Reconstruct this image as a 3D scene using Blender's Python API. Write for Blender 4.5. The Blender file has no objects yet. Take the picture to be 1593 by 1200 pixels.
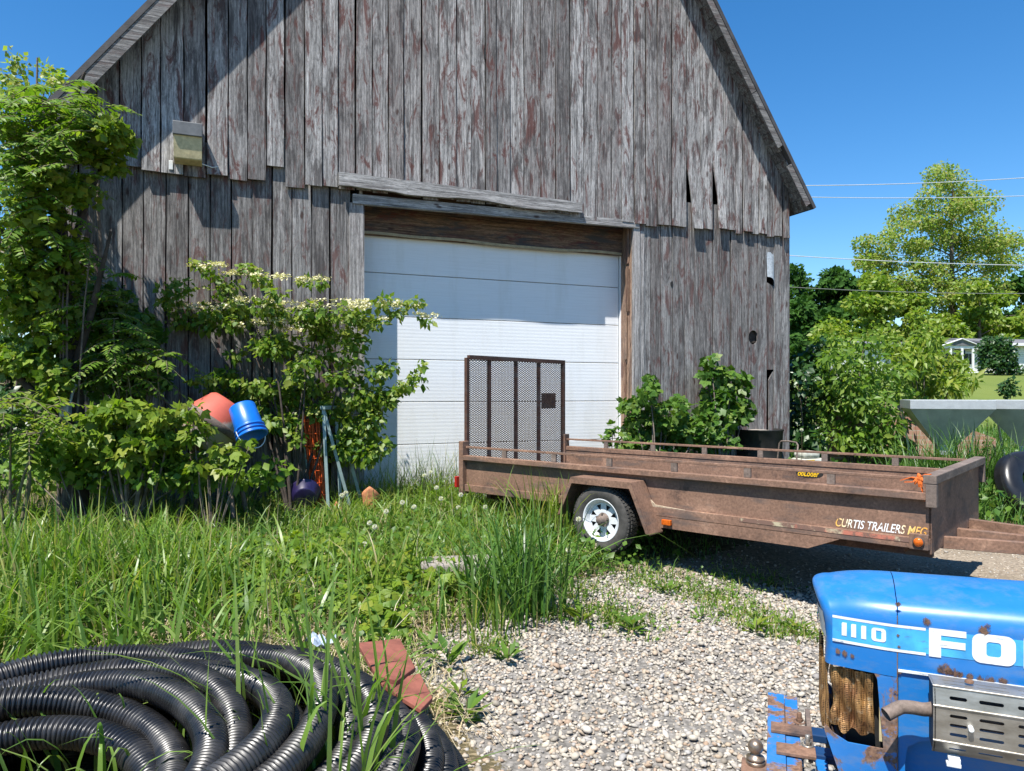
import bpy, bmesh, math, random
import numpy as np
from mathutils import Vector, Matrix, Euler
from mathutils.geometry import tessellate_polygon

random.seed(7)
rng = np.random.default_rng(11)
scene = bpy.context.scene
COL = scene.collection

# ------------------------------------------------------------------ camera, sky, sun, exposure
CAM_H = 1.55
FPX, CX, HZ = 1120.0, 796.5, 612.0
cam_data = bpy.data.cameras.new("camera")
cam = bpy.data.objects.new("camera", cam_data)
COL.objects.link(cam)
cam.location = (0, 0, CAM_H)
cam.rotation_euler = (math.radians(90), 0, 0)
cam_data.sensor_width = 36.0
cam_data.lens = 36.0 * FPX / 1593.0
cam_data.shift_y = (HZ - 600.0) / 1593.0
cam_data.clip_start = 0.05
cam_data.clip_end = 2000
scene.camera = cam

SUN_EL = math.radians(62.0)
SUN_H = Vector((0.507, 0.862, 0)).normalized()            # the way the light travels over the ground
world = bpy.data.worlds.new("World")
scene.world = world
world.use_nodes = True
wnt = world.node_tree
wnt.nodes.clear()
wo = wnt.nodes.new("ShaderNodeOutputWorld")
wb = wnt.nodes.new("ShaderNodeBackground")
sky = wnt.nodes.new("ShaderNodeTexSky")
sky.sky_type = 'NISHITA'
sky.sun_disc = False
sky.sun_elevation = SUN_EL
sky.sun_rotation = math.atan2(-SUN_H.x, -SUN_H.y)
sky.air_density = 1.0
sky.dust_density = 0.0
sky.ozone_density = 4.0
wb.inputs["Strength"].default_value = 0.08
hs = wnt.nodes.new("ShaderNodeHueSaturation")
hs.inputs["Saturation"].default_value = 1.3
hs.inputs["Value"].default_value = 1.22
wnt.links.new(sky.outputs[0], hs.inputs["Color"])
wnt.links.new(hs.outputs[0], wb.inputs[0])
wnt.links.new(wb.outputs[0], wo.inputs[0])

sun_data = bpy.data.lights.new("sun", 'SUN')
sun_data.energy = 5.0
sun_data.angle = math.radians(0.5)
sun_data.color = (1.0, 0.955, 0.88)
sun = bpy.data.objects.new("sun", sun_data)
COL.objects.link(sun)
ldir = Vector((SUN_H.x * math.cos(SUN_EL), SUN_H.y * math.cos(SUN_EL), -math.sin(SUN_EL)))
sun.rotation_euler = ldir.to_track_quat('-Z', 'Y').to_euler()
sun.location = (-6, -10, 20)

scene.view_settings.view_transform = 'Standard'
scene.view_settings.look = 'None'
scene.view_settings.gamma = 1.0
scene.view_settings.exposure = 0.95
scene.render.engine = 'CYCLES'
scene.cycles.max_bounces = 6
scene.cycles.diffuse_bounces = 3
scene.cycles.glossy_bounces = 2
scene.cycles.transmission_bounces = 3
scene.cycles.use_denoising = True

# ------------------------------------------------------------------ helpers
def P(px, py, y):
    return Vector(((px - CX) / FPX * y, y, CAM_H + (HZ - py) / FPX * y))

def ss(a, b, t):
    t = np.clip((t - a) / (b - a), 0, 1)
    return t * t * (3 - 2 * t)

def G(x, y):
    x = np.asarray(x, float); y = np.asarray(y, float)
    a = y - 0.45 * x
    z = 0.13 * ss(4.9, 6.8, a)
    z = z + 3.05 * ss(14, 60, y)
    z = z - 0.07 * np.exp(-(((x - 2.6) / 1.3) ** 2 + ((y - 5.5) / 0.55) ** 2))
    z = z + 0.018 * np.sin(1.7 * x + 0.6) * np.sin(1.3 * y + 1.1) + 0.008 * np.sin(5.1 * x) * np.sin(4.3 * y + .5)
    return z

def g1(x, y):
    return float(G(x, y))

def on_ground(px, py):
    """the ground point seen at a pixel"""
    y = 4.0
    for _ in range(40):
        x = (px - CX) / FPX * y
        y = (CAM_H - g1(x, y)) * FPX / max(py - HZ, 1)
    return Vector(((px - CX) / FPX * y, y, g1((px - CX) / FPX * y, y)))

def tag(o, label=None, cat=None, group=None, kind=None):
    if label: o["label"] = label
    if cat: o["category"] = cat
    if group: o["group"] = group
    if kind: o["kind"] = kind
    return o

def empty(name, loc, rz=0.0, label=None, cat=None, group=None):
    o = bpy.data.objects.new(name, None)
    COL.objects.link(o)
    o.empty_display_size = 0.2
    o.location = loc
    o.rotation_euler = (0, 0, rz)
    return tag(o, label, cat, group)

def copy_tree(o, parent=None):
    c = o.copy()
    COL.objects.link(c)
    c.parent = parent
    for ch in list(o.children):
        copy_tree(ch, c)
    return c

def npmesh(name, V, faces, mats, parent=None, smooth=False, midx=None):
    """faces: list of int arrays (n,k)"""
    V = np.asarray(V, np.float32)
    me = bpy.data.meshes.new(name)
    me.vertices.add(len(V))
    me.vertices.foreach_set("co", V.ravel())
    counts = np.concatenate([np.full(len(f), f.shape[1], np.int32) for f in faces])
    loops = np.concatenate([np.asarray(f, np.int32).ravel() for f in faces])
    starts = np.concatenate([[0], np.cumsum(counts)[:-1]]).astype(np.int32)
    me.loops.add(len(loops))
    me.loops.foreach_set("vertex_index", loops)
    me.polygons.add(len(counts))
    me.polygons.foreach_set("loop_start", starts)
    if midx is not None:
        me.polygons.foreach_set("material_index", np.asarray(midx, np.int32))
    me.polygons.foreach_set("use_smooth", np.full(len(counts), smooth, bool))
    me.update(calc_edges=True)
    for m in (mats if isinstance(mats, (list, tuple)) else [mats]):
        me.materials.append(m)
    o = bpy.data.objects.new(name, me)
    COL.objects.link(o)
    if parent is not None: o.parent = parent
    return o

class MB:
    """collects simple shapes and links them as one mesh object"""
    def __init__(s):
        s.v = []; s.f = []; s.m = []; s.sm = []
    def add(s, vs, fs, mi=0, smooth=False):
        b = len(s.v)
        s.v += [tuple(v) for v in vs]
        for f in fs:
            s.f.append([b + i for i in f]); s.m.append(mi); s.sm.append(smooth)
        return s
    def box(s, c, size, rot=None, mi=0):
        hx, hy, hz = size[0] / 2, size[1] / 2, size[2] / 2
        vs = [Vector((x, y, z)) for x in (-hx, hx) for y in (-hy, hy) for z in (-hz, hz)]
        if rot is not None:
            R = rot if isinstance(rot, Matrix) else Euler(rot).to_matrix()
            vs = [R @ v for v in vs]
        c = Vector(c)
        return s.add([v + c for v in vs], [(0, 1, 3, 2), (4, 6, 7, 5), (0, 4, 5, 1), (2, 3, 7, 6), (0, 2, 6, 4), (1, 5, 7, 3)], mi)
    def span(s, a, b, mi=0):
        a = Vector(a); b = Vector(b)
        return s.box((a + b) / 2, [abs(q) for q in (b - a)], None, mi)
    def bar(s, p0, p1, w, h, up=(0, 0, 1), mi=0):
        p0 = Vector(p0); p1 = Vector(p1); d = (p1 - p0)
        L = d.length; d.normalize()
        side = d.cross(Vector(up))
        if side.length < 1e-4: side = d.cross(Vector((1, 0, 0)))
        side.normalize(); u = side.cross(d)
        R = Matrix((d, side, u)).transposed()
        return s.box((p0 + p1) / 2, (L, w, h), R, mi)
    def tube(s, pts, rad, seg=8, caps=True, mi=0, smooth=True):
        pts = [Vector(p) for p in pts]
        if not isinstance(rad, (list, tuple)): rad = [rad] * len(pts)
        vs = []; fs = []
        prev = None
        for i, p in enumerate(pts):
            d = (pts[min(i + 1, len(pts) - 1)] - pts[max(i - 1, 0)]).normalized()
            if prev is None:
                a = d.cross(Vector((0, 0, 1)))
                if a.length < .05: a = d.cross(Vector((1, 0, 0)))
            else:
                a = prev - d * prev.dot(d)
            a.normalize(); prev = a
            b = d.cross(a)
            for k in range(seg):
                t = 2 * math.pi * k / seg
                vs.append(p + (a * math.cos(t) + b * math.sin(t)) * rad[i])
        for i in range(len(pts) - 1):
            for k in range(seg):
                k2 = (k + 1) % seg
                fs.append((i * seg + k, i * seg + k2, (i + 1) * seg + k2, (i + 1) * seg + k))
        s.add(vs, fs, mi, smooth)
        if caps:
            s.add(vs[:seg], [tuple(range(seg))[::-1]], mi)
            s.add(vs[-seg:], [tuple(range(seg))], mi)
        return s
    def lathe(s, prof, seg=32, M=None, mi=0, smooth=True):
        """prof: (radius, height) round local Z, M places it"""
        vs = []; fs = []
        for r, h in prof:
            for k in range(seg):
                t = 2 * math.pi * k / seg
                vs.append(Vector((r * math.cos(t), r * math.sin(t), h)))
        if M is not None: vs = [M @ v for v in vs]
        for i in range(len(prof) - 1):
            for k in range(seg):
                k2 = (k + 1) % seg
                fs.append((i * seg + k, i * seg + k2, (i + 1) * seg + k2, (i + 1) * seg + k))
        return s.add(vs, fs, mi, smooth)
    def prism(s, loops, fn, t0, t1, mi=0):
        """2-D outline (loops[0]) with holes (loops[1:]) made solid between depths t0 and t1; fn(a, b, t) -> 3-D"""
        tri = tessellate_polygon([[Vector((a, b, 0)) for a, b in lp] for lp in loops])
        flat = [p for lp in loops for p in lp]
        n = len(flat)
        s.add([fn(a, b, t0) for a, b in flat] + [fn(a, b, t1) for a, b in flat],
              [tuple(t) for t in tri] + [tuple(i + n for i in t[::-1]) for t in tri], mi)
        b = 0
        for lp in loops:
            k = len(lp)
            vs = [fn(a, c, t0) for a, c in lp] + [fn(a, c, t1) for a, c in lp]
            s.add(vs, [(i, (i + 1) % k, k + (i + 1) % k, k + i) for i in range(k)], mi)
        return s
    def build(s, name, mats, parent=None, bevel=0.0, recalc=True):
        me = bpy.data.meshes.new(name)
        me.from_pydata(s.v, [], s.f)
        me.polygons.foreach_set("material_index", s.m)
        me.polygons.foreach_set("use_smooth", s.sm)
        for m in (mats if isinstance(mats, (list, tuple)) else [mats]):
            me.materials.append(m)
        if recalc:
            bm = bmesh.new(); bm.from_mesh(me)
            bmesh.ops.recalc_face_normals(bm, faces=bm.faces)
            bm.to_mesh(me); bm.free()
        me.update()
        o = bpy.data.objects.new(name, me)
        COL.objects.link(o)
        if parent is not None: o.parent = parent
        if bevel:
            b = o.modifiers.new("edge", 'BEVEL'); b.width = bevel; b.segments = 2; b.limit_method = 'ANGLE'; b.angle_limit = math.radians(40)
        return o

def text_mesh(name, body, mat, parent, fn, width, height, shear=0.0, bold=0.0, depth=0.002, spacing=1.0):
    """lettering fitted in a width x height box; fn(a, b, t) -> 3-D in the parent's space"""
    cu = bpy.data.curves.new(name, 'FONT')
    cu.body = body; cu.shear = shear; cu.offset = bold; cu.space_character = spacing; cu.resolution_u = 6
    o = bpy.data.objects.new(name, cu)
    COL.objects.link(o)
    bpy.context.view_layer.update()
    me0 = bpy.data.meshes.new_from_object(o.evaluated_get(bpy.context.evaluated_depsgraph_get()))
    bpy.data.objects.remove(o); bpy.data.curves.remove(cu)
    co = np.array([v.co for v in me0.vertices])
    a0, b0 = co[:, 0].min(), co[:, 1].min()
    sx = width / (co[:, 0].max() - a0); sy = height / (co[:, 1].max() - b0)
    mb = MB()
    mb.add([fn((v[0] - a0) * sx, (v[1] - b0) * sy, depth) for v in co], [tuple(p.vertices) for p in me0.polygons])
    bpy.data.meshes.remove(me0)
    return mb.build(name, mat, parent, recalc=False)

# ------------------------------------------------------------------ materials
def new_mat(name, rough=0.7, metal=0.0, spec=0.4):
    m = bpy.data.materials.new(name)
    m.use_nodes = True
    nt = m.node_tree
    b = nt.nodes["Principled BSDF"]
    b.inputs["Roughness"].default_value = rough
    b.inputs["Metallic"].default_value = metal
    b.inputs["Specular IOR Level"].default_value = spec
    return m, nt, b

def link(nt, a, b): nt.links.new(a, b)

def coords(nt, scale=(1, 1, 1), island=0.0, kind="Object"):
    tc = nt.nodes.new("ShaderNodeTexCoord")
    out = tc.outputs[kind]
    if island:
        g = nt.nodes.new("ShaderNodeNewGeometry")
        mu = nt.nodes.new("ShaderNodeMath"); mu.operation = 'MULTIPLY'; mu.inputs[1].default_value = island
        link(nt, g.outputs["Random Per Island"], mu.inputs[0])
        va = nt.nodes.new("ShaderNodeVectorMath"); va.operation = 'ADD'
        link(nt, out, va.inputs[0]); link(nt, mu.outputs[0], va.inputs[1])
        out = va.outputs[0]
    mp = nt.nodes.new("ShaderNodeMapping")
    mp.inputs["Scale"].default_value = scale
    link(nt, out, mp.inputs[0])
    return mp.outputs[0]

def noise(nt, vec, scale=5, detail=4, rough=0.55, dist=0.0):
    n = nt.nodes.new("ShaderNodeTexNoise")
    n.inputs["Scale"].default_value = scale; n.inputs["Detail"].default_value = detail
    n.inputs["Roughness"].default_value = rough; n.inputs["Distortion"].default_value = dist
    if vec is not None: link(nt, vec, n.inputs["Vector"])
    return n.outputs[0]

def voronoi(nt, vec, scale=5, feature='F1', rand=1.0):
    n = nt.nodes.new("ShaderNodeTexVoronoi"); n.feature = feature
    n.inputs["Scale"].default_value = scale; n.inputs["Randomness"].default_value = rand
    if vec is not None: link(nt, vec, n.inputs["Vector"])
    return n

def ramp(nt, fac, stops, interp='LINEAR'):
    r = nt.nodes.new("ShaderNodeValToRGB")
    cr = r.color_ramp; cr.interpolation = interp
    while len(cr.elements) < len(stops): cr.elements.new(0.5)
    for e, (p, c) in zip(cr.elements, stops):
        e.position = p
        e.color = (c, c, c, 1) if isinstance(c, (int, float)) else (c[0], c[1], c[2], 1)
    link(nt, fac, r.inputs[0])
    return r.outputs[0]

def mixc(nt, fac, a, b, blend='MIX'):
    n = nt.nodes.new("ShaderNodeMix"); n.data_type = 'RGBA'; n.blend_type = blend
    for val, sock in ((fac, n.inputs[0]), (a, n.inputs[6]), (b, n.inputs[7])):
        if hasattr(val, "is_output"): link(nt, val, sock)
        elif isinstance(val, (int, float)): sock.default_value = val
        else: sock.default_value = (val[0], val[1], val[2], 1)
    return n.outputs[2]

def math_n(nt, op, a, b=None):
    n = nt.nodes.new("ShaderNodeMath"); n.operation = op
    for val, sock in ((a, n.inputs[0]), (b, n.inputs[1])):
        if val is None: continue
        if hasattr(val, "is_output"): link(nt, val, sock)
        else: sock.default_value = val
    return n.outputs[0]

def bump(nt, b, height, strength=0.4, dist=0.01):
    n = nt.nodes.new("ShaderNodeBump")
    n.inputs["Strength"].default_value = strength; n.inputs["Distance"].default_value = dist
    link(nt, height, n.inputs["Height"]); link(nt, n.outputs[0], b.inputs["Normal"])

def rand_island(nt):
    return nt.nodes.new("ShaderNodeNewGeometry").outputs["Random Per Island"]

def plain(name, col, rough=0.6, metal=0.0, var=0.25, scale=8.0, bumpiness=0.0, spec=0.4):
    m, nt, b = new_mat(name, rough, metal, spec)
    n = noise(nt, coords(nt), scale, 5, 0.6)
    lo = [c * (1 - var) for c in col]; hi = [min(1, c * (1 + var)) for c in col]
    link(nt, ramp(nt, n, [(0.3, lo), (0.7, hi)]), b.inputs["Base Color"])
    if bumpiness: bump(nt, b, noise(nt, coords(nt), scale * 6, 4), bumpiness, 0.004)
    return m

def leaf_mat(name, cols, trans=0.35, rough=0.45, spec=0.35):
    m, nt, b = new_mat(name, rough, 0, spec)
    n = len(cols)
    rc = ramp(nt, rand_island(nt), [((i + 0.5) / n, c) for i, c in enumerate(cols)])
    link(nt, rc, b.inputs["Base Color"])
    tr = nt.nodes.new("ShaderNodeBsdfTranslucent")
    warm = mixc(nt, 1.0, rc, (1.35, 1.45, 0.55), 'MULTIPLY')
    link(nt, warm, tr.inputs[0])
    mx = nt.nodes.new("ShaderNodeMixShader"); mx.inputs[0].default_value = trans
    link(nt, b.outputs[0], mx.inputs[1]); link(nt, tr.outputs[0], mx.inputs[2])
    link(nt, mx.outputs[0], nt.nodes["Material Output"].inputs[0])
    return m

def wood_mat(name, gray=1.0, red=0.5, dark=0.5, vertical=True, tint=(1, 1, 1)):
    m, nt, b = new_mat(name, 0.85, 0, 0.2)
    s = (lambda a, c: (a, a, c)) if vertical else (lambda a, c: (c, a, a))
    st = noise(nt, coords(nt, s(55, 1.6), 37), 1.0, 7, 0.68, 0.6)
    fine = noise(nt, coords(nt, s(160, 5), 17), 1.0, 4, 0.6)
    g = lambda v: (v * gray * tint[0], v * gray * tint[1], v * gray * tint[2])
    col = ramp(nt, st, [(0.26, g(0.035)), (0.40, g(0.15)), (0.53, g(0.29)), (0.72, g(0.47))])
    col = mixc(nt, 0.55, col, ramp(nt, fine, [(0.3, 0.45), (0.65, 1.15)]), 'MULTIPLY')
    flk = noise(nt, coords(nt, s(95, 15), 63), 1.0, 9, 0.78)
    col = mixc(nt, 0.75, col, ramp(nt, flk, [(0.36, 0.25), (0.46, 0.88), (0.56, 1.15), (0.66, 1.75)]), 'MULTIPLY')
    tone = ramp(nt, rand_island(nt), [(0.0, (.58, .55, .54)), (0.2, (1.14, 1.11, 1.09)), (0.4, (.86, .82, .80)), (0.55, (1.28, 1.25, 1.23)), (0.75, (.72, .67, .65)), (1.0, (1.20, 1.16, 1.13))])
    col = mixc(nt, 1.0, col, tone, 'MULTIPLY')
    # remains of red paint and dark weather stains
    pr = noise(nt, coords(nt, s(9, 2.2), 51), 1.0, 9, 0.74, 0.9)
    col = mixc(nt, math_n(nt, 'MULTIPLY', ramp(nt, pr, [(0.515, 0.0), (0.60, 1.0)]), red), col,
               mixc(nt, st, (0.035, 0.010, 0.009), (0.16, 0.058, 0.048)))
    pd = noise(nt, coords(nt, s(9, 1.6), 77), 1.0, 9, 0.76, 0.6)
    col = mixc(nt, math_n(nt, 'MULTIPLY', ramp(nt, pd, [(0.49, 0.0), (0.60, 1.0)]), dark), col,
               mixc(nt, st, (0.015, 0.014, 0.014), (0.10, 0.09, 0.09)))
    # knots
    vk = voronoi(nt, coords(nt, s(6.5, 2.3), 23), 1.0)
    wob = math_n(nt, 'ADD', vk.outputs["Distance"], math_n(nt, 'MULTIPLY', math_n(nt, 'SUBTRACT', pr, 0.5), 0.35))
    kn = ramp(nt, wob, [(0.055, 1.0), (0.12, 0.0)])
    col = mixc(nt, math_n(nt, 'MULTIPLY', kn, 0.85), col, (0.045, 0.022, 0.018))
    link(nt, col, b.inputs["Base Color"])
    h = math_n(nt, 'ADD', math_n(nt, 'MULTIPLY', st, 0.7), math_n(nt, 'MULTIPLY', fine, 0.5))
    bump(nt, b, h, 0.55, 0.008)
    return m

def rust_mat(name, base=(0.185, 0.108, 0.074), dark=(0.05, 0.034, 0.03), light=(0.36, 0.22, 0.15), rough=0.75, scale=3.0):
    m, nt, b = new_mat(name, rough, 0, 0.3)
    n1 = noise(nt, coords(nt), scale, 8, 0.68, 0.3)
    n2 = noise(nt, coords(nt), scale * 16, 5, 0.7)
    n3 = noise(nt, coords(nt, (1, 1, 5)), scale * 0.7, 6, 0.6)
    col = ramp(nt, n1, [(0.30, dark), (0.43, base), (0.58, [c * 1.2 for c in base]), (0.70, light)])
    col = mixc(nt, 0.75, col, ramp(nt, n2, [(0.30, 0.45), (0.68, 1.35)]), 'MULTIPLY')
    col = mixc(nt, ramp(nt, n3, [(0.52, 0.0), (0.66, 0.75)]), col, (0.085, 0.07, 0.064))
    link(nt, col, b.inputs["Base Color"])
    bump(nt, b, n2, 0.25, 0.003)
    return m

def paint_mat(name, col, rust_amt=0.5, rough=0.35, scale=6.0, fade=0.35):
    """old enamel: faded, with rust spots"""
    m, nt, b = new_mat(name, rough, 0, 0.5)
    n1 = noise(nt, coords(nt), scale * 0.6, 6, 0.6)
    c = mixc(nt, ramp(nt, n1, [(0.35, 0.0), (0.75, fade)]), col, [min(1, q * 1.15 + 0.07) for q in col])
    n2 = noise(nt, coords(nt), scale, 9, 0.66, 0.3)
    k = ramp(nt, n2, [(0.76 - 0.2 * rust_amt, 0.0), (0.80 - 0.2 * rust_amt, 1.0)])
    n3 = noise(nt, coords(nt), scale * 12, 4, 0.6)
    c = mixc(nt, k, c, ramp(nt, n3, [(0.3, (0.06, 0.03, 0.02)), (0.7, (0.25, 0.14, 0.085))]))
    gr = noise(nt, coords(nt, (1.2, 1.2, 3)), scale * 1.4, 8, 0.72)
    c = mixc(nt, ramp(nt, gr, [(0.48, 0.0), (0.72, 0.42)]), c, (0.16, 0.19, 0.22))
    link(nt, c, b.inputs["Base Color"])
    link(nt, mixc(nt, k, (rough,) * 3, (0.85,) * 3), b.inputs["Roughness"])
    bump(nt, b, noise(nt, coords(nt), scale * 1.3, 3), 0.06, 0.01)
    return m

M = {}
M['barn_up'] = wood_mat("weathered_board", 1.12, 0.85, 0.8)
M['barn_low'] = wood_mat("weathered_lower_board", 0.82, 0.7, 0.75)
M['trim'] = wood_mat("weathered_trim", 1.0, 0.15, 0.35, tint=(1.0, .98, .97))
M['trim_h'] = wood_mat("weathered_crosswise_trim", 1.0, 0.1, 0.3, vertical=False)
M['header'] = wood_mat("stained_header", 0.42, 0.9, 1.0, vertical=False, tint=(1.35, .88, .60))
M['raw'] = wood_mat("split_fresh_wood", 0.72, 0.7, 0.5, tint=(1.35, .92, .66))
M['rust'] = rust_mat("rusty_steel")
M['rust_dark'] = rust_mat("dark_rusty_steel", (0.075, 0.038, 0.028), (0.03, 0.018, 0.015), (0.14, 0.075, 0.055))
M['rust_gray'] = rust_mat("worn_grey_steel", (0.15, 0.115, 0.095), (0.06, 0.045, 0.04), (0.24, 0.20, 0.17))
M['blue'] = paint_mat("faded_blue_enamel", (0.004, 0.135, 0.41), 0.13, 0.34)
M['blue_worn'] = paint_mat("worn_blue_enamel", (0.008, 0.135, 0.40), 1.42, 0.5, 7.0)
M['bluedark'] = plain("blue_inner_sheet", (0.006, 0.035, 0.11), 0.5)
M['decal_white'] = plain("white_decal", (0.62, 0.64, 0.64), 0.45, var=0.14, scale=30)
M['decal_blue'] = plain("light_blue_decal", (0.05, 0.32, 0.64), 0.4, var=0.3, scale=14)
for k_, sc_ in (('decal_blue', 46), ('decal_white', 60)):
    nt = M[k_].node_tree; b = nt.nodes["Principled BSDF"]
    src = b.inputs["Base Color"].links[0].from_socket
    sn = noise(nt, coords(nt, (.35, 1, 1.6)), sc_, 8, 0.75)
    link(nt, mixc(nt, ramp(nt, sn, [(0.60, 0.0), (0.68, 0.75)]), src, (0.08, 0.13, 0.20)), b.inputs["Base Color"])
M['black'] = plain("black_plastic", (0.012, 0.012, 0.013), 0.33, var=0.4, spec=0.5)
M['blackmetal'] = plain("sooty_steel_and_hole_shade", (0.018, 0.017, 0.016), 0.6, var=0.5, bumpiness=0.3)  # also paints the darkness in knot holes, spoke openings and the pipe end
M['rubber'] = plain("dusty_rubber", (0.055, 0.052, 0.048), 0.85, var=0.35, scale=20)
M['white'] = plain("white_paint", (0.78, 0.79, 0.80), 0.5, var=0.05)
M['amber'] = plain("amber_lens", (0.50, 0.10, 0.008), 0.25, var=0.4, scale=40)
M['redlens'] = plain("red_lens", (0.35, 0.02, 0.015), 0.2, var=0.2, scale=40)
M['bark'] = plain("grey_bark", (0.13, 0.105, 0.085), 0.9, var=0.5, scale=14, bumpiness=0.8)
M['bark_dark'] = plain("dark_bark", (0.055, 0.043, 0.035), 0.9, var=0.5, scale=14, bumpiness=0.8)
M['twig'] = plain("green_brown_stem", (0.11, 0.10, 0.05), 0.8, var=0.4, scale=10)
# ------------------------------------------------------------------ ground
def poly_dist(x, y, poly):
    """signed distance, positive inside"""
    x = np.asarray(x, float); y = np.asarray(y, float)
    d = np.full(x.shape, 1e9); ins = np.zeros(x.shape, bool)
    n = len(poly)
    for i in range(n):
        ax, ay = poly[i][0], poly[i][1]; bx, by = poly[(i + 1) % n][0], poly[(i + 1) % n][1]
        ex, ey = bx - ax, by - ay
        t = np.clip(((x - ax) * ex + (y - ay) * ey) / (ex * ex + ey * ey + 1e-9), 0, 1)
        d = np.minimum(d, np.hypot(x - ax - t * ex, y - ay - t * ey))
        c = ((ay > y) != (by > y)) & (x < (bx - ax) * (y - ay) / ((by - ay) if by != ay else 1e-9) + ax)
        ins ^= c
    return np.where(ins, d, -d)

GPIX = [(752, 1210), (700, 1120), (640, 1050), (648, 990), (735, 965), (835, 935), (868, 905), (1000, 893), (1090, 905), (1180, 905),
        (1280, 925), (1420, 950), (1593, 985), (1750, 1040)]
GRAVEL = [tuple(on_ground(*p)[:2]) for p in GPIX] + [(4.2, 2.0), (4.2, -1.0), (-0.3, -1.0), (-0.05, 2.4)]
DPIX = [(1000, 884), (1100, 858), (1200, 846), (1300, 838), (1400, 832), (1593, 826), (1800, 836), (1800, 985), (1593, 975), (1420, 945), (1280, 925), (1180, 912), (1080, 902)]
DIRT = [tuple(on_ground(*p)[:2]) for p in DPIX]

def wob(x, y):
    return 0.10 * np.sin(3.1 * x + 1.7 * y) + 0.07 * np.sin(7.3 * x - 5.1 * y + 1) + 0.04 * np.sin(15 * x + 12 * y)

gx = np.unique(np.concatenate([np.arange(-8, 9.01, 0.12), np.arange(-40, 60, 2.0), np.linspace(-420, 420, 43)]))
gy = np.unique(np.concatenate([np.arange(1.0, 14.01, 0.12), np.arange(-12, 80, 2.0), np.linspace(-120, 900, 52)]))
XX, YY = np.meshgrid(gx, gy)
ZZ = G(XX, YY)
nx, ny = len(gx), len(gy)
idx = np.arange(nx * ny).reshape(ny, nx)
quads = np.stack([idx[:-1, :-1], idx[:-1, 1:], idx[1:, 1:], idx[1:, :-1]], -1).reshape(-1, 4)
gm, nt, b = new_mat("ground_soil", 0.95, 0, 0.1)
att = nt.nodes.new("ShaderNodeAttribute"); att.attribute_name = "zone"
sep = nt.nodes.new("ShaderNodeSeparateColor"); link(nt, att.outputs["Color"], sep.inputs[0])
co = coords(nt)
n1 = noise(nt, co, 1.6, 8, 0.65); n2 = noise(nt, co, 34, 6, 0.7); n3 = noise(nt, coords(nt, (14, 60, 30)), 1.0, 4, 0.7)
soil = mixc(nt, n1, (0.05, 0.045, 0.022), (0.13, 0.105, 0.06))
soil = mixc(nt, ramp(nt, n3, [(0.5, 0.0), (0.6, 0.8)]), soil, (0.30, 0.24, 0.15))
dirt = mixc(nt, ramp(nt, n2, [(0.35, 0.0), (0.62, 1.0)]), (0.12, 0.095, 0.07), (0.34, 0.285, 0.22))
dirt = mixc(nt, ramp(nt, n1, [(0.45, 0.0), (0.7, 0.5)]), dirt, (0.15, 0.12, 0.085))
vg = voronoi(nt, co, 42)
grv = mixc(nt, vg.outputs["Color"], (0.16, 0.15, 0.135), (0.30, 0.28, 0.255))
grv = mixc(nt, 0.6, grv, ramp(nt, vg.outputs["Distance"], [(0.2, 1.0), (0.75, 0.35)]), 'MULTIPLY')
lawn = mixc(nt, noise(nt, coords(nt, (0.5, 0.12, 1)), 1.0, 5, 0.6), (0.085, 0.13, 0.028), (0.17, 0.20, 0.05))
lawn = mixc(nt, 0.5, lawn, ramp(nt, n2, [(0.3, 0.6), (0.7, 1.25)]), 'MULTIPLY')
edge = math_n(nt, 'MULTIPLY', math_n(nt, 'SUBTRACT', n2, 0.5), 0.9)
zr = math_n(nt, 'GREATER_THAN', math_n(nt, 'ADD', sep.outputs[0], edge), 0.5)
zg = math_n(nt, 'GREATER_THAN', math_n(nt, 'ADD', sep.outputs[1], edge), 0.5)
c = mixc(nt, sep.outputs[2], soil, lawn)
c = mixc(nt, zg, c, dirt)
c = mixc(nt, zr, c, grv)
link(nt, c, b.inputs["Base Color"])
bump(nt, b, n2, 0.5, 0.02)
ground = npmesh("ground", np.stack([XX, YY, ZZ], -1).reshape(-1, 3), [quads], gm, smooth=True)
tag(ground, "soil and straw ground under grass, with a strip of bare dirt", None, None, "structure")
ca = ground.data.color_attributes.new("zone", 'FLOAT_COLOR', 'POINT')
w_ = wob(XX, YY)
zc = np.stack([np.clip(0.5 + (poly_dist(XX, YY, GRAVEL) + 0.6 * w_) / 0.25, 0, 1),
               np.clip(0.5 + (poly_dist(XX, YY, DIRT) + 0.6 * w_) / 0.3, 0, 1), ss(15, 20, YY), np.ones_like(XX)], -1)
ca.data.foreach_set("color", zc.astype(np.float32).ravel())

# ------------------------------------------------------------------ barn
BA = math.radians(22.0)
BU = Vector((math.cos(BA), math.sin(BA), 0)); BN = Vector((-math.sin(BA), math.cos(BA), 0))
RECESS = 0.34
BO = Vector((-1.378, 9.0, 0)) - BN * RECESS
BASE_Z = 0.12
def wall(px, py, d=0.0):
    """pixel -> (s, z) on the vertical plane lying d behind the face of the lower boards (z from the ground datum)"""
    k = (px - CX) / FPX
    ox, oy = BO.x + BN.x * d, BO.y + BN.y * d
    s = (k * oy - ox) / (BU.x - k * BU.y)
    y = oy + BU.y * s
    return s, CAM_H + (HZ - py) / FPX * y
def wpt(s, d, z): return BO + BU * s + BN * d + Vector((0, 0, z))

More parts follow.
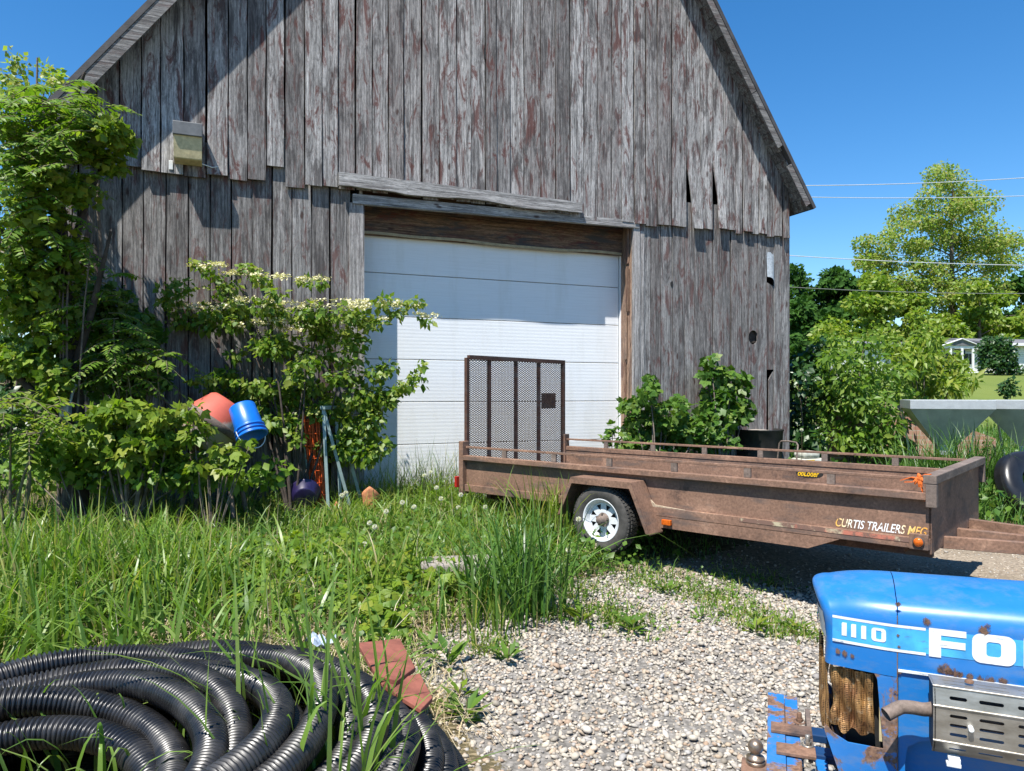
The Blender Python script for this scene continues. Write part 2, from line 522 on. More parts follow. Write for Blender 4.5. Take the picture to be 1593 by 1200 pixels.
barn = empty("barn", (BO.x, BO.y, 0), BA, "tall old barn of weathered grey boards with red paint remnants and white overhead door", "barn")
RAKE_D = -0.30
l0 = wall(240, 0, RAKE_D); l1 = wall(100, 140, RAKE_D); r0 = wall(1110, 0, RAKE_D); r1 = wall(1266, 325, RAKE_D)
kl = (l0[1] - l1[1]) / (l0[0] - l1[0]); kr = (r1[1] - r0[1]) / (r1[0] - r0[0])
apex_s = (l1[1] - kl * l1[0] - r0[1] + kr * r0[0]) / (kr - kl)
apex_z = l1[1] + kl * (apex_s - l1[0])
def roof_z(s): return min(l1[1] + kl * (s - l1[0]), r0[1] + kr * (s - r0[0]))
S_R = wall(1231, 345)[0]
EAVE_R = r1[0]
EAVE_Z = r1[1]
EAVE_L = l1[0] + (EAVE_Z - l1[1]) / kl
S_L = EAVE_L + (EAVE_R - S_R)
DEPTH = 12.0
TH = 0.14

def board(mb, s0, s1, z0, z1a, z1b, d, th=0.022, seg=9, jit=0.004, tilt=0.0, curl=0.0):
    vs = []
    for i in range(seg + 1):
        t = i / seg
        za = z0 + (z1a - z0) * t; zb = z0 + (z1b - z0) * t
        ja = random.uniform(-jit, jit); jb = random.uniform(-jit, jit)
        dd = d + tilt * t + curl * (1 - t) ** 3
        if i == 0: za += random.uniform(-.006, .006)
        vs += [(s0 + ja, dd, za), (s1 + jb, dd + random.uniform(-.001, .001), zb), (s1 + jb, dd + th, zb), (s0 + ja, dd + th, za)]
    fs = []
    for i in range(seg):
        for k in range(4):
            k2 = (k + 1) % 4
            fs.append((i * 4 + k, i * 4 + k2, i * 4 + 4 + k2, i * 4 + 4 + k))
    fs += [(3, 2, 1, 0), tuple(seg * 4 + q for q in range(4))]
    mb.add(vs, fs)

UP_D = -0.045
up_px = [66, 95, 124, 150, 186, 220, 250, 286, 322, 355, 385, 414, 444, 474, 501, 526, 554, 579, 604, 628, 657, 683, 710, 733, 755, 772, 794, 815, 841, 864, 887,
         908, 930, 952, 967, 987, 1005, 1023, 1046, 1068, 1089, 1109, 1126, 1145, 1156, 1170, 1181, 1193, 1205, 1218, 1229]
# foot of the upper boards in the photo, between two neighbouring edges
foot = [(124, 250), (186, 256), (220, 262), (286, 268), (322, 272), (355, 276), (385, 281), (443, 262), (444, 288), (500, 292), (526, 292), (700, 312), (841, 330), (985, 347), (1046, 352), (1110, 356), (1170, 363), (1229, 370)]
def foot_y(px):
    for (a, ya), (b_, yb) in zip(foot, foot[1:]):
        if a <= px <= b_: return ya + (yb - ya) * (px - a) / (b_ - a)
    return foot[0][1] if px < foot[0][0] else foot[-1][1]
mbu = MB()
wide = {1068: 0.030, 1109: 0.032, 755: 0.012}
for a, b_ in zip(up_px, up_px[1:]):
    mid = (a + b_) / 2
    if wall(b_, 300)[0] < S_L + .05: continue
    s0 = wall(a, foot_y(mid), UP_D)[0]; s1 = wall(b_, foot_y(mid), UP_D)[0]
    s0 += 0.006; s1 -= 0.006 + (0.012 if random.random() < .18 else 0)
    zf = wall(mid, foot_y(mid), UP_D)[1] + random.uniform(-.035, .02)
    if a == 414: zf += 0.09
    inset = 0.12
    c0, c1 = 0, 0
    nseg = 10
    if a in (1068, 1109):
        # warped board: its foot has sprung out and sideways, opening a black wedge
        zt0, zt1 = roof_z(s0) - .06, roof_z(s1) - .06
        vs = []
        for i in range(13):
            t = i / 12
            z = zf + (zt0 - zf) * t
            lean = max(0, 1 - (z - zf) / 0.95) 
            sh = 0.085 * (math.sin(lean * math.pi * .62) if lean > 0 else 0)
            dd = UP_D - 0.05 * lean ** 2
            vs += [(s0 + sh, dd, z), (s1 + sh * .25, dd - .002, z), (s1 + sh * .25, dd + .022, z), (s0 + sh, dd + .022, z)]
        mbu.add(vs, [(i * 4 + k, i * 4 + (k + 1) % 4, i * 4 + 4 + (k + 1) % 4, i * 4 + 4 + k) for i in range(12) for k in range(4)] + [(3, 2, 1, 0), (48, 49, 50, 51)])
    else:
        board(mbu, s0, s1, zf, roof_z(s0) - .05, roof_z(s1) - .05, UP_D + random.uniform(-.010, .006), seg=nseg,
              tilt=0.0, curl=random.choice([0, 0, 0, -.012, -.02]))
upper = mbu.build("upper_siding", M['barn_up'], barn)

lo_px = [[64, 93, 122, 155, 190, 223, 258, 293, 327, 360, 392, 424, 454, 485, 514, 545], [993, 1012, 1028, 1046, 1065, 1080, 1109, 1123, 1137, 1164, 1179, 1193, 1204, 1213, 1228]]
mbl = MB()
FLOOR_Z = BASE_Z - 0.10
hole_c = wall(1172, 525)
for run in lo_px:
    mbl = MB()
    for a, b_ in zip(run, run[1:]):
        if wall(b_, 420)[0] < S_L + .05: continue
        s0 = wall(a, 420)[0] + 0.006; s1 = wall(b_, 420)[0] - 0.006 - (0.010 if random.random() < .2 else 0)
        zt = wall((a + b_) / 2, foot_y((a + b_) / 2))[1] + 0.35
        z0 = FLOOR_Z + random.uniform(0, .05)
        d = random.uniform(-.004, .005)
        if a in (1164,):
            # round hole cut through one wide board (and its neighbour's edge)
            pass
        if a == 1193:
            # rotted board: broken off below, a gap left behind it
            zb = wall(1199, 575)[1]; zc = wall(1199, 440)[1]; zd = wall(1199, 402)[1]
            board(mbl, s0, s1, zb, zc, zc - .05, d)
            board(mbl, s0, s1, zd, zt, zt, d, seg=4)
            board(mbl, s0 + .045, s1, z0, zb - .16, zb - .03, d + .006)
            continue
        if a in (1137, 1164):
            # the pair of boards with the round hole between them
            hs, hz = hole_c; r = 0.088
            left = a == 1137
            hs2 = hs
            arc = []
            if s0 - .001 < hs + r and s1 + .001 > hs - r:
                out = [(s0, z0), (s1, z0)]
                if left:   # hole bites into the right edge
                    x = s1
                    dx = min(r, max(-r, x - hs)); t0 = math.acos(dx / r)
                    arc = [(hs + r * math.cos(t), hz + 1.18 * r * math.sin(t)) for t in np.linspace(-t0, -2 * math.pi + t0, 14)] if dx < r else []
                    loop = [(s0, z0), (s1, z0)] + arc + [(s1, zt), (s0, zt)]
                else:
                    x = s0
                    dx = min(r, max(-r, x - hs)); t0 = math.acos(dx / r)
                    arc = [(hs + r * math.cos(t), hz + 1.18 * r * math.sin(t)) for t in np.linspace(t0, -t0, 18)]
                    loop = [(s0, z0), (s1, z0), (s1, zt), (s0, zt)] + arc
                mbl.prism([loop], lambda p, q, t: (p, t, q), d, d + .022)
                continue
        board(mbl, s0, s1, z0, zt, zt, d)
    mbl.build("lower_siding", M['barn_low'], barn)

# torn white lining behind the rotted board
mbt = MB()
ta = wall(1192, 392); tb = wall(1204, 432)
pts = []
for i in range(8):
    for j in range(5):
        u, v = j / 4, i / 7
        s = wall(1193 + 11 * u, 400)[0]; z = wall(1199, 388 + 44 * v + (6 * u if v > .9 else 0) + random.uniform(-2, 2))[1]
        pts.append((s, 0.010 - .035 * v * math.sin(math.pi * u) - .02 * v, z))
mbt.add(pts, [(i * 5 + j, i * 5 + j + 1, i * 5 + j + 6, i * 5 + j + 5) for i in range(7) for j in range(4)], 0, True)
M['lining'] = plain("grey_white_lining", (0.30, 0.34, 0.38), 0.7, var=0.3, scale=30)
mbt.build("torn_lining", M['lining'], barn)

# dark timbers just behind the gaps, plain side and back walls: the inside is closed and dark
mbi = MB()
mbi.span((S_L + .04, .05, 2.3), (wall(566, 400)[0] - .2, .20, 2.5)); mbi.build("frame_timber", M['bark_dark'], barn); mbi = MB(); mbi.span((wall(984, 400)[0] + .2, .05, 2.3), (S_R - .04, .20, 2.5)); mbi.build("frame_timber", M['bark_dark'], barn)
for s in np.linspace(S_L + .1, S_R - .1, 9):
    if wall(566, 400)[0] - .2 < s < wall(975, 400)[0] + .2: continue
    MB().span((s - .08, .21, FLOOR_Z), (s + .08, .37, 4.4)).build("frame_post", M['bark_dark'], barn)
mbs = MB()
nb = 34
for k in range(nb):
    d0 = .03 + (DEPTH - .03) * k / nb; d1 = .03 + (DEPTH - .03) * (k + 1) / nb - .006
    mbs.span((S_R - .03, d0, FLOOR_Z), (S_R - .005, d1, EAVE_Z + .25))
mbs.build("side_wall", M['barn_low'], barn)
mbs = MB()
for k in range(nb):
    d0 = .03 + (DEPTH - .03) * k / nb; d1 = .03 + (DEPTH - .03) * (k + 1) / nb - .006
    mbs.span((S_L + .005, d0, FLOOR_Z), (S_L + .03, d1, EAVE_Z + .25))
mbs.build("side_wall", M['barn_low'], barn)
mbb = MB()
mbb.prism([[(S_L, FLOOR_Z), (S_R, FLOOR_Z), (S_R, roof_z(S_R)), (apex_s, apex_z - .1), (S_L, roof_z(S_L))]], lambda p, q, t: (p, t, q), DEPTH, DEPTH + .03)
mbb.build("back_wall", M['barn_low'], barn)

# roof: two slabs, planked underneath, with rake boards at the gable edge
def slab(name, sa, za, sb, zb, mat, d0, d1, t0, t1):
    n = Vector((-(zb - za), 0, sb - sa)).normalized()
    if n.z < 0: n = -n
    mb = MB()
    mb.prism([[(sa, za), (sb, zb), (sb + n.x * 0, zb), ] if False else [(sa + n.x * t0, za + n.z * t0), (sb + n.x * t0, zb + n.z * t0), (sb + n.x * t1, zb + n.z * t1), (sa + n.x * t1, za + n.z * t1)]],
             lambda p, q, t: (p, t, q), d0, d1)
    return mb.build(name, mat, barn)
M['rake'] = wood_mat("dark_rake_board", 0.62, 0.3, 0.6, vertical=False)
M['roof'] = plain("dark_roofing", (0.055, 0.053, 0.055), 0.7, var=0.4, scale=6, bumpiness=0.4)
roof = slab("roof", EAVE_L, EAVE_Z, apex_s, apex_z, M['roof'], RAKE_D - .02, DEPTH + .3, -.02, .035)
slab("roof", EAVE_R, EAVE_Z, apex_s, apex_z, M['roof'], RAKE_D - .02, DEPTH + .3, -.02, .035)
# soffit planks run along the barn's length under the roofing
for sgn, e in ((-1, EAVE_L), (1, EAVE_R)):
    mb = MB()
    L = math.hypot(apex_s - e, apex_z - EAVE_Z)
    ax = Vector(((apex_s - e) / L, 0, (apex_z - EAVE_Z) / L)); n = Vector((-ax.z, 0, ax.x))
    if n.z < 0: n = -n
    t = 0.02; k = 0
    while t < L:
        w = random.uniform(.13, .19)
        c = Vector((e, 0, EAVE_Z)) + ax * (t + w / 2) - n * (.035 + random.uniform(0, .004))
        d0 = RAKE_D + .03 + random.uniform(0, .03); d1 = .6 if k % 3 else .9
        R = Matrix((ax, Vector((0, 1, 0)), n)).transposed()
        mb.box(c + Vector((0, (d0 + d1) / 2, 0)), (w - .006, d1 - d0, .022), R)
        t += w; k += 1
    mb.build("soffit", M['barn_low'], barn)
    mb = MB()
    # fascia in lengths; the right one has lost a piece near the eave
    segs = [(0.0, L * .5), (L * .5 + .01, L)] if sgn < 0 else [(0.10, .75), (1.05, 1.9), (1.91, L)]
    for a, b_ in segs:
        wv = .125 if sgn < 0 else .10
        c = Vector((e, RAKE_D, EAVE_Z)) + ax * ((a + b_) / 2) - n * (.022 + wv / 2)
        R = Matrix((ax, Vector((0, 1, 0)), n)).transposed()
        mb.box(c, (b_ - a, .024, wv), R)
    mb.build("rake_board", M['rake'], barn)

# doorway: jambs, head, plywood header, overhead door of seven sections
s_dl = wall(566, 500)[0]; s_dr = wall(984, 500)[0]
zt_l = wall(566, 318)[1]; zt_r = wall(984, 352)[1]
mb = MB()
mb.add([(s_dl - .17, -.028, FLOOR_Z), (s_dl, -.028, FLOOR_Z), (s_dl, -.028, zt_l - .002), (s_dl - .17, -.028, zt_l - .002),
        (s_dl - .17, .02, FLOOR_Z), (s_dl, .02, FLOOR_Z), (s_dl, .02, zt_l - .002), (s_dl - .17, .02, zt_l - .002)],
       [(0, 1, 2, 3), (4, 7, 6, 5), (0, 4, 5, 1), (2, 6, 7, 3), (0, 3, 7, 4), (1, 5, 6, 2)])
mb.span((s_dl - .05, .021, FLOOR_Z), (s_dl - .012, RECESS - .05, 4.0))
mb.build("door_jamb", M['trim'], barn)
mb = MB()
mb.span((s_dr, -.03, FLOOR_Z), (s_dr + .10, .02, zt_r - .002)); mb.span((s_dr + .104, -.018, FLOOR_Z), (s_dr + .18, .02, zt_r - .06))
mb.build("door_jamb", M['trim'], barn)
mb = MB()
mb.span((s_dr + .003, .021, FLOOR_Z), (s_dr + .03, RECESS - .02, 3.95))
for i in range(6):
    z = FLOOR_Z + i * .66
    mb.box((s_dr - .008 - random.uniform(0, .012), random.uniform(.06, .2), z + .33), (.02, .07, .62), (0, random.uniform(-.02, .02), 0))
mb.build("split_post", M['raw'], barn)
ha = wall(548, 303); hb = wall(992, 345); hc = wall(992, 356); hd = wall(548, 318)
mb = MB()
mb.prism([[ha, hb, hc, hd]], lambda p, q, t: (p, t, q), -.045, .02)
mb.build("door_head", M['trim_h'], barn)
la = wall(527, 268, -.1); lb = wall(905, 316, -.1); lc = wall(905, 332, -.1); ld = wall(527, 289, -.1)
n = 24
top = [(la[0] + (lb[0] - la[0]) * i / n, la[1] + (lb[1] - la[1]) * i / n + random.uniform(-.004, .004)) for i in range(n + 1)]
bot = [(ld[0] + (lc[0] - ld[0]) * i / n, ld[1] + (lc[1] - ld[1]) * i / n + .018 * math.sin(i * .55 + 1) * (1 if 5 < i < 22 else .3) + random.uniform(-.004, .004)) for i in range(n + 1)]
mb = MB()
mb.prism([top + bot[::-1]], lambda p, q, t: (p, t, q), -.12, -.07)
plank = mb.build("nailed_plank", M['trim_h'], barn)
plank["label"] = "loose weathered plank nailed over the door head"
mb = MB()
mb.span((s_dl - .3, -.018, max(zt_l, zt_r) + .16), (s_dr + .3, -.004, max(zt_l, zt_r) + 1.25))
mb.build("light_stop_board", M['bark_dark'], barn)  # unseen sheet added to stop sun leaking between the upper boards
# plywood header behind the head
Z_DOOR = wall(566, 363, RECESS)[1]; Z_DOOR_R = wall(975, 397, RECESS)[1]
s0, s1 = s_dl - .05, s_dr + .002
mb = MB()
mb.prism([[(s0, Z_DOOR - .03), (s1, Z_DOOR_R - .03), (s1, zt_r + .9), (s0, zt_l + .9)]], lambda p, q, t: (p, t, q), RECESS - .06, RECESS - .035)  # header, with an unseen upper part added to keep leaking sun off
mb.build("header_board", M['header'], barn)
M['strip'] = plain("yellowed_weather_strip", (0.30, 0.24, 0.14), 0.6, var=0.3, scale=12)
mb = MB()
n = 40
path = []
for i in range(n + 1):
    t = i / n
    z = Z_DOOR + (Z_DOOR_R - Z_DOOR) * t - .012 - .022 * math.exp(-((t - .62) / .16) ** 2) + .005 * math.sin(t * 23)
    path.append((s_dl - .04 + (s_dr - .02 - s_dl + .04) * t, z))
mb.prism([[(a, z + .022) for a, z in path] + [(a, z - .012) for a, z in path[::-1]]], lambda p, q, t: (p, t, q), RECESS - .085, RECESS - .062)
mb.build("weather_strip", M['strip'], barn)

dm, nt, b = new_mat("white_door_steel", 0.45, 0, 0.4)
cn = coords(nt)
wv = nt.nodes.new("ShaderNodeTexWave"); wv.wave_type = 'BANDS'; wv.bands_direction = 'Z'; wv.inputs["Scale"].default_value = 7.0; wv.inputs["Distortion"].default_value = 0.15
link(nt, cn, wv.inputs["Vector"])
grain = noise(nt, coords(nt, (2.5, 2.5, 90)), 1.0, 4, 0.6)
dirt_n = noise(nt, coords(nt, (5, 5, .9)), 1.0, 7, 0.65)
c = mixc(nt, ramp(nt, dirt_n, [(0.50, 0.0), (0.75, 0.38)]), (0.74, 0.755, 0.77), (0.56, 0.55, 0.50))
c = mixc(nt, ramp(nt, grain, [(0.45, 0.0), (0.7, 0.16)]), c, (0.42, 0.42, 0.42))
link(nt, c, b.inputs["Base Color"])
bump(nt, b, math_n(nt, 'ADD', math_n(nt, 'MULTIPLY', wv.outputs[0], .6), grain), 0.16, 0.005)
door_mb = MB()
door_mb.span((s_dl - .08, RECESS + .03, FLOOR_Z), (s_dr - .015, RECESS + .045, 3.75))
door = door_mb.build("garage_door", M['strip'], barn)
SEC = 0.533
zt = Z_DOOR + .03
k = 0
s_end = wall(962, 500, RECESS)[0]
z = zt - .0
z_line1 = wall(625, 426.7, RECESS)[1]
zs = [zt] + [z_line1 - SEC * i for i in range(8)]
zs = [q for q in zs if q > FLOOR_Z] + [FLOOR_Z]
for a, b_ in zip(zs, zs[1:]):
    mb = MB().span((s_dl - .07, RECESS, b_ + .004), (s_end, RECESS + .029, a - .004))
    mb.build("door_section", dm, door, bevel=.004)
mb = MB().span((s_end + .012, RECESS - .03, FLOOR_Z), (s_end + .03, RECESS + .04, 3.6))
mb.build("track_strip", M['white'], door)

# knot holes and split ends: black discs paint the darkness of each hole
for (px, py, rx, rz, d) in ((754, 84, .016, .075, UP_D), (1045, 442, .022, .045, 0), (522, 470, .020, .038, 0), (500, 283, .012, .03, UP_D), (345, 448, .02, .045, 0), (1164, 375, .012, .022, 0), (1188, 356, .014, .02, UP_D), (628, 205, .010, .05, UP_D)):
    s, z = wall(px, py, d)
    lp = [(s + rx * math.cos(t) * random.uniform(.7, 1.1), z + rz * math.sin(t) * random.uniform(.7, 1.1)) for t in np.linspace(0, 2 * math.pi, 11, endpoint=False)]
    MB().prism([lp], lambda a, c, t: (a, t, c), d - .0085, d + .004).build("dark_hole_disc", M['blackmetal'], barn)
# ---- things fixed to the barn
bs, bz = wall(292, 221, -.25)
box = empty("wall_lamp", wpt(bs, -.045, bz), BA, "yellowed rectangular floodlight housing fixed high on the barn boards left of the door", "lamp")
M['cream'] = plain("yellowed_plastic", (0.52, 0.44, 0.25), 0.5, var=0.25, scale=20)
M['graybox'] = plain("grey_box_paint", (0.12, 0.125, 0.13), 0.5, var=0.2, scale=12)
hw, hh = .135, .19
mb = MB().prism([[(-.0, -hh), (-.17, -hh + .02), (-.22, hh - .10), (-.22, hh), (0, hh)]], lambda p, q, t: (t, p, q), -hw, hw)
mb.build("housing", M['cream'], box, bevel=.012)
mb = MB().span((-hw - .008, -.235, hh - .13), (hw + .008, .0, hh + .012)); mb.build("hood", M['graybox'], box, bevel=.008)
mb = MB().span((-hw - .055, -.03, -hh - .07), (-hw - .015, .0, -hh + .03)); mb.build("mounting_tab", M['decal_white'], box, bevel=.004)
mb = MB().tube([(hw, -.05, -hh + .02), (hw + .1, -.03, -hh), (hw + .17, -.02, -hh + .02), (hw + .24, -.01, -hh - .02)], .006, 6); mb.build("cable", M['decal_white'], box)

cs = wall(152, 300, -.10)
cpx = [(152, 268), (153, 330), (157, 385), (155, 430), (158, 490)]
mb = MB().tube([wpt(wall(a, q, -.10)[0], -.10, wall(a, q, -.10)[1]) for a, q in cpx], .017, 7)
o = mb.build("bare_stem", M['bark'])
tag(o, "bare pale vine stem hanging down the shaded corner of the barn", "vine stem")
# ------------------------------------------------------------------ utility trailer
M['weld_dust'] = plain('pale_dust', (0.36, 0.285, 0.205), 0.9, var=0.4, scale=40)
TA = math.radians(-41.5)
TL, TW = 4.43, 1.78
TT = Vector((math.cos(TA), math.sin(TA), 0)); TN = Vector((-math.sin(TA), math.cos(TA), 0))
TO = Vector((-0.511, 7.759, 0))
def trl(px, py, yl=0.0):
    """pixel -> (x, z) on the trailer's long vertical plane at local y = yl"""
    k = (px - CX) / FPX
    ox, oy = TO.x + TN.x * yl, TO.y + TN.y * yl
    x = (k * oy - ox) / (TT.x - k * TT.y)
    y = oy + TT.y * x
    return x, CAM_H + (HZ - py) / FPX * y

trailer = empty("utility_trailer", (TO.x, TO.y, 0), TA, "long rusty brown utility trailer with mesh tail ramp parked in front of the barn door", "trailer")
ZB, ZL, ZR = 0.50, 0.885, 0.975
for near in (True, False):
    y0 = 0.0 if near else TW
    so = -1 if near else 1                                     # outward
    mb = MB().span((0.03, y0, ZB + .075), (TL, y0 - so * .012, ZL - .045))
    pan = mb.build("side_panel", M['rust'], trailer)
    mb = MB().span((0.03, y0 + so * .055, ZL - .05), (TL - .005, y0 - so * .02, ZL)); mb.build("top_lip", M['rust'], pan, bevel=.004)
    mb = MB().span((0.03, y0 + so * .03, ZB), (TL - .002, y0 - so * .05, ZB + .074)); mb.build("bottom_rail", M['rust'], pan, bevel=.004)
    mb = MB().span((0.03, y0 + so * .012, ZR - .014), (TL - .02, y0 - so * .012, ZR + .008)); mb.build("hand_rail", M['rust'], pan, bevel=.003)
    pxs = [785, 862, 948, 1049, 1163, 1293] if near else [943, 1016, 1096, 1183, 1283, 1393]
    for q in pxs:
        x = trl(q, 720, y0)[0]
        if not 0.1 < x < TL - .05: continue
        mb = MB().span((x - .028, y0 + so * .011, ZL + .001), (x + .028, y0 - so * .011, ZR - .015)); mb.build("rail_post", M['rust_gray'], pan, bevel=.002)
    mb = MB().span((-.035, y0 + so * .055, ZB - .03), (.028, y0 - so * .035, 1.035)); mb.build("corner_post", M['rust'], trailer, bevel=.004)
# fenders and wheels
def fender(near):
    yl = -.235 if near else TW + .015
    y1 = -.013 if near else TW + .235
    q = [trl(868, 800, -.235), trl(888, 742, -.235), trl(981, 750, -.235), trl(1010, 832, -.235)]
    mb = MB()
    th = .012
    q[2] = (q[2][0], q[1][1])
    inner = [(q[0][0] + .02, q[0][1]), (q[1][0] + .012, q[1][1] - .055), (q[2][0] - .012, q[2][1] - .055), (q[3][0] - .03, q[3][1])]
    outer = q
    # bent top plate
    n = 4
    vs = []
    for (x, z) in outer: vs += [(x, yl, z), (x, y1, z), (x, y1, z - th), (x, yl, z - th)]
    mb.add(vs, [(i * 4 + k, i * 4 + (k + 1) % 4, i * 4 + 4 + (k + 1) % 4, i * 4 + 4 + k) for i in range(3) for k in range(4)] + [(3, 2, 1, 0), (12, 13, 14, 15)])
    # folded outer lip
    ye = yl if near else y1
    mb.prism([[outer[0], outer[1], outer[2], outer[3], inner[3], inner[2], inner[1], inner[0]]], lambda a, c, t: (a, t, c), ye - .006, ye + .006)
    f = mb.build("fender", M['rust'], trailer, bevel=.004)
    # back skirt closing the wheel box against the bed
    mb = MB().prism([[outer[0], outer[1], outer[2], outer[3]]], lambda a, c, t: (a, t, c), (-.012 if near else TW + .003), (-.004 if near else TW + .011))
    mb.build("fender_back", M['rust_dark'], trailer)
    return q
fq = fender(True); fender(False)
# pale dust lodged along the fender's front weld and on the ledge of the bottom rail
mb = MB()
xf = fq[3][0]; x2 = fq[2][0]; z2 = fq[2][1]; z3 = fq[3][1]
zl = ZB + .074
xm_ = x2 + (xf - x2) * (z2 - zl) / (z2 - z3)
pp = [(xm_ - .10, zl + .17), (xm_ - .045, zl + .075), (xm_ + .02, zl + .018), (xm_ + .30, zl + .001), (xm_ - .01, zl + .001), (xm_ - .06, zl + .05), (xm_ - .115, zl + .16)]
mb.prism([pp], lambda a, c, t: (a, t, c), -.030, -.0125)
mb.build("dust_streak", M['weld_dust'], trailer)
M['rim'] = paint_mat("chipped_white_rim", (0.60, 0.62, 0.64), 0.35, 0.35, 22, 0.1)
WX, WZ = trl(941, 808, -.13); WR = .298
def wheel(near):
    yc = -.125 if near else TW + .125
    so = -1 if near else 1
    w = empty("wheel", (WX, yc, WZ)); w.parent = trailer
    Mx = Matrix.Rotation(math.radians(90) * (1 if near else -1), 4, 'X')      # local +Z -> outward
    hw = .088
    prof = [(.175, -.075), (.20, -.085), (.255, -.09), (.283, -.078), (.296, -.05), (.298, 0), (.296, .05), (.283, .078), (.268, .087), (.240, .089), (.215, .083), (.190, .075), (.175, .066), (.172, 0)]
    mb = MB().lathe(prof, 56, Mx)
    # tread blocks
    for k in range(56):
        a = 2 * math.pi * k / 56
        for row, z in enumerate((-.062, -.03, 0, .03, .062)):
            aa = a + (.03 if row % 2 else 0)
            r = .299 if abs(z) < .05 else .292
            R = Matrix.Rotation(aa, 3, 'Z')
            c = R @ Vector((r, 0, z))
            mb.box(Mx.to_3x3() @ c, (.012, .022, .024), Mx.to_3x3() @ R)
    mb.build("tyre", M['rubber'], w)
    # rim: barrel + spoke plate with eight openings
    mb = MB()
    mb.lathe([(.186, .062), (.192, .072), (.188, .078), (.176, .070), (.168, .050), (.150, .030), (.146, .010)], 48, Mx)
    mb.lathe([(.183, -.07), (.16, -.05), (.15, -.01), (.146, .010)], 40, Mx)
    holes = []
    for k in range(8):
        a = 2 * math.pi * (k + .5) / 8
        tri = [(.138, -.19), (.138, .19), (.080, .0)]
        holes.append([(r * math.cos(a + t), r * math.sin(a + t)) for r, t in tri])
    ring = [(.1475 * math.cos(t), .1475 * math.sin(t)) for t in np.linspace(0, 2 * math.pi, 48, endpoint=False)]
    mid = [(.05 * math.cos(t), .05 * math.sin(t)) for t in np.linspace(0, 2 * math.pi, 24, endpoint=False)]
    def dish(a, c, t):
        r = math.hypot(a, c)
        return Mx @ Vector((a, c, t + .022))
    mb.prism([ring] + holes + [mid], dish, 0, .005)
    mb.build("rim", M['rim'], w)
    mb = MB().lathe([(.062, .030), (.050, .046), (.036, .05), (.034, .095), (.026, .104), (.0, .105)], 24, Mx)
    for k in range(5):
        a = 2 * math.pi * k / 5 + .3
        mb.box(Mx @ Vector((.056 * math.cos(a), .056 * math.sin(a), .048)), (.016, .016, .016))
    mb.build("hub", M['rust_gray'], w)
    mb = MB().tube([Mx @ Vector((0, 0, .004)), Mx @ Vector((0, 0, -.07))], .142, 24); mb.build("drum_dark_backing", M['blackmetal'], w)  # drum widened into a black disc that paints the spoke openings' shade
wheel(True); wheel(False)
mb = MB().bar((WX, -.03, WZ), (WX, TW + .03, WZ), .06, .06); mb.build("axle", M['rust_dark'], trailer)
# bed, chassis
mb = MB()
for k in range(9):
    y = .06 + (TW - .12) * k / 9
    mb.span((.04, y + .003, ZB + .012), (TL - .03, y + (TW - .12) / 9 - .003, ZB + .045))
mb.build("deck", M['barn_low'], trailer)
mb = MB()
for y in (.32, TW - .32): mb.span((.05, y - .03, ZB - .11), (TL - .05, y + .03, ZB - .002))
for x in np.linspace(.3, TL - .2, 7): mb.span((x - .025, .06, ZB - .055), (x + .025, TW - .06, ZB - .004))
mb.build("chassis", M['rust_dark'], trailer)
# deeper sill channel from the fender to a tapered front end
qa = trl(1008, 818, -.02); qb = trl(1293, 849, -.02); qc = trl(1262, 832, -.02)
zb_ = min(qa[1], qb[1])
mb = MB().prism([[(qa[0], zb_), (qc[0] - .02, zb_), (qb[0] + .06, ZB - .002), (qa[0], ZB - .002)]], lambda a, c, t: (a, t, c), -.028, .035)
mb.build("sill_channel", M['rust'], trailer, bevel=.003)
# front panel, cap rail with short end posts
mb = MB().span((TL - .012, .0, ZB - .03), (TL + .004, TW, .94)); fp = mb.build("front_panel", M['rust'], trailer)
mb = MB().span((TL - .035, -.062, .945), (TL + .045, TW + .062, 1.005)); mb.build("cap_rail", M['rust_gray'], fp, bevel=.005)
for y in (-.032, TW + .032):
    mb = MB().span((TL - .02, y - .03, .79), (TL + .045, y + .03, .944)); mb.build("cap_post", M['rust_gray'], fp, bevel=.005)
# drawbar
hx = TL + 1.55
mb = MB()
mb.bar((TL - .10, .38, ZB - .01), (hx, TW / 2 - .04, ZB - .01), .05, .085); mb.bar((TL - .10, TW - .38, ZB - .01), (hx, TW / 2 + .04, ZB - .01), .05, .085)
mb.bar((TL - .10, TW / 2, ZB - .012), (hx + .25, TW / 2, ZB - .012), .06, .07)
mb.span((TL + .5, .62, ZB - .035), (TL + .56, TW - .62, ZB + .02))
db = mb.build("drawbar", M['rust'], trailer, bevel=.004)
mb = MB().tube([(hx + .2, TW / 2, ZB + .0), (hx + .42, TW / 2, ZB + .0)], .045, 12); mb.build("coupler", M['blackmetal'], db)
mb = MB().bar((hx - .1, TW / 2 + .08, .2), (hx - .1, TW / 2 + .08, 1.05), .05, .05, up=(1, 0, 0)); mb.build("jack_post", M['rust_gray'], db)
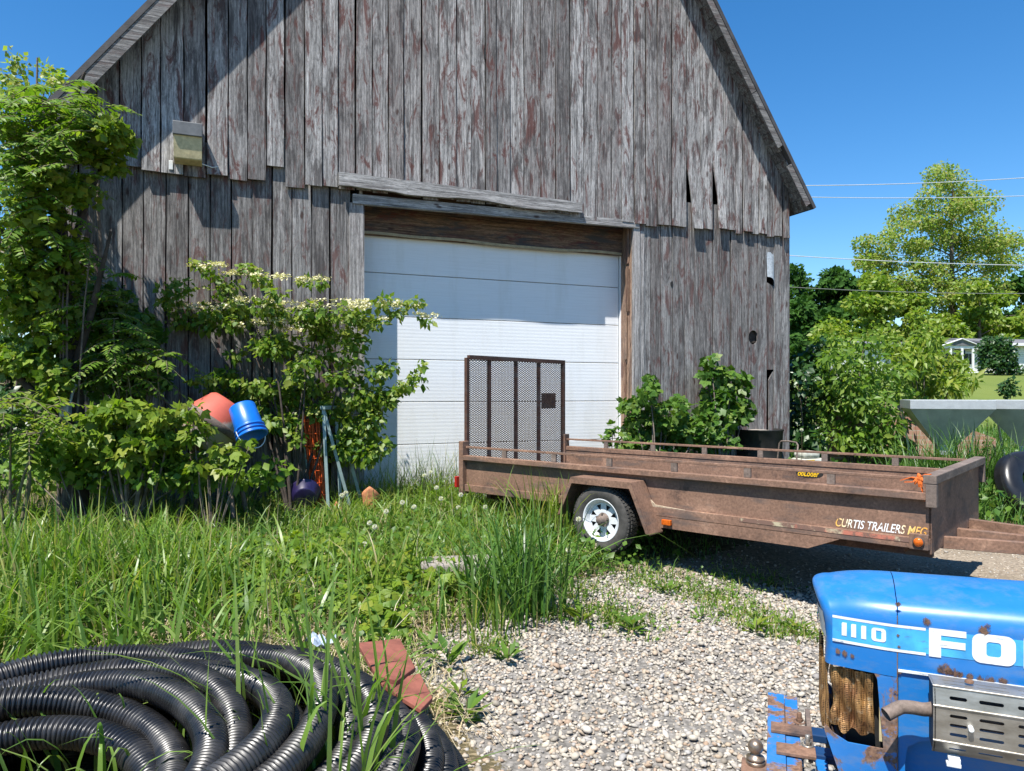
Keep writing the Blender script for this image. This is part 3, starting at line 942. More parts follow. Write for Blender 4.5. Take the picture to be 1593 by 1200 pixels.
# lamps, reflective strip, lettering
def on_side(name, px, py, mat, size, yl=-.034, shape='box'):
    x, z = trl(px, py, yl)
    mb = MB()
    if shape == 'box': mb.box((x, yl, z), (size[0], .03, size[1]))
    else: mb.lathe([(size[0], 0), (size[0], .012), (size[0] * .8, .022), (0, .026)], 24, Matrix.Translation((x, yl, z)) @ Matrix.Rotation(math.radians(90), 4, 'X'))
    return mb.build(name, mat, trailer, bevel=.004 if shape == 'box' else 0), x, z
lampbox, x, z = on_side("lamp_box", 1430, 843, M['rust'], (.115, .105), -.03)
mb = MB().lathe([(.036, 0), (.036, .012), (.030, .014)], 24, Matrix.Translation((x, -.045, z)) @ Matrix.Rotation(math.radians(90), 4, 'X')); mb.build("lamp_ring", M['rubber'], lampbox)
mb = MB().lathe([(.031, 0), (.030, .014), (.02, .022), (0, .025)], 24, Matrix.Translation((x, -.047, z)) @ Matrix.Rotation(math.radians(90), 4, 'X'))
mb.build("amber_lens", M['amber'], lampbox)
on_side("marker_lamp", 1037, 813, M['amber'], (.085, .045), -.055)
mb = MB().box((-.04, -.075, .60), (.03, .05, .12)); mb.build("tail_lamp", M['redlens'], trailer, bevel=.006)
tm, nt, b = new_mat("peeling_reflective_strip", 0.5)
n = noise(nt, coords(nt), 9, 7, 0.7); n2 = noise(nt, coords(nt, (3.2, 1, 1)), 1.0, 2)
cc = mixc(nt, ramp(nt, n2, [(0.56, 0.0), (0.59, 1.0)]), (0.42, 0.36, 0.24), (0.42, 0.15, 0.10))
link(nt, mixc(nt, ramp(nt, n, [(0.42, 0.0), (0.50, 1.0)]), cc, (0.17, 0.10, 0.075)), b.inputs["Base Color"])
xa, za = trl(1150, 806, -.031); xb, zb = trl(1424, 851, -.031)
mb = MB().span((xa, -.033, ZB + .038), (xb - .03, -.031, ZB + .068)); mb.build("reflective_strip", tm, trailer)
lm, nt, b = new_mat("gold_to_white_lettering", 0.4)
sx = nt.nodes.new("ShaderNodeSeparateXYZ"); tc = nt.nodes.new("ShaderNodeTexCoord"); link(nt, tc.outputs["Object"], sx.inputs[0])
xa, za = trl(1300, 806, -.002); xb, zb = trl(1447, 822, -.002); xb = min(xb, TL - .02)
f = nt.nodes.new("ShaderNodeMapRange"); f.inputs["From Min"].default_value = xa; f.inputs["From Max"].default_value = xb
link(nt, sx.outputs[0], f.inputs[0])
link(nt, ramp(nt, f.outputs[0], [(0.0, (.80, .42, .06)), (0.12, (.85, .75, .5)), (0.25, (.82, .82, .80)), (0.68, (.82, .82, .80)), (0.80, (.85, .6, .22)), (1.0, (.8, .36, .05))]), b.inputs["Base Color"])
src = b.inputs["Base Color"].links[0].from_socket
link(nt, mixc(nt, ramp(nt, noise(nt, coords(nt), 34, 7, .75), [(0.54, 0.0), (0.60, 1.0)]), src, (.15, .09, .065)), b.inputs["Base Color"])
text_mesh("side_lettering", "CURTIS TRAILERS MFG", lm, trailer, lambda a, c, t: (xa + a, -.0015 - t * .3, ZB + .085 + c), xb - xa, .062, shear=0.32, bold=0.012)
# torn yellow decal inside the far side
xa2, za2 = trl(1238, 733, TW - .014); xb2, zb2 = trl(1281, 735, TW - .014)
M['yellow'] = plain("yellow_decal", (0.70, 0.42, 0.01), 0.5, var=0.25, scale=60)
M['ink'] = plain("dark_decal", (0.02, 0.018, 0.015), 0.5)
ell = [(xa2 + (xb2 - xa2) * (.5 + .5 * math.cos(t)), za2 - .012 + .045 * math.sin(t)) for t in np.linspace(0, 2 * math.pi, 28, endpoint=False)]
mb = MB().prism([ell], lambda a, c, t: (a, t, c), TW - .0155, TW - .014); dec = mb.build("torn_decal", M['ink'], trailer)
text_mesh("decal_lettering", "obLoder", M['yellow'], dec, lambda a, c, t: (xa2 + .02 + a, TW - .0165, za2 - .045 + c), xb2 - xa2 - .06, .06, shear=.3, bold=.02)

# tail ramp: frame, uprights, expanded metal, latch plate
GZ0, GZ1, GY0, GY1 = ZB + .04, 1.965, .03, TW - .0
gate = empty("tail_ramp", (-.015, 0, 0)); gate.parent = trailer
mb = MB()
mb.span((-.02, GY0 + .043, GZ1 - .045), (.02, GY1 - .043, GZ1)); mb.span((-.02, GY0 + .043, GZ0), (.02, GY1 - .043, GZ0 + .045))
mb.span((-.02, GY0, GZ0), (.02, GY0 + .042, GZ1 - .03)); mb.span((-.02, GY1 - .042, GZ0), (.02, GY1, GZ1))
mb.build("ramp_frame", M['rust_dark'], gate)
def gate_y(px):
    k = (px - CX) / FPX
    return (k * TO.y - TO.x) / (TN.x - k * TN.y)
for q in (762.5, 804, 839.5):
    y = gate_y(q)
    mb = MB().span((-.014, y - .021, GZ0 + .046), (.014, y + .021, GZ1 - .046)); mb.build("ramp_slat", M['rust_dark'], gate)
mb = MB()
ya, yb, za, zb = GY0 + .03, GY1 - .03, GZ0 + .03, GZ1 - .03
stp_y, stp_z = .050, .0235
slope = stp_z / stp_y
def ribbon(p, q):
    a = Vector((0.012, p[0], p[1])); c = Vector((0.012, q[0], q[1]))
    if (c - a).length < .01: return
    d = (c - a).normalized(); n = Vector((0, -d.z, d.y)) * .0028; e = Vector((.0022, 0, 0))
    mb.add([a - n - e, a + n - e, a + n + e, a - n + e, c - n - e, c + n - e, c + n + e, c - n + e], [(0, 1, 5, 4), (1, 2, 6, 5), (2, 3, 7, 6), (3, 0, 4, 7)])
span_y = yb - ya
c = za - span_y * slope
while c < zb:
    for sg in (1, -1):
        # line z = c + slope*(y-ya)  or mirrored
        t0 = max(0, (za - c) / slope); t1 = min(span_y, (zb - c) / slope)
        if t1 > t0:
            if sg > 0: ribbon((ya + t0, c + slope * t0), (ya + t1, c + slope * t1))
            else: ribbon((yb - t0, c + slope * t0), (yb - t1, c + slope * t1))
    c += stp_z
mb.build("expanded_mesh", M['rust_dark'], gate)
y0, y1 = gate_y(846), gate_y(868)
mb = MB().span((-.026, y0, 1.36), (-.021, y1, 1.55)); mb.build("latch_plate", M['rust_gray'], gate)

# orange strap knotted on the near hand rail
sx_, sz_ = trl(1432, 747, 0)
M['orange'] = plain("orange_webbing", (0.62, 0.13, 0.02), 0.7, var=0.4, scale=60)
strap = empty("strap", TO + TT * sx_ + Vector((0, 0, ZR)), TA, "frayed orange strap knotted round the trailer's hand rail", "strap")
mb = MB()
random.seed(5)
for k in range(10):
    a = random.uniform(0, 6.3); r = random.uniform(.02, .05)
    mb.tube([(0, -.02, 0), (r * .5 * math.cos(a), -.03, r * .5 * math.sin(a)), (r * math.cos(a), -.028, r * math.sin(a) - .01)], [.016, .013, .005], 6)
mb.build("knot", M['orange'], strap)
mb = MB()
for (p, q, r_) in (((-.0, -.02, 0), (-.05, -.022, .006), (-.115, -.026, -.02)), ((0, -.02, .01), (.03, -.03, .03), (.07, -.03, .035)), ((0, -.02, -.01), (.015, -.02, -.08), (.03, -.012, -.15)), ((0, -.02, 0), (-.04, -.03, -.025), (-.09, -.02, -.03))):
    mb.bar(p, q, .006, .030, up=(0, 1, 0)); mb.bar(q, r_, .005, .024, up=(0, 1, 0))
mb.build("tail", M['orange'], strap)
# ------------------------------------------------------------------ compact tractor (nose to the left)
KA = math.radians(24.0)
KF = Vector((-math.cos(KA), math.sin(KA), 0))            # towards the nose
KS = Vector((math.cos(KA) * 0 + math.sin(KA), math.cos(KA), 0))   # towards the far side
KY = 2.10
KO = Vector(((1396 - CX) / FPX * KY, KY, 0)) + KS * 0.21     # centre line, at the seam of the hood
def kpt(l, s, z): return KO + KF * l + KS * s + Vector((0, 0, z))
# local space of the tractor: x = towards the tail, y = towards the far side
tractor = empty("compact_tractor", KO, -KA, "old blue compact tractor with chrome slotted exhaust guard and torn radiator mesh, parked on gravel", "tractor")
def kpx(px, py, s=-0.21):
    """pixel -> (x, z) on the tractor's lengthwise plane at local y = s"""
    k = (px - CX) / FPX
    X = -KF
    ox, oy = KO.x + KS.x * s, KO.y + KS.y * s
    x = (k * oy - ox) / (X.x - k * X.y)
    y = oy + X.y * x
    return x, CAM_H + (HZ - py) / FPX * y
HW = .21
NL = .175
def taper(x):
    return max(0, min(1, (-x - .01) / NL)) if x < -.01 else 0
def half_w(x): return HW - .030 * taper(x) ** 1.3
def hood_section(x, zb, ins=0.0, drop=0.0):
    """cross-section of the hood at station x, from the near bottom over the crown to the far bottom"""
    t = taper(x)
    w = half_w(x) - ins
    zt = .974 - .022 * t ** 2.5 + .012 * min(1, max(0, (x + .02) / .6)) - drop
    zs = zt - .030                                  # shoulder
    rc = .066
    pts = [(-w, zb), (-w, zb + .002), (-w, zb + .006), (-w, (zb + zs - rc) / 2), (-w, zs - rc - .004), (-w, zs - rc)]
    for k in range(1, 8):
        a = math.pi / 2 * k / 7
        pts.append((-w + rc - rc * math.cos(a), zs - rc + rc * math.sin(a)))
    n = 9
    for k in range(1, n):
        u = k / n
        pts.append(((-w + rc) + 2 * (w - rc) * u, zs + .028 * math.sin(math.pi * u) ** .7))
    for k in range(7, 0, -1):
        a = math.pi / 2 * k / 7
        pts.append((w - rc + rc * math.cos(a), zs - rc + rc * math.sin(a)))
    pts += [(w, zs - rc), (w, zs - rc - .004), (w, (zb + zs - rc) / 2), (w, zb + .006), (w, zb + .002), (w, zb)]
    return pts
def loft(mb, secs, close=False, mi=0):
    n = len(secs[0])
    vs = [p for s in secs for p in s]
    fs = [(i * n + k, i * n + k + 1, (i + 1) * n + k + 1, (i + 1) * n + k) for i in range(len(secs) - 1) for k in range(n - 1)]
    mb.add(vs, fs, mi, True)
Z_SEAM = .745
mb = MB()
secs = []
for x in [.0012, .004, .010] + list(np.linspace(.03, 1.15, 14)):
    secs.append([(x, y, z) for y, z in hood_section(x, Z_SEAM)])
loft(mb, secs)
hood = mb.build("hood", M['blue'], tractor)
sol = hood.modifiers.new("sheet", 'SOLIDIFY'); sol.thickness = .004; sol.offset = -1
# nose cowl: full cheeks, a tightly rounded corner and a slightly bowed, raked front
mb = MB()
ZN = .722
def rake(z): return .030 * (.93 - z) / .2 - .012 * ((z - .84) / .1) ** 2
secs = []
for x in (-.0012, -.004, -.010, -.03, -.06, -.09, -.12, -.15, -NL):
    f = max(0, (-x - .08) / (NL - .08))
    secs.append([(x + f * rake(z) * .6, y, z) for y, z in hood_section(x, ZN)])
RC = .034
for i in range(1, 11):
    a = math.pi / 2 * i / 10
    ins = RC * (1 - math.cos(a)); fwd = RC * math.sin(a)
    wm = half_w(-NL) - ins
    secs.append([(-NL - fwd + rake(z) * (.6 + .4 * math.sin(a)) - .016 * math.sin(a) * (1 - (y / wm) ** 2), y, z) for y, z in hood_section(-NL, ZN, ins, ins * .8)])
loft(mb, secs)
n = len(secs[-1])
last = secs[-1]
fs = []
for k in range(n // 2):
    a, b_ = k, n - 1 - k
    if b_ - a > 1: fs.append((a, a + 1, b_ - 1, b_) if b_ - 1 > a + 1 else (a, a + 1, b_))
mb.add(list(last), fs, 0, True)
nose = mb.build("nose_cowl", M['blue'], tractor)
bmx = bmesh.new(); bmx.from_mesh(nose.data); bmesh.ops.remove_doubles(bmx, verts=bmx.verts, dist=1e-5); bmesh.ops.recalc_face_normals(bmx, faces=bmx.faces); bmx.to_mesh(nose.data); bmx.free()
def front_x(z): return -NL - RC + rake(z) - .016

# side panels and grille surround
def cutline(px, py): return kpx(px, py, -HW)
mb = MB()
w = HW - .004
arch_c = kpx(1440, 1215, -w)
sp = [(.003, Z_SEAM - .004), (.003, .30)]
ax0, az0 = kpx(1396, 1200, -w); 
arch = [(kpx(1394, 1240, -w)), (kpx(1400, 1185, -w)), (kpx(1412, 1162, -w)), (kpx(1430, 1154, -w)), (kpx(1475, 1152, -w)), (kpx(1520, 1158, -w))]
loop = [(.003, Z_SEAM - .006), (.003, .36)] + [(max(.02, a), c) for a, c in arch] + [(1.12, arch[-1][1]), (1.12, Z_SEAM - .006)]
mb.prism([loop], lambda a, c, t: (a, t, c), -w, -w + .004)
mb.prism([loop], lambda a, c, t: (a, t, c), w - .004, w)
side = mb.build("side_panel", M['blue'], tractor)
mb = MB().span((.004, -w + .045, .20), (.60, -w + .05, .62)); mb.build("inner_panel", M['blue'], tractor)
# surround of the front mesh: rear posts, sill that sweeps down from the front
mb = MB()
for sg in (-1, 1):
    y = sg * HW
    lp = [(-.0012, ZN - .001), (-.0012, .30), (-.10, .30), (-.150, .385), (-.196, .520), (-.190, .535), (-.172, .515), (-.130, .497), (-.036, .503), (-.052, .705), (-.06, ZN - .001)]
    def bend(a, c, t, sg=sg):
        return (a, sg * (half_w(a) - t), c)
    mb.prism([lp], bend, 0.0005, .006)
mb.span((-.150, -.15, .30), (-.140, .15, .40))
mb.add([(-.150, -.168, .385), (-.150, .168, .385), (-.196, .168, .520), (-.196, -.168, .520), (-.144, -.168, .385), (-.144, .168, .385), (-.190, .168, .520), (-.190, -.168, .520)],
       [(0, 1, 2, 3), (4, 7, 6, 5), (0, 4, 5, 1), (2, 6, 7, 3), (0, 3, 7, 4), (1, 5, 6, 2)])
cheek = mb.build("grille_surround", M['blue_worn'], tractor, bevel=.002)

# crumpled pleated radiator mesh (front and the near opening)
mm, nt, b = new_mat("brass_insect_mesh", 0.5, 0.55, 0.5)
tc = coords(nt, (1, 1, 1))
vz = voronoi(nt, coords(nt, (150, 150, 190)), 1.0, rand=0.15)
n = noise(nt, tc, 13, 5, 0.6)
c = mixc(nt, ramp(nt, n, [(0.35, 0.0), (0.65, 1.0)]), (0.40, 0.23, 0.085), (0.17, 0.075, 0.03))
c = mixc(nt, ramp(nt, noise(nt, tc, 30, 3), [(0.6, 0.0), (0.72, 0.6)]), c, (0.55, 0.47, 0.33))
link(nt, mixc(nt, 1.0, c, ramp(nt, vz.outputs["Distance"], [(0.22, 0.12), (0.48, 1.1)]), 'MULTIPLY'), b.inputs["Base Color"])
bump(nt, b, vz.outputs["Distance"], 0.6, 0.004)
random.seed(3)
def pleat_sheet(p0, p1, z0, z1, pleats, depth, nrm, crumple, taper=0.0):
    mb = MB(); nu, nv = pleats * 8 + 1, 26
    p0 = Vector(p0); p1 = Vector(p1); nrm = Vector(nrm)
    vs = []
    for j in range(nv):
        v = j / (nv - 1)
        for i in range(nu):
            u = i / (nu - 1)
            uu = u + .05 * math.sin(v * 5 + 2.0 * u) * crumple + .03 * math.sin(11 * v + 4 * u) * crumple
            d = depth * math.sin(u * pleats * 2 * math.pi + .9 * math.sin(v * 3.1)) * (1 - .45 * abs(math.sin(v * 4 + u * 7)) * crumple)
            d += .010 * crumple * math.sin(7 * u + 9 * v)
            z = z1 + (z0 - z1) * v * (1 - taper * abs(math.sin(u * 9 + 1)))
            vs.append(p0 + (p1 - p0) * uu + nrm * d + Vector((0, 0, z)))
    mb.add(vs, [(j * nu + i, j * nu + i + 1, (j + 1) * nu + i + 1, (j + 1) * nu + i) for j in range(nv - 1) for i in range(nu - 1)], 0, True)
    return mb
def sheet_path(pts, z0, z1, pleats, depth, crumple, cut=0.0):
    """a pleated sheet hung along a plan path"""
    pts = [Vector((p[0], p[1], 0)) for p in pts]
    seg = [(b_ - a).length for a, b_ in zip(pts, pts[1:])]; tot = sum(seg)
    def at(u):
        d = max(0, min(1, u)) * tot
        for a, b_, L in zip(pts, pts[1:], seg):
            if d <= L + 1e-6: return a + (b_ - a) * (d / L), Vector((-(b_ - a).y, (b_ - a).x, 0)).normalized()
            d -= L
        return pts[-1], Vector((0, 1, 0))
    mb = MB(); nu, nv = pleats * 9 + 1, 30
    vs = []
    for j in range(nv):
        v = j / (nv - 1)
        for i in range(nu):
            u = i / (nu - 1)
            p, n_ = at(u + .035 * crumple * (math.sin(v * 4.2 + 3 * u) * (1 - u) + .5 * math.sin(10 * v + 5 * u) * u))
            ph = u * pleats * 2 * math.pi + 1.1 * math.sin(v * 3.1 + u)
            d = depth * (abs(math.sin(ph / 2)) ** .6 * 2 - 1) * (1 - .35 * abs(math.sin(v * 4 + u * 7)) * crumple) + .006 * crumple * math.sin(7 * u + 9 * v)
            zz0 = z0 + cut * (.5 + .5 * math.sin(u * 17)) 
            vs.append(p + n_ * d + Vector((0, 0, z1 + (zz0 - z1) * v)))
    mb.add(vs, [(j * nu + i, j * nu + i + 1, (j + 1) * nu + i + 1, (j + 1) * nu + i) for j in range(nv - 1) for i in range(nu - 1)], 0, True)
    return mb
sheet_path([(-.058, -.178), (-.165, -.160), (-.176, -.145)], .515, .712, 4, .011, 1.0, .02).build("torn_mesh", mm, tractor)
sheet_path([(-.182, -.150), (-.204, -.11), (-.208, .15)], .505, .724, 11, .006, .5).build("front_mesh", mm, tractor)
MB().span((-.046, -.185, .515), (-.038, -.178, .70)).build("mesh_edge", M['cream'], tractor)
mb = MB().span((-.135, -.12, .44), (-.03, .18, .74)); mb.build("radiator_core", M['blackmetal'], tractor)

# decals: two white lines with a light-blue band, number and name
def skin(a, c, t, w0=HW):
    """a point of the hood's near side, proud of it by t"""
    x = a
    return (x, -half_w(x) - t, c)
BT, BB = kpx(1396, 974, -HW)[1], kpx(1396, 1012, -HW)[1]
def strip(name, xa, xb, za, zb, mat, t, n=16):
    mb = MB()
    vs = []
    for i in range(n + 1):
        x = xa + (xb - xa) * i / n
        vs += [skin(x, za, t), skin(x, zb, t)]
    mb.add(vs, [(2 * i, 2 * i + 2, 2 * i + 3, 2 * i + 1) for i in range(n)])
    return mb.build(name, mat, tractor, recalc=False)
x_end = kpx(1440, 985, -HW)[0]
band = strip("decal_band", -NL + .002, 1.12, BB, BT, M['decal_blue'], .0012, 40)
strip("decal_line", -NL + .002, x_end, BT - .004, BT + .004, M['decal_white'], .002)
strip("decal_line", -NL + .002, x_end, BB - .004, BB + .004, M['decal_white'], .002)
zc = (BT + BB) / 2
mb = MB()
vs = []
for i in range(13):
    y = -.165 + .33 * i / 12
    wm = half_w(-NL) - RC
    for z in (BB - .004, BT + .006):
        yy = max(-1, min(1, y / wm))
        xx = front_x(z) + .016 * yy * yy + (0 if abs(y) < wm else RC - math.sqrt(max(0, RC * RC - (abs(y) - wm) ** 2)))
        vs.append((xx - .0022, y, z))
mb.add(vs, [(2 * i, 2 * i + 1, 2 * i + 3, 2 * i + 2) for i in range(12)])
mb.build("front_badge", M['decal_white'], tractor)
Mx = Matrix.Translation((front_x(zc) - .0045, -.04, zc)) @ Matrix.Rotation(math.radians(-90), 4, 'Y')
MB().lathe([(.030, 0), (.030, .002), (.024, .002), (.024, 0)], 28, Mx).lathe([(.012, 0), (.012, .002), (0, .002)], 16, Mx).build("badge_ring", M['bluedark'], tractor)
def rrect(x0, x1, z0, z1, r, n=5):
    out = []
    for cx, cz, a0 in ((x1 - r, z1 - r, 0), (x0 + r, z1 - r, 90), (x0 + r, z0 + r, 180), (x1 - r, z0 + r, 270)):
        for k in range(n + 1):
            a = math.radians(a0 + 90 * k / n)
            out.append((cx + r * math.cos(a), cz + r * math.sin(a)))
    return out
bh = BT - BB
# number: three slab ones and an oblong nought
mb = MB()
for q in (1313, 1327.5, 1343):
    x0 = kpx(q - 3.6, 980, -HW + .02)[0]; x1 = kpx(q + 4.2, 980, -HW + .02)[0]
    mb.prism([[(x0, BB + .018), (x1, BB + .018), (x1, BT - .014), (x0 + .002, BT - .014), (x0, BT - .017)]], lambda a, c, t: skin(a, c, t), .0015, .0025)
x0 = kpx(1355.5, 980, -HW + .01)[0]; x1 = kpx(1378, 980, -HW + .01)[0]
mb.prism([rrect(x0, x1, BB + .018, BT - .014, .009), rrect(x0 + .012, x1 - .012, BB + .025, BT - .021, .003)], lambda a, c, t: skin(a, c, t), .0015, .0025)
mb.build("model_number", M['decal_white'], tractor)
# name in broad block capitals
LH0, LH1 = BB - .004, BT + .006
def letter(name, loops): 
    mb = MB().prism(loops, lambda a, c, t: skin(a, c, t), .002, .003)
    return mb.build(name, M['decal_white'], tractor)
xF0 = kpx(1445, 990, -HW)[0]; xF1 = kpx(1503, 1000, -HW)[0]
H = LH1 - LH0
letter("letter", [[(xF0, LH0), (xF0 + .030, LH0), (xF0 + .030, LH0 + H * .36), (xF1 - .002, LH0 + H * .36), (xF1 - .002, LH0 + H * .60), (xF0 + .030, LH0 + H * .60), (xF0 + .030, LH0 + H * .78), (xF1, LH0 + H * .78), (xF1, LH1), (xF0, LH1)]])
xO0 = kpx(1512, 1000, -HW)[0]; xO1 = kpx(1580, 1010, -HW)[0]
letter("letter", [rrect(xO0, xO1, LH0, LH1, .022), rrect(xO0 + .034, xO1 - .034, LH0 + H * .25, LH1 - H * .25, .008)])
xR = xO1 + .018
W_ = xO1 - xO0
letter("letter", [[(xR, LH0), (xR + .03, LH0), (xR + .03, LH0 + H * .34), (xR + W_ * .5, LH0 + H * .34), (xR + W_ * .66, LH0), (xR + W_, LH0), (xR + W_ * .80, LH0 + H * .38), (xR + W_ * .95, LH0 + H * .55), (xR + W_ * .95, LH1 - H * .14), (xR + W_ * .82, LH1), (xR, LH1)],
                  [(xR + .03, LH0 + H * .55), (xR + W_ * .62, LH0 + H * .55), (xR + W_ * .62, LH0 + H * .76), (xR + .03, LH0 + H * .76)]])
xD = xR + W_ + .018
def dshape(x0, x1, z0, z1, r):
    return [(x0, z0), (x1 - r, z0)] + [(x1 - r + r * math.sin(t), z0 + r - r * math.cos(t)) for t in np.linspace(.2, math.pi / 2, 5)] + [(x1 - r + r * math.cos(t), z1 - r + r * math.sin(t)) for t in np.linspace(0, math.pi / 2, 6)] + [(x0, z1)]
letter("letter", [dshape(xD, xD + W_ * .95, LH0, LH1, .030), dshape(xD + .032, xD + W_ * .95 - .032, LH0 + H * .25, LH1 - H * .25, .010)])
# rust spots and chrome seam strip
M['rustbolt'] = rust_mat("rusty_bolt_steel", (0.15, 0.085, 0.055), (0.07, 0.035, 0.025), (0.25, 0.16, 0.11), 0.9, 30)
M['rustspot'] = rust_mat("rust_blister", (0.15, 0.085, 0.055), (0.06, 0.035, 0.025), (0.24, 0.16, 0.11), 0.9, 30)
nt = M['rustspot'].node_tree; b = nt.nodes["Principled BSDF"]
tc = nt.nodes.new("ShaderNodeTexCoord"); sx = nt.nodes.new("ShaderNodeVectorMath"); sx.operation = 'DISTANCE'; sx.inputs[1].default_value = (.5, .5, .5)
mz = nt.nodes.new("ShaderNodeVectorMath"); mz.operation = 'MULTIPLY_ADD'; mz.inputs[1].default_value = (1, 0, 1); mz.inputs[2].default_value = (0, .5, 0)
link(nt, tc.outputs["Generated"], mz.inputs[0]); link(nt, mz.outputs[0], sx.inputs[0])
nz = noise(nt, coords(nt, (1, 1, .55)), 75, 8, .75)
link(nt, ramp(nt, math_n(nt, 'ADD', sx.outputs["Value"], math_n(nt, 'MULTIPLY', math_n(nt, 'SUBTRACT', nz, .5), 1.9)), [(0.10, 0.95), (0.42, 0.0)]), b.inputs["Alpha"])
def blot(px, py, r, s=-HW):
    r *= 1.25
    x, z = kpx(px, py, s)
    lp = [(x + r * random.uniform(.6, 1.1) * math.cos(t), z + r * random.uniform(.6, 1.2) * math.sin(t)) for t in np.linspace(0, 2 * math.pi, 13, endpoint=False)]
    MB().prism([lp], lambda a, c, t: skin(a, c, t), .0024, .0034).build("rust_spot", M['rustspot'], tractor)
for q in ((1398, 941, .008), (1442, 968, .012), (1530, 980, .014), (1535, 973, .008), (1397, 988, .005), (1398, 1006, .006), (1399, 1046, .006), (1470, 1043, .016), (1485, 1047, .012), (1510, 1053, .013), (1540, 1059, .016), (1560, 1062, .012), (1393, 1076, .008), (1304, 1017, .009), (1314, 1020, .009), (1326, 1023, .007), (1462, 1042, .009), (1478, 1046, .010), (1495, 1050, .010), (1525, 1056, .011)):
    blot(*q)
mb = MB().span((-.0012, -HW - .001, .37), (.0012, -HW + .004, .90)); mb.build("rusty_seam", M['rustbolt'], tractor)
mb = MB().span((.002, -HW - .004, Z_SEAM - .006), (1.12, -HW + .002, Z_SEAM + .001)); mb.build("chrome_strip", M['decal_white'], tractor)

# exhaust guard: bent slotted sheet
sm, nt, b = new_mat("dull_chrome", 0.36, 0.7, 0.5)
n = noise(nt, coords(nt, (3, 3, 8)), 4, 6, 0.65)
link(nt, ramp(nt, n, [(0.3, (0.24, 0.215, 0.175)), (0.6, (0.40, 0.37, 0.32)), (0.8, (0.50, 0.50, 0.50))]), b.inputs["Base Color"])
guard = empty("exhaust_guard", (0, 0, 0)); guard.parent = tractor
YG = -HW - .155
gx0 = kpx(1452, 1100, YG)[0]
gx1 = gx0 + .62
prof = [(-HW - .03, kpx(1445, 1049, -HW - .03)[1]), (YG + .012, kpx(1451, 1066, YG + .012)[1]), (YG, kpx(1452, 1097, YG)[1]), (YG + .004, kpx(1452, 1152, YG)[1]), (YG + .035, kpx(1452, 1170, YG + .03)[1])]
def slot(x, w_, v, h): return rrect(x, x + w_, v - h / 2, v + h / 2, h / 2 * .98, 4)
def panel(i, rows):
    (y0, z0), (y1, z1) = prof[i], prof[i + 1]
    L = math.hypot(y1 - y0, z1 - z0)
    ny_, nz_ = (z1 - z0) / L, -(y1 - y0) / L
    holes = []
    for v, xs, h in rows:
        for x, w_ in xs: holes.append(slot(gx0 + x, w_, v * L, h))
    mb = MB().prism([[(gx0, 0.0008), (gx1, 0.0008), (gx1, L - .0008), (gx0, L - .0008)]] + holes,
                    lambda a, c, t: (a, y0 + (y1 - y0) * c / L - ny_ * t * 0, z0 + (z1 - z0) * c / L) if t == 0 else (a, y0 + (y1 - y0) * c / L + .002 * (-ny_ if ny_ < 0 else -ny_) * 1.0, z0 + (z1 - z0) * c / L + .002 * -nz_), 0, 1)
    return mb
XS = [(.038, .040), (.105, .055), (.190, .055), (.275, .055), (.36, .055)]
XT = [(.030, .055), (.105, .075), (.205, .075), (.30, .075)]
for i, rows in enumerate(([(.38, XT, .005), (.68, XT, .005)], [(.52, XS, .009)], [(.24, XS, .009), (.50, XS, .009), (.76, XS, .009)], [(.5, XS, .006)])):
    panel(i, rows).build("slotted_sheet", sm, guard)
mb = MB()
for a, z in prof[1:-1]: mb.tube([(gx0, a, z), (gx1, a, z)], .0035, 8)
mb.build("folded_edge", sm, guard)
mb = MB().prism([[(prof[0][0], prof[0][1])] + [p for p in prof[1:]] + [(-HW - .03, prof[-1][1])]], lambda a, c, t: (t, a, c), gx0 + .003, gx0 + .006)
mb.build("end_plate", M['blackmetal'], guard)
zb_ = prof[2][1] + .6 * (prof[3][1] - prof[2][1])
mb = MB().tube([(gx0 + .085, YG + .004, zb_ + .012), (gx0 + .085, YG - .014, zb_ + .012)], .0065, 10)
mb.build("guard_bolt", M['decal_white'], guard)
zt_ = .5 * (prof[0][1] + prof[1][1]) + .006; yt_ = .5 * (prof[0][0] + prof[1][0])
mb = MB().lathe([(.011, 0), (.011, .006), (.006, .009), (0, .009)], 8, Matrix.Translation((gx0 + .092, yt_, zt_))); mb.build("rusty_bolt", M['rustbolt'], guard)
mb = MB().box((gx0 + .05, YG + .02, prof[-1][1] - .005), (.028, .03, .012)).box((gx0 + .048, YG + .012, prof[-1][1] - .016), (.034, .02, .010)); mb.build("clip", M['decal_white'], guard, bevel=.002)
# muffler and tail pipe
yc, zc_ = -HW - .075, .5 * (prof[1][1] + prof[3][1])
mb = MB().tube([(gx0 + .03, yc, zc_), (gx0 + .04, yc, zc_), (gx1 - .04, yc, zc_), (gx1 - .03, yc, zc_)], [.03, .052, .052, .03], 20); muf = mb.build("muffler", M['rust_gray'], tractor)
ze = kpx(1420, 1101, yc)[1]
xe = kpx(1395, 1101, yc - .01)[0]; xt = kpx(1377, 1115, yc - .03)[0]
path = [(gx0 + .05, yc, zc_), (gx0 - .005, yc, ze + .001), (gx0 - .04, yc, ze), (xe + .014, yc - .003, ze - .002), (xe - .004, yc - .012, ze - .009), (xt + .002, yc - .026, ze - .022)]
sm_path = []
for i in range(len(path) - 1):
    for k in range(4):
        t = k / 4
        p0 = Vector(path[max(i - 1, 0)]); p1 = Vector(path[i]); p2 = Vector(path[i + 1]); p3 = Vector(path[min(i + 2, len(path) - 1)])
        sm_path.append(.5 * ((2 * p1) + (p2 - p0) * t + (2 * p0 - 5 * p1 + 4 * p2 - p3) * t * t + (3 * p1 - p0 - 3 * p2 + p3) * t ** 3))
sm_path.append(Vector(path[-1]))
mb = MB().tube(sm_path, .0185, 18, caps=False)
inner = sm_path[-6:][::-1]
mb.tube(inner, .0160, 18, caps=False)
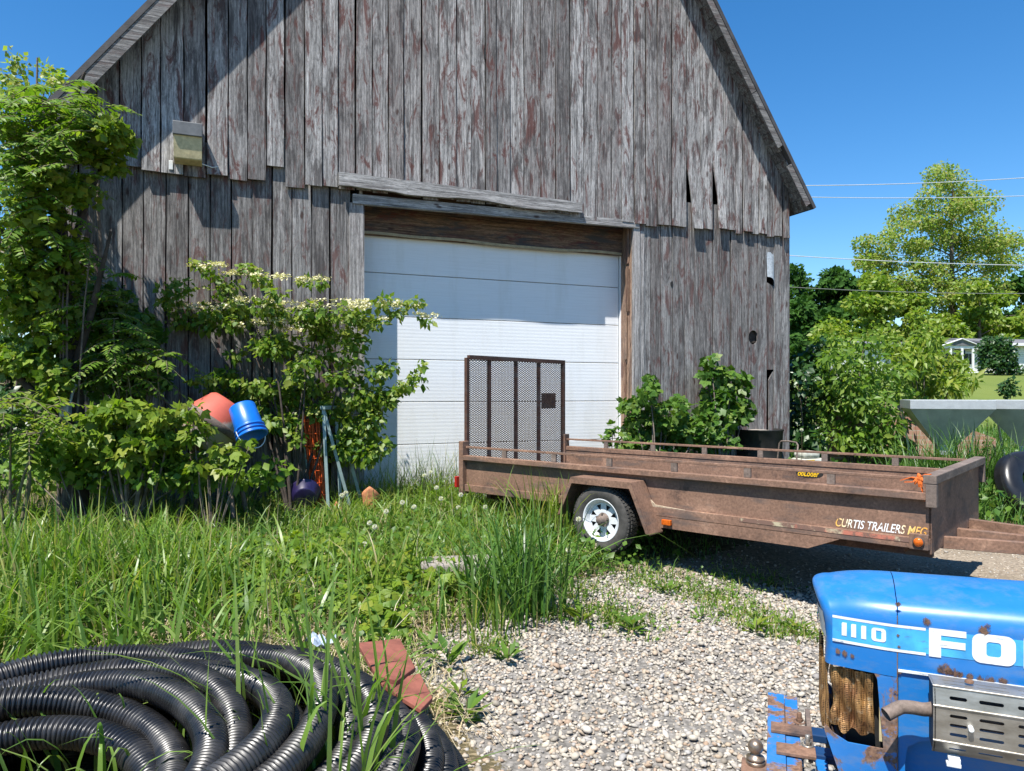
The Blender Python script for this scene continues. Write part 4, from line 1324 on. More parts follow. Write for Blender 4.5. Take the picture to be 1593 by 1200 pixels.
pipe = mb.build("tail_pipe", M['rust_gray'], tractor, recalc=False)
mb = MB().tube([sm_path[-5], sm_path[-5] + (sm_path[-4] - sm_path[-5]) * .2], .0158, 16); mb.build("pipe_dark_disc", M['blackmetal'], tractor)  # black disc painting the dark inside the open pipe end
# engine, axle and frame below the hood
mb = MB().span((.06, -.13, .30), (1.0, .13, .70)); mb.span((.2, -.16, .36), (.5, .16, .60)); eng = mb.build("engine_block", M['blackmetal'], tractor, bevel=.01)
mb = MB().span((-.02, -.42, .22), (.06, .42, .29)); mb.build("front_axle", M['blue_worn'], tractor, bevel=.008)
for sg in (-1, 1):
    c = Vector((.02, sg * .47, .22))
    Mx = Matrix.Translation(c) @ Matrix.Rotation(math.radians(90), 4, 'X')
    w = empty("front_wheel", (0, 0, 0)); w.parent = tractor
    mb = MB().lathe([(.11, -.06), (.17, -.065), (.205, -.05), (.215, -.02), (.222, 0), (.215, .02), (.205, .05), (.17, .065), (.11, .06)], 36, Mx); mb.build("tyre", M['rubber'], w)
    mb = MB().lathe([(.112, -.05), (.10, -.02), (.03, -.01), (0, -.01)], 30, Mx); mb.lathe([(.112, .05), (.10, .02), (.03, .01), (0, .01)], 30, Mx); mb.build("rim", M['blue_worn'], w)
# rear of the machine, outside the frame
mb = MB().span((1.0, -.15, .30), (1.75, .15, .62)); mb.build("gearbox", M['blackmetal'], tractor, bevel=.02)
for sg in (-1, 1):
    Mx = Matrix.Translation((1.50, sg * .45, .46)) @ Matrix.Rotation(math.radians(90), 4, 'X')
    w = empty("rear_wheel", (0, 0, 0)); w.parent = tractor
    mb = MB().lathe([(.24, -.11), (.38, -.13), (.44, -.11), (.46, 0), (.44, .11), (.38, .13), (.24, .11)], 44, Mx)
    for k in range(22):
        for s2 in (-1, 1):
            R = Matrix.Rotation(2 * math.pi * (k + (.5 if s2 > 0 else 0)) / 22, 4, 'Z')
            mb.box((Mx @ R @ Vector((.455, 0, s2 * .06))), (.04, .03, .11), (Mx @ R).to_3x3())
    mb.build("tyre", M['rubber'], w)
    mb = MB().lathe([(.25, -.10), (.22, -.03), (.06, 0), (0, 0)], 36, Mx); mb.lathe([(.25, .10), (.22, .03), (.06, .01), (0, .01)], 36, Mx); mb.build("rim", M['decal_white'], w)
mb = MB().span((1.16, -.19, .62), (1.22, .19, .98)); mb.build("dashboard", M['bluedark'], tractor, bevel=.02)
mb = MB().tube([(1.2, 0, .95), (1.34, 0, 1.06)], .018, 10)
for k in range(24):
    a0, a1 = 2 * math.pi * k / 24, 2 * math.pi * (k + 1) / 24
    f = lambda a: Vector((1.35 - .10 * math.cos(a) * .6, .17 * math.sin(a), 1.07 + .17 * math.cos(a) * .8))
    mb.tube([f(a0), f(a1)], .012, 6, caps=False)
mb.build("steering_wheel", M['black'], tractor)
mb = MB().span((1.42, -.2, .70), (1.80, .2, .76)).span((1.76, -.2, .77), (1.82, .2, 1.02)); mb.build("seat", M['black'], tractor, bevel=.025)

# front implement mount with tow ball
mount = empty("implement_mount", (0, 0, 0)); mount.parent = tractor
ZM = .315
mb = MB()
def flat(x0, x1, y0, y1, z, h, mat, name, bev=.003):
    return MB().span((x0, y0, z - h), (x1, y1, z)).build(name, mat, mount, bevel=bev)
def gpx(px, py, z):
    y = (CAM_H - z) * FPX / (py - HZ)
    w_ = Vector(((px - CX) / FPX * y, y, 0)) - KO
    return -w_.dot(KF), w_.dot(KS)
xa, ya = gpx(1206, 1078, ZM); xb, yb = gpx(1229, 1080, ZM); xc, yc2 = gpx(1233, 1077, ZM); xd, yd = gpx(1249, 1079, ZM)
xm = (xa + xb) / 2; xm2 = (xc + xd) / 2
flat(xm - .031, xm + .031, -.62, ya, ZM, .055, M['blue_worn'], "cross_bar")
flat(xm2 - .024, xm2 + .024, -.62, ya, ZM - .004, .055, M['blue_worn'], "cross_bar")
for (pxa, pya, pxb) in ((1200, 1128, 1264), (1203, 1160, 1265)):
    x0, y0 = gpx(pxa, pya, ZM + .013); x1, y1 = gpx(pxb, pya, ZM + .013)
    flat(x0, x1, y0 - .036, y0 + .036, ZM + .013, .012, M['rust'], "clamp_strap", .002)
x0, y0 = gpx(1260, 1140, ZM - .02)
mb = MB().span((x0 - .005, y0 - .13, ZM - .075), (x0 + .012, y0 + .16, ZM - .0)); mb.build("mount_plate", M['rust_gray'], mount, bevel=.003)
mb = MB().span((x0 + .013, y0 - .10, ZM - .085), (x0 + .15, y0 - .03, ZM - .055)).span((x0 + .013, y0 + .06, ZM - .085), (x0 + .15, y0 + .13, ZM - .055)); mb.build("frame_rail", M['bluedark'], mount, bevel=.004)
mb = MB().span((x0 + .02, y0 - .22, ZM - .10), (x0 + .06, y0 + .0, ZM - .07)); mb.build("frame_rail", M['blue_worn'], mount, bevel=.004)
for (px, py, nut) in ((1246, 1117, M['rustbolt']), (1253, 1152, sm)):
    x, y = gpx(px, py + 8, ZM + .015)
    Mx = Matrix.Translation((x, y, ZM + .014))
    mb = MB().lathe([(.021, 0), (.021, .003), (.016, .004)], 20, Mx).lathe([(.0125, .004), (.0125, .014), (.0, .014)], 6, Mx, smooth=False).lathe([(.0085, .014), (.0085, .034), (.007, .036), (0, .036)], 14, Mx)
    mb.build("bolt", nut, mount)
bx, by = gpx(1168, 1185, ZM - .02)
Mx = Matrix.Translation((bx, by, ZM - .022))
xs0, ys0 = gpx(1205, 1190, ZM - .02)
mb = MB().span((bx - .045, by - .32, ZM - .036), (xs0 - .004, by + .035, ZM - .0225)); mb.build("ball_plate", M['rust'], mount, bevel=.002)
M['bronze'] = plain("worn_steel_ball", (0.30, 0.23, 0.17), 0.35, 0.75, var=0.35, scale=40)
prof_b = [(.030, 0), (.032, .010), (.030, .012), (.026, .014), (.030, .016), (.030, .024), (.018, .029), (.0155, .036)]
R_ = .0255
for k in range(0, 13):
    a = -math.pi / 2 + .62 + (math.pi - .62) * k / 12
    prof_b.append((max(R_ * math.cos(a), 0), .058 + R_ * math.sin(a)))
MB().lathe(prof_b, 32, Mx).build("tow_ball", M['bronze'], mount)
pv = Vector((xm, gpx(1216, 1140, ZM)[1], 0)); Rm = Matrix.Rotation(math.radians(4.0), 3, 'Z')
mount.rotation_euler = (0, 0, math.radians(4.0)); mount.location = pv - Rm @ pv
# ------------------------------------------------------------------ coil of corrugated drain pipe
def pipe_mesh(name, pts, r, pitch, mat, parent=None, seg=14):
    pts = np.asarray(pts, float)
    d = np.linalg.norm(np.diff(pts, axis=0), axis=1); cum = np.concatenate([[0], np.cumsum(d)])
    n = int(cum[-1] / pitch)
    # four rings per corrugation: crest, crest, groove, groove
    off = np.array([0.0, .12, .46, .60, .80]); rad = np.array([.85, .985, .985, .85, .82]) * r
    s = (np.arange(n)[:, None] + off[None, :]).ravel() * pitch
    rr = np.tile(rad, n)
    p = np.stack([np.interp(s, cum, pts[:, k]) for k in range(3)], 1)
    t = np.gradient(p, axis=0); t /= np.linalg.norm(t, axis=1)[:, None]
    a = np.cross(t, [0, 0, 1]); a /= np.linalg.norm(a, axis=1)[:, None]
    b_ = np.cross(a, t)
    th = np.linspace(0, 2 * np.pi, seg, endpoint=False)
    V = p[:, None, :] + rr[:, None, None] * (a[:, None, :] * np.cos(th)[None, :, None] + b_[:, None, :] * np.sin(th)[None, :, None])
    N = len(s)
    i = np.arange(N - 1)[:, None] * seg; k = np.arange(seg)[None, :]; k2 = (k + 1) % seg
    F = np.stack([i + k, i + seg + k, i + seg + k2, i + k2], -1).reshape(-1, 4)
    return npmesh(name, V.reshape(-1, 3), [F], mat, parent, smooth=True)
bm_, nt, b = new_mat("black_corrugated_pipe", 0.36, 0, 0.55)
dn = noise(nt, coords(nt), 7, 6, 0.65)
link(nt, ramp(nt, dn, [(0.45, (0.010, 0.010, 0.011)), (0.8, (0.045, 0.043, 0.042))]), b.inputs["Base Color"])
link(nt, ramp(nt, dn, [(0.4, 0.30), (0.7, 0.5)]), b.inputs["Roughness"])
PR = 0.053
# turns from the outermost lying on the ground to the innermost on top: (centre x, centre y, radius, height)
n_t = 15
rad_ = [.98 - .034 * i for i in range(n_t)]
back_ = [3.58, 3.49, 3.46, 3.38, 3.31, 3.22, 3.13, 3.04, 2.94, 2.84, 2.74, 2.63, 2.52, 2.41, 2.30]
right_ = [-.12 - .062 * i for i in range(n_t)]
high_ = [.06, .065, .17, .22, .31, .32, .41, .40, .48, .44, .51, .45, .50, .43, .38]
turns = [(rt - r, bk - r, r, h) for r, bk, rt, h in zip(rad_, back_, right_, high_)]
pts = []
nt_ = len(turns) - 1
rs = np.random.default_rng(4)
ph = rs.uniform(0, 6.28, (nt_ + 1, 3))
for q in np.linspace(0, nt_, nt_ * 90):
    i = min(int(q), nt_ - 1); f = q - i
    f2 = f * f * (3 - 2 * f)
    cx, cy, r, h = [(1 - f2) * a + f2 * c for a, c in zip(turns[i], turns[i + 1])]
    a = -math.pi / 2 - 2 * math.pi * f          # start at the near side, out of sight
    w = math.sin(math.pi * f)
    rw = (.028 if i > 2 else .015) * math.sin(2 * a + ph[i][0]) * w + .02 * math.sin(3 * a + ph[i][1]) * w
    hw = .03 * math.sin(2 * a + ph[i][2]) * w * (1 if i > 1 else .15)
    x = cx + (r + rw) * math.cos(a); y = cy + (r + rw) * .98 * math.sin(a)
    pts.append((x, y, max(PR + .005, h + hw) + g1(x, y)))
coil = pipe_mesh("drain_pipe_coil", pts, PR, .0165, bm_)
tag(coil, "big loose coil of black corrugated drain pipe lying in the grass beside the gravel", "pipe coil")

M['clay'] = plain("red_clay", (0.22, 0.075, 0.052), 0.85, var=0.4, scale=9, bumpiness=0.25)
def paver(name, px, z, thick, label):
    top = []
    for i, (a, c) in enumerate(px):
        zz = z[i]
        y = (CAM_H - zz) * FPX / (c - HZ)
        top.append(((a - CX) / FPX * y, y, zz))
    ctr = Vector((sum(p[0] for p in top) / len(top), sum(p[1] for p in top) / len(top), sum(p[2] for p in top) / len(top) - thick))
    o = empty(name, ctr, 0, label, "paver")
    n = len(top)
    vs = [Vector(p) - ctr for p in top] + [Vector(p) - ctr - Vector((0, 0, thick)) for p in top]
    mb = MB().add(vs, [tuple(range(n)), tuple(range(n, 2 * n))[::-1]] + [(i, (i + 1) % n, n + (i + 1) % n, n + i) for i in range(n)])
    return o, mb, ctr
def solid_paver(name, px, z, thick, label):
    o, mb, ctr = paver(name, px, z, thick, label)
    bpy.data.objects.remove(o)
    m = mb.build(name, M['clay'], None, bevel=.003); m.location = ctr
    tag(m, label, "paver")
solid_paver("clay_paver", [(556, 1000), (622, 993), (646, 1038), (618, 1059), (585, 1050)], [.40, .36, .33, .345, .38], .022, "larger red clay paver propped on the pipe coil")
solid_paver("clay_paver", [(592, 1062), (653, 1047), (673, 1085), (655, 1104), (625, 1085)], [.35, .31, .275, .275, .305], .020, "smaller red clay paver with a nail hole, just below the larger one")

# ------------------------------------------------------------------ cement mixer, bucket, trestle and scraps under the shrub
mx_y = 6.95
mc = P(328, 662, mx_y)
mixer = empty("cement_mixer", (mc.x, mc.y, g1(mc.x, mc.y)), 0, "old cement mixer with a peeling red and grey drum under the flowering shrub", "cement mixer")
hz_ = mc.z - mixer.location.z
M['mixred'] = plain("peeling_red_paint", (0.46, 0.085, 0.055), 0.6, var=0.3)
nt = M['mixred'].node_tree; b = nt.nodes["Principled BSDF"]
n = noise(nt, coords(nt), 5.5, 8, 0.7)
sx = nt.nodes.new("ShaderNodeSeparateXYZ"); tc = nt.nodes.new("ShaderNodeTexCoord"); link(nt, tc.outputs["Object"], sx.inputs[0])
k = math_n(nt, 'ADD', math_n(nt, 'MULTIPLY', math_n(nt, 'SUBTRACT', n, 0.5), 0.7), math_n(nt, 'MULTIPLY', math_n(nt, 'SUBTRACT', hz_ + .05, sx.outputs[2]), 1.8))
link(nt, mixc(nt, ramp(nt, k, [(0.0, 0.0), (0.10, 1.0)]), mixc(nt, n, (0.36, 0.06, 0.04), (0.55, 0.13, 0.085)), mixc(nt, n, (0.25, 0.22, 0.19), (0.48, 0.44, 0.39))), b.inputs["Base Color"])
ax = Vector((.52, .30, .80)).normalized()
Md = Matrix.Translation((0, 0, hz_)) @ ax.to_track_quat('Z', 'Y').to_matrix().to_4x4() @ Matrix.Scale(.94, 4)
mb = MB().lathe([(0, -.24), (.15, -.235), (.20, -.20), (.285, .0), (.295, .02), (.295, .04)], 36, Md).lathe([(.295, .05), (.285, .07), (.20, .27), (.165, .30), (.155, .30)], 36, Md)
mb.build("drum", M['mixred'], mixer)
mb = MB().lathe([(.300, -.012), (.312, 0), (.312, .055), (.300, .065)], 36, Md); mb.build("ring_gear", M['rust_gray'], mixer)
mb = MB().lathe([(.154, .30), (.14, .2), (.05, .05), (0, .05)], 24, Md); mb.build("drum_inside", M['blackmetal'], mixer)
mb = MB()
for a in ((-.30, -.12), (-.30, .28), (.28, .28), (.28, -.10)): mb.tube([(a[0], a[1], 0), (a[0] * .55, a[1] * .5 + .05, hz_ - .22)], .022, 8)
mb.tube([(-.17, 0, hz_ - .22), (.16, .02, hz_ - .22)], .03, 8); mb.tube([(-.36, .05, hz_ - .24), (-.36, .05, hz_ + .12), (-.2, .1, hz_ + .16)], .02, 8)
mb.build("stand", M['rust_gray'], mixer)
mb = MB().tube([(-.75, .25, hz_ + .42), (-.45, .15, hz_ + .18), (-.30, .05, hz_ + .04)], .014, 7); mb.build("tipping_lever", M['rust_gray'], mixer)

M['bluebucket'] = plain("blue_bucket_plastic", (0.004, 0.12, 0.50), 0.35, var=0.15, scale=10, spec=0.5)
bc = P(384, 655, 6.65)
bax = Vector((.42, -.30, -.86)).normalized()                # from base to mouth
bucket = empty("bucket", bc, 0, "bright blue plastic bucket hanging upside down on the mixer drum", "bucket")
Mb = bax.to_track_quat('Z', 'Y').to_matrix().to_4x4() @ Matrix.Scale(.9, 4)
hb_ = .19 * .9
prof = [(0, -hb_), (.125, -hb_), (.132, -hb_ + .008), (.142, .07), (.142, .085), (.156, .087), (.156, .10), (.144, .102), (.146, .125), (.158, .127), (.158, .14), (.147, .142), (.149, .165), (.160, .167), (.160, .185), (.150, .188), (.140, .185), (.130, -.16), (0, -.16)]
MB().lathe(prof, 40, Mb).build("pail", M['bluebucket'], bucket)
mb = MB()
pth = []
for k in range(17):
    a = math.pi * k / 16
    pth.append(Mb @ Vector((.165 * math.cos(a), 0, .12 + .17 * math.sin(a))) + Vector((0, 0, -.02 * math.sin(a))))
mb.tube(pth, .0045, 7); mb.build("handle", M['decal_white'], bucket)
mb = MB().tube([Mb @ Vector((-.165, 0, .10)), Mb @ Vector((-.150, 0, .10))], .016, 10).tube([Mb @ Vector((.165, 0, .10)), Mb @ Vector((.150, 0, .10))], .016, 10); mb.build("ear", M['bluebucket'], bucket)

M['galv'] = plain("weathered_pale_green_metal", (0.25, 0.33, 0.33), 0.5, 0.3, var=0.25, scale=9)
tp = P(503, 636, 7.65); b1 = P(512, 752, 7.6); b2 = P(552, 740, 7.75)
tg = g1(tp.x, tp.y)
tre = empty("folding_trestle", (tp.x, tp.y, tg), 0, "pale green metal trestle legs standing in an A in the grass", "trestle")
L_ = lambda p: Vector(p) - tre.location
for b_ in (b1, b2):
    bb = Vector((b_.x, b_.y, g1(b_.x, b_.y)))
    mb = MB().bar(L_(tp), L_(bb), .034, .012, up=(0, 1, 0)); mb.build("leg", M['galv'], tre, bevel=.002)
tp2 = tp + Vector((.08, .22, .0))
for b_ in (b1 + Vector((.08, .22, 0)), b2 + Vector((.08, .22, 0))):
    mb = MB().bar(L_(tp2), L_((b_.x, b_.y, g1(b_.x, b_.y))), .034, .012, up=(0, 1, 0)); mb.build("leg", M['galv'], tre, bevel=.002)
mb = MB().bar(L_(tp) + Vector((0, -.03, .01)), L_(tp2) + Vector((0, .03, .01)), .06, .04); mb.build("top_bar", M['galv'], tre, bevel=.004)

M['snow_orange'] = plain("orange_plastic", (0.55, 0.085, 0.015), 0.5, var=0.4, scale=50)
ot = P(485, 648, 7.85); ob = P(498, 742, 7.8)
o_ = empty("rolled_snow_fence", (ob.x, ob.y, g1(ob.x, ob.y)), 0, "roll of faded orange plastic fencing standing upright behind the trestle", "fence roll")
hgt = ot.z - o_.location.z; dx = ot.x - ob.x
mb = MB(); random.seed(9)
for k in range(22):
    a = 2 * math.pi * k / 22; r = .055 + .03 * (k % 3) / 2
    mb.tube([(r * math.cos(a) * .8, r * math.sin(a), 0), (dx * .5 + r * math.cos(a + .1), r * math.sin(a + .1), hgt * .5), (dx + r * 1.2 * math.cos(a + .2), r * math.sin(a + .2), hgt + random.uniform(-.04, .05))], .008, 5)
mb.build("strand", M['snow_orange'], o_)
mb = MB()
for z in np.linspace(.05, hgt - .05, 9):
    c = [(dx * z / hgt + .088 * math.cos(a), .086 * math.sin(a), z) for a in np.linspace(0, 2 * math.pi, 19)]
    mb.tube(c, .006, 5, caps=False)
mb.build("hoop", M['snow_orange'], o_)
mb = MB().tube([(dx - .09, -.02, hgt * .95), (-.06, -.04, .02)], .013, 7); mb.build("metal_stake", M['galv'], o_)

M['purple'] = plain("dark_purple_plastic", (0.014, 0.009, 0.05), 0.35, var=0.3, scale=20, spec=0.6)
pc = P(474, 742, 7.5)
tub = empty("plastic_tub", (pc.x, pc.y, pc.z - .19), .25, "dark purple plastic tub lying tipped in the grass beside the trestle", "tub")
Mt = Matrix.Rotation(math.radians(-68), 4, 'X')
MB().lathe([(0, -.09), (.13, -.09), (.15, -.08), (.185, .06), (.20, .065), (.20, .08), (.18, .08), (.145, -.07), (0, -.075)], 30, Mt @ Matrix.Scale(.8, 4)).build("bowl", M['purple'], tub)

bl = P(572, 722, 8.15)
jug = empty("plastic_jug", (bl.x, bl.y, g1(bl.x, bl.y)), 0, "small bright blue plastic jug half hidden in weeds before the white door", "jug")
MB().lathe([(0, 0), (.075, 0), (.085, .015), (.085, .17), (.06, .22), (.028, .235), (.028, .26), (0, .26)], 24).build("body", M['bluebucket'], jug)
MB().lathe([(.032, .255), (.032, .28), (0, .28)], 18).build("cap", M['decal_white'], jug)

# broken terracotta pieces in the grass
M['terra'] = plain("orange_terracotta", (0.42, 0.17, 0.08), 0.85, var=0.5, scale=22, bumpiness=0.3)
def shard(px, ptop, y, r, lab, sweep, rot):
    c = P(px, ptop, y)
    g = g1(c.x, c.y)
    h = c.z - g
    o = empty("broken_flowerpot", (c.x, c.y, g), rot, lab, "flowerpot")
    mb = MB(); vs = []; n = 18; m = 9
    for i in range(m):
        for j in range(n):
            a = -sweep / 2 + sweep * j / (n - 1)
            z = h * i / (m - 1) * (1 - (.55 * abs(j / (n - 1) - .42) ** 1.2) * (i / (m - 1)))
            rr = r * (.80 + .20 * i / (m - 1)) * (1.06 if i >= m - 2 else 1)
            vs.append((rr * math.sin(a), -rr * math.cos(a), z))
    mb.add(vs, [(i * n + j, i * n + j + 1, (i + 1) * n + j + 1, (i + 1) * n + j) for i in range(m - 1) for j in range(n - 1)], 0, True)
    w = mb.build("pot_wall", M['terra'], o)
    s = w.modifiers.new("thick", 'SOLIDIFY'); s.thickness = .012
    return o
shard(577, 755, 7.75, .10, "tall orange terracotta pot shard standing in the long grass", 2.4, .25)
shard(530, 779, 7.4, .06, "small orange terracotta pot shard lying left of the taller one", 2.0, -.4)

# concrete slab end half sunk in the weeds
M['concrete'] = plain("old_concrete", (0.27, 0.24, 0.21), 0.9, var=0.35, scale=9, bumpiness=0.6)
sc = on_ground(712, 905)
slab_ = MB()
n = 7
slab_.box((0, 0, .10), (.62, .30, .19), (0, -.02, 0))
o = slab_.build("concrete_block", M['concrete'], None, bevel=.018)
o.location = (sc.x + .02, sc.y - .08, sc.z); o.rotation_euler = (0, .03, .22)
tag(o, "weathered concrete block half sunk in weeds beside the tall grass clump", "block")

# scrap of clear plastic on the pipe coil
M['film'] = plain("clear_plastic_film", (0.36, 0.42, 0.50), 0.2, var=0.5, scale=40, spec=0.8)
fc = P(498, 1004, 3.35)
mb = MB(); random.seed(2)
for i in range(6):
    for j in range(8): mb.v.append((.13 * j / 7 - .06, .08 * i / 5 - .04, .04 * random.random() + .02 * math.sin(j)))
mb.f = [[i * 8 + j, i * 8 + j + 1, i * 8 + j + 9, i * 8 + j + 8] for i in range(5) for j in range(7)]; mb.m = [0] * 35; mb.sm = [False] * 35
o = mb.build("plastic_scrap", M['film']); o.location = fc
tag(o, "crumpled scrap of pale clear plastic film at the back of the pipe coil", "plastic scrap")

# small meter box on the vine-clad tree trunk is added with that tree
# ------------------------------------------------------------------ beyond the trailer
br = P(1178, 690, 10.6)
barrel = empty("fire_barrel", (br.x, br.y, g1(br.x, br.y)), 0, "sooty black cut-down barrel with rusty rim behind the trailer", "barrel")
zt = P(1178, 668, 10.6).z - barrel.location.z
MB().lathe([(.30, 0), (.31, .02), (.335, zt * .5), (.345, zt * .52), (.34, zt * .54), (.36, zt - .02), (.372, zt - .01), (.372, zt + .005), (.355, zt + .004), (.33, zt * .5), (.29, .05), (0, .05)], 40).build("shell", M['blackmetal'], barrel)
MB().lathe([(.30, zt - .06), (.27, zt - .03), (.12, zt - .005), (0, zt + .0)], 22).build("ash", M['concrete'], barrel)

mw = P(1248, 715, 10.1)
mower = empty("lawn_mower", (mw.x, mw.y, g1(mw.x, mw.y)), .35, "push lawn mower with a cream and yellow engine cover and grey loop handle", "lawn mower")
M['mower'] = plain("dirty_cream_plastic", (0.42, 0.42, 0.36), 0.5, var=0.25, scale=15)
zt = P(1248, 702, 10.1).z - mower.location.z
MB().lathe([(.27, .14), (.28, .16), (.28, .24), (.20, .32), (.14, .34)], 30, Matrix.Scale(1.2, 4, (1, 0, 0))).build("deck", M['blackmetal'], mower)
MB().span((-.10, -.15, .35), (.32, .15, zt - .10)).span((-.06, -.12, zt - .099), (.22, .12, zt)).build("engine_cover", M['mower'], mower, bevel=.04)
MB().box((-.0, -.154, zt - .17), (.15, .012, .12)).build("yellow_panel", M['yellow'], mower, bevel=.004)
ztop = P(1236, 684, 10.4).z - mower.location.z
hw_ = .185
MB().tube([(-.28, -.2 + .02, .3), (-.24, -.185, ztop - .04), (-.235, -.15, ztop - .008), (-.232, .0, ztop), (-.232, .15, ztop - .008), (-.235, .185, ztop - .04), (-.28, .2, .3)], .012, 9).build("handle", M['rust_gray'], mower)
o_h = mower.children[-1]
for k, (x, y) in enumerate(((-.28, -.27), (-.28, .27), (.28, -.27), (.28, .27))):
    MB().lathe([(.09, -.025), (.10, -.02), (.10, .02), (.09, .025), (.03, .025), (.03, -.025), (.09, -.025)], 20, Matrix.Translation((x, y, .10)) @ Matrix.Rotation(math.radians(90), 4, 'X')).build("wheel", M['rubber'], mower)
# hopper: galvanised inverted pyramid on legs
HY = 9.7
M['galvsheet'] = plain("galvanised_sheet", (0.50, 0.51, 0.46), 0.42, 0.35, var=0.2, scale=5)
M['galvrim'] = plain("grey_painted_rim", (0.36, 0.385, 0.40), 0.5, 0.2, var=0.12, scale=12)
ra = P(1416, 622, HY + .35); rb = P(1550, 623, HY); 
zr = rb.z
ux = (rb - ra); ux.z = 0; wid = ux.length; ux.normalize(); vx = Vector((-ux.y, ux.x, 0))
cc = ra + ux * wid / 2 + vx * wid * .42
hop = empty("feed_hopper", (cc.x, cc.y, g1(cc.x, cc.y)), math.atan2(ux.y, ux.x), "grey galvanised inverted pyramid hopper with a deep rim in the weeds right of the barn", "hopper")
hg = hop.location.z; ht = zr - hg
w2, d2 = wid / 2, wid * .42
zl = ht - .125
foot_w = .12
zf = P(1480, 697, HY).z - hg
mb = MB()
def quad_sheet(p):
    mb.add(p, [(0, 1, 2, 3)])
top4 = [(-w2 + .01, -d2 + .01, zl), (w2 - .01, -d2 + .01, zl), (w2 - .01, d2 - .01, zl), (-w2 + .01, d2 - .01, zl)]
bot4 = [(-foot_w, -foot_w, zf), (foot_w, -foot_w, zf), (foot_w, foot_w, zf), (-foot_w, foot_w, zf)]
for i in range(4): quad_sheet([top4[i], top4[(i + 1) % 4], bot4[(i + 1) % 4], bot4[i]])
c_ = mb.build("cone", M['galvsheet'], hop); c_.modifiers.new("t", 'SOLIDIFY').thickness = .006
mb = MB()
mb.span((-w2, -d2, zl), (w2, -d2 + .02, ht)).span((-w2, d2 - .02, zl), (w2, d2, ht)).span((-w2, -d2 + .0205, zl), (-w2 + .02, d2 - .0205, ht)).span((w2 - .02, -d2 + .0205, zl), (w2, d2 - .0205, ht))
mb.build("rim", M['galvrim'], hop, bevel=.004)
for sx_ in (-1, 1):
    for sy_ in (1,):
        MB().bar((sx_ * (w2 - .015), sy_ * (d2 - .03), zl), (sx_ * .30, sy_ * .30 + .1, 0), .028, .02, up=(0, 1, 0)).build("leg", M['galvsheet'], hop)
MB().span((-foot_w, -foot_w, zf - .14), (foot_w, foot_w, zf - .001)).build("outlet", M['galvrim'], hop, bevel=.005)
# second hopper bay, same kind, at its right
hop2 = copy_tree(hop)
hop2.location = hop.location + ux * (wid + .05) + vx * .16; hop2.rotation_euler = (0, 0, hop.rotation_euler.z - .42)
hop2["label"] = "second grey galvanised hopper, cut off by the right edge and turned away"
hop["group"] = hop2["group"] = "galvanised hoppers in the weeds"

bt = P(1604, 758, 8.4)
tubb = empty("tractor_tyre", bt, 0, "worn black tyre leaning in the ground cover at the right edge of the photo", "tyre")
Mx = Matrix.Rotation(math.radians(62), 4, 'X') @ Matrix.Rotation(math.radians(12), 4, 'Y')
prof = [(.20, -.10), (.34, -.125), (.40, -.10), (.43, -.05)]
for k in range(6): prof += [(.435, -.045 + k * .016), (.427, -.038 + k * .016)]
prof += [(.43, .055), (.40, .10), (.34, .125), (.20, .10)]
MB().lathe([(r, h) for r, h in prof], 48, Mx).build("carcass", M['black'], tubb)
MB().lathe([(.205, -.09), (.19, 0), (.205, .09)], 40, Mx).build("bead", M['blackmetal'], tubb)

bkm, nt, b = new_mat("old_red_brick", 0.9)
bt_ = nt.nodes.new("ShaderNodeTexBrick"); bt_.inputs["Scale"].default_value = 1.0
bt_.inputs["Brick Width"].default_value = .22; bt_.inputs["Row Height"].default_value = .072; bt_.inputs["Mortar Size"].default_value = .008
bt_.inputs["Color1"].default_value = (.33, .12, .075, 1); bt_.inputs["Color2"].default_value = (.42, .19, .12, 1); bt_.inputs["Mortar"].default_value = (.40, .34, .28, 1)
mpn = nt.nodes.new("ShaderNodeMapping"); mpn.inputs["Rotation"].default_value = (math.radians(90), 0, 0)
tc = nt.nodes.new("ShaderNodeTexCoord"); link(nt, tc.outputs["Object"], mpn.inputs[0]); link(nt, mpn.outputs[0], bt_.inputs["Vector"])
link(nt, mixc(nt, noise(nt, coords(nt), 12, 5), bt_.outputs["Color"], (.30, .22, .17)), b.inputs["Base Color"])
kb = P(1425, 690, 11.3)
mb = MB()
prof = [(0, 0), (2.4, 0), (2.4, .75), (2.0, .9), (1.6, 1.02), (1.2, 1.22), (.8, 1.30), (.35, 1.26), (0, 1.30)]
mb.prism([prof], lambda a, c, t: (a - 1.2, t, c), -.12, .12)
o = mb.build("brick_wall", bkm); o.location = (kb.x - .1, kb.y, g1(kb.x, kb.y) - .02); o.rotation_euler = (0, 0, -.12)
tag(o, "crumbling stub of pinkish red brick wall behind the hopper", "wall")

# overhead wires
M['wire'] = plain("bare_aluminium_wire", (0.55, 0.57, 0.60), 0.4, 0.3, var=0.1)
M['wire_dark'] = plain("dark_sheathed_wire", (0.16, 0.17, 0.16), 0.5, var=0.2)
for k, (pa, pb, sag, y, r, mat, lab) in enumerate((((1253, 289), (1593, 277), .06, 26, .014, 'wire', "topmost pale overhead wire crossing the sky"), ((1262, 307), (1593, 305), .05, 26, .013, 'wire', "second pale overhead wire, just under the topmost"),
        ((1231, 398), (1593, 413), .05, 24, .014, 'wire', "thicker pale overhead wire crossing the tall tree's crown"), ((1230, 447), (1593, 457), .06, 24, .012, 'wire_dark', "lowest, dark overhead wire crossing the trees"))):
    a = P(*pa, y); c = P(*pb, y)
    d = c - a
    n = 40
    pts = []
    for i in range(n + 1):
        t = -1.2 + 4.0 * i / n
        pts.append(a + d * t + Vector((0, 0, sag * 4 * (t - .5) ** 2 - sag)))
    o = MB().tube(pts, r, 6).build("overhead_wire", M[mat])
    tag(o, lab, "wire", "overhead wires")

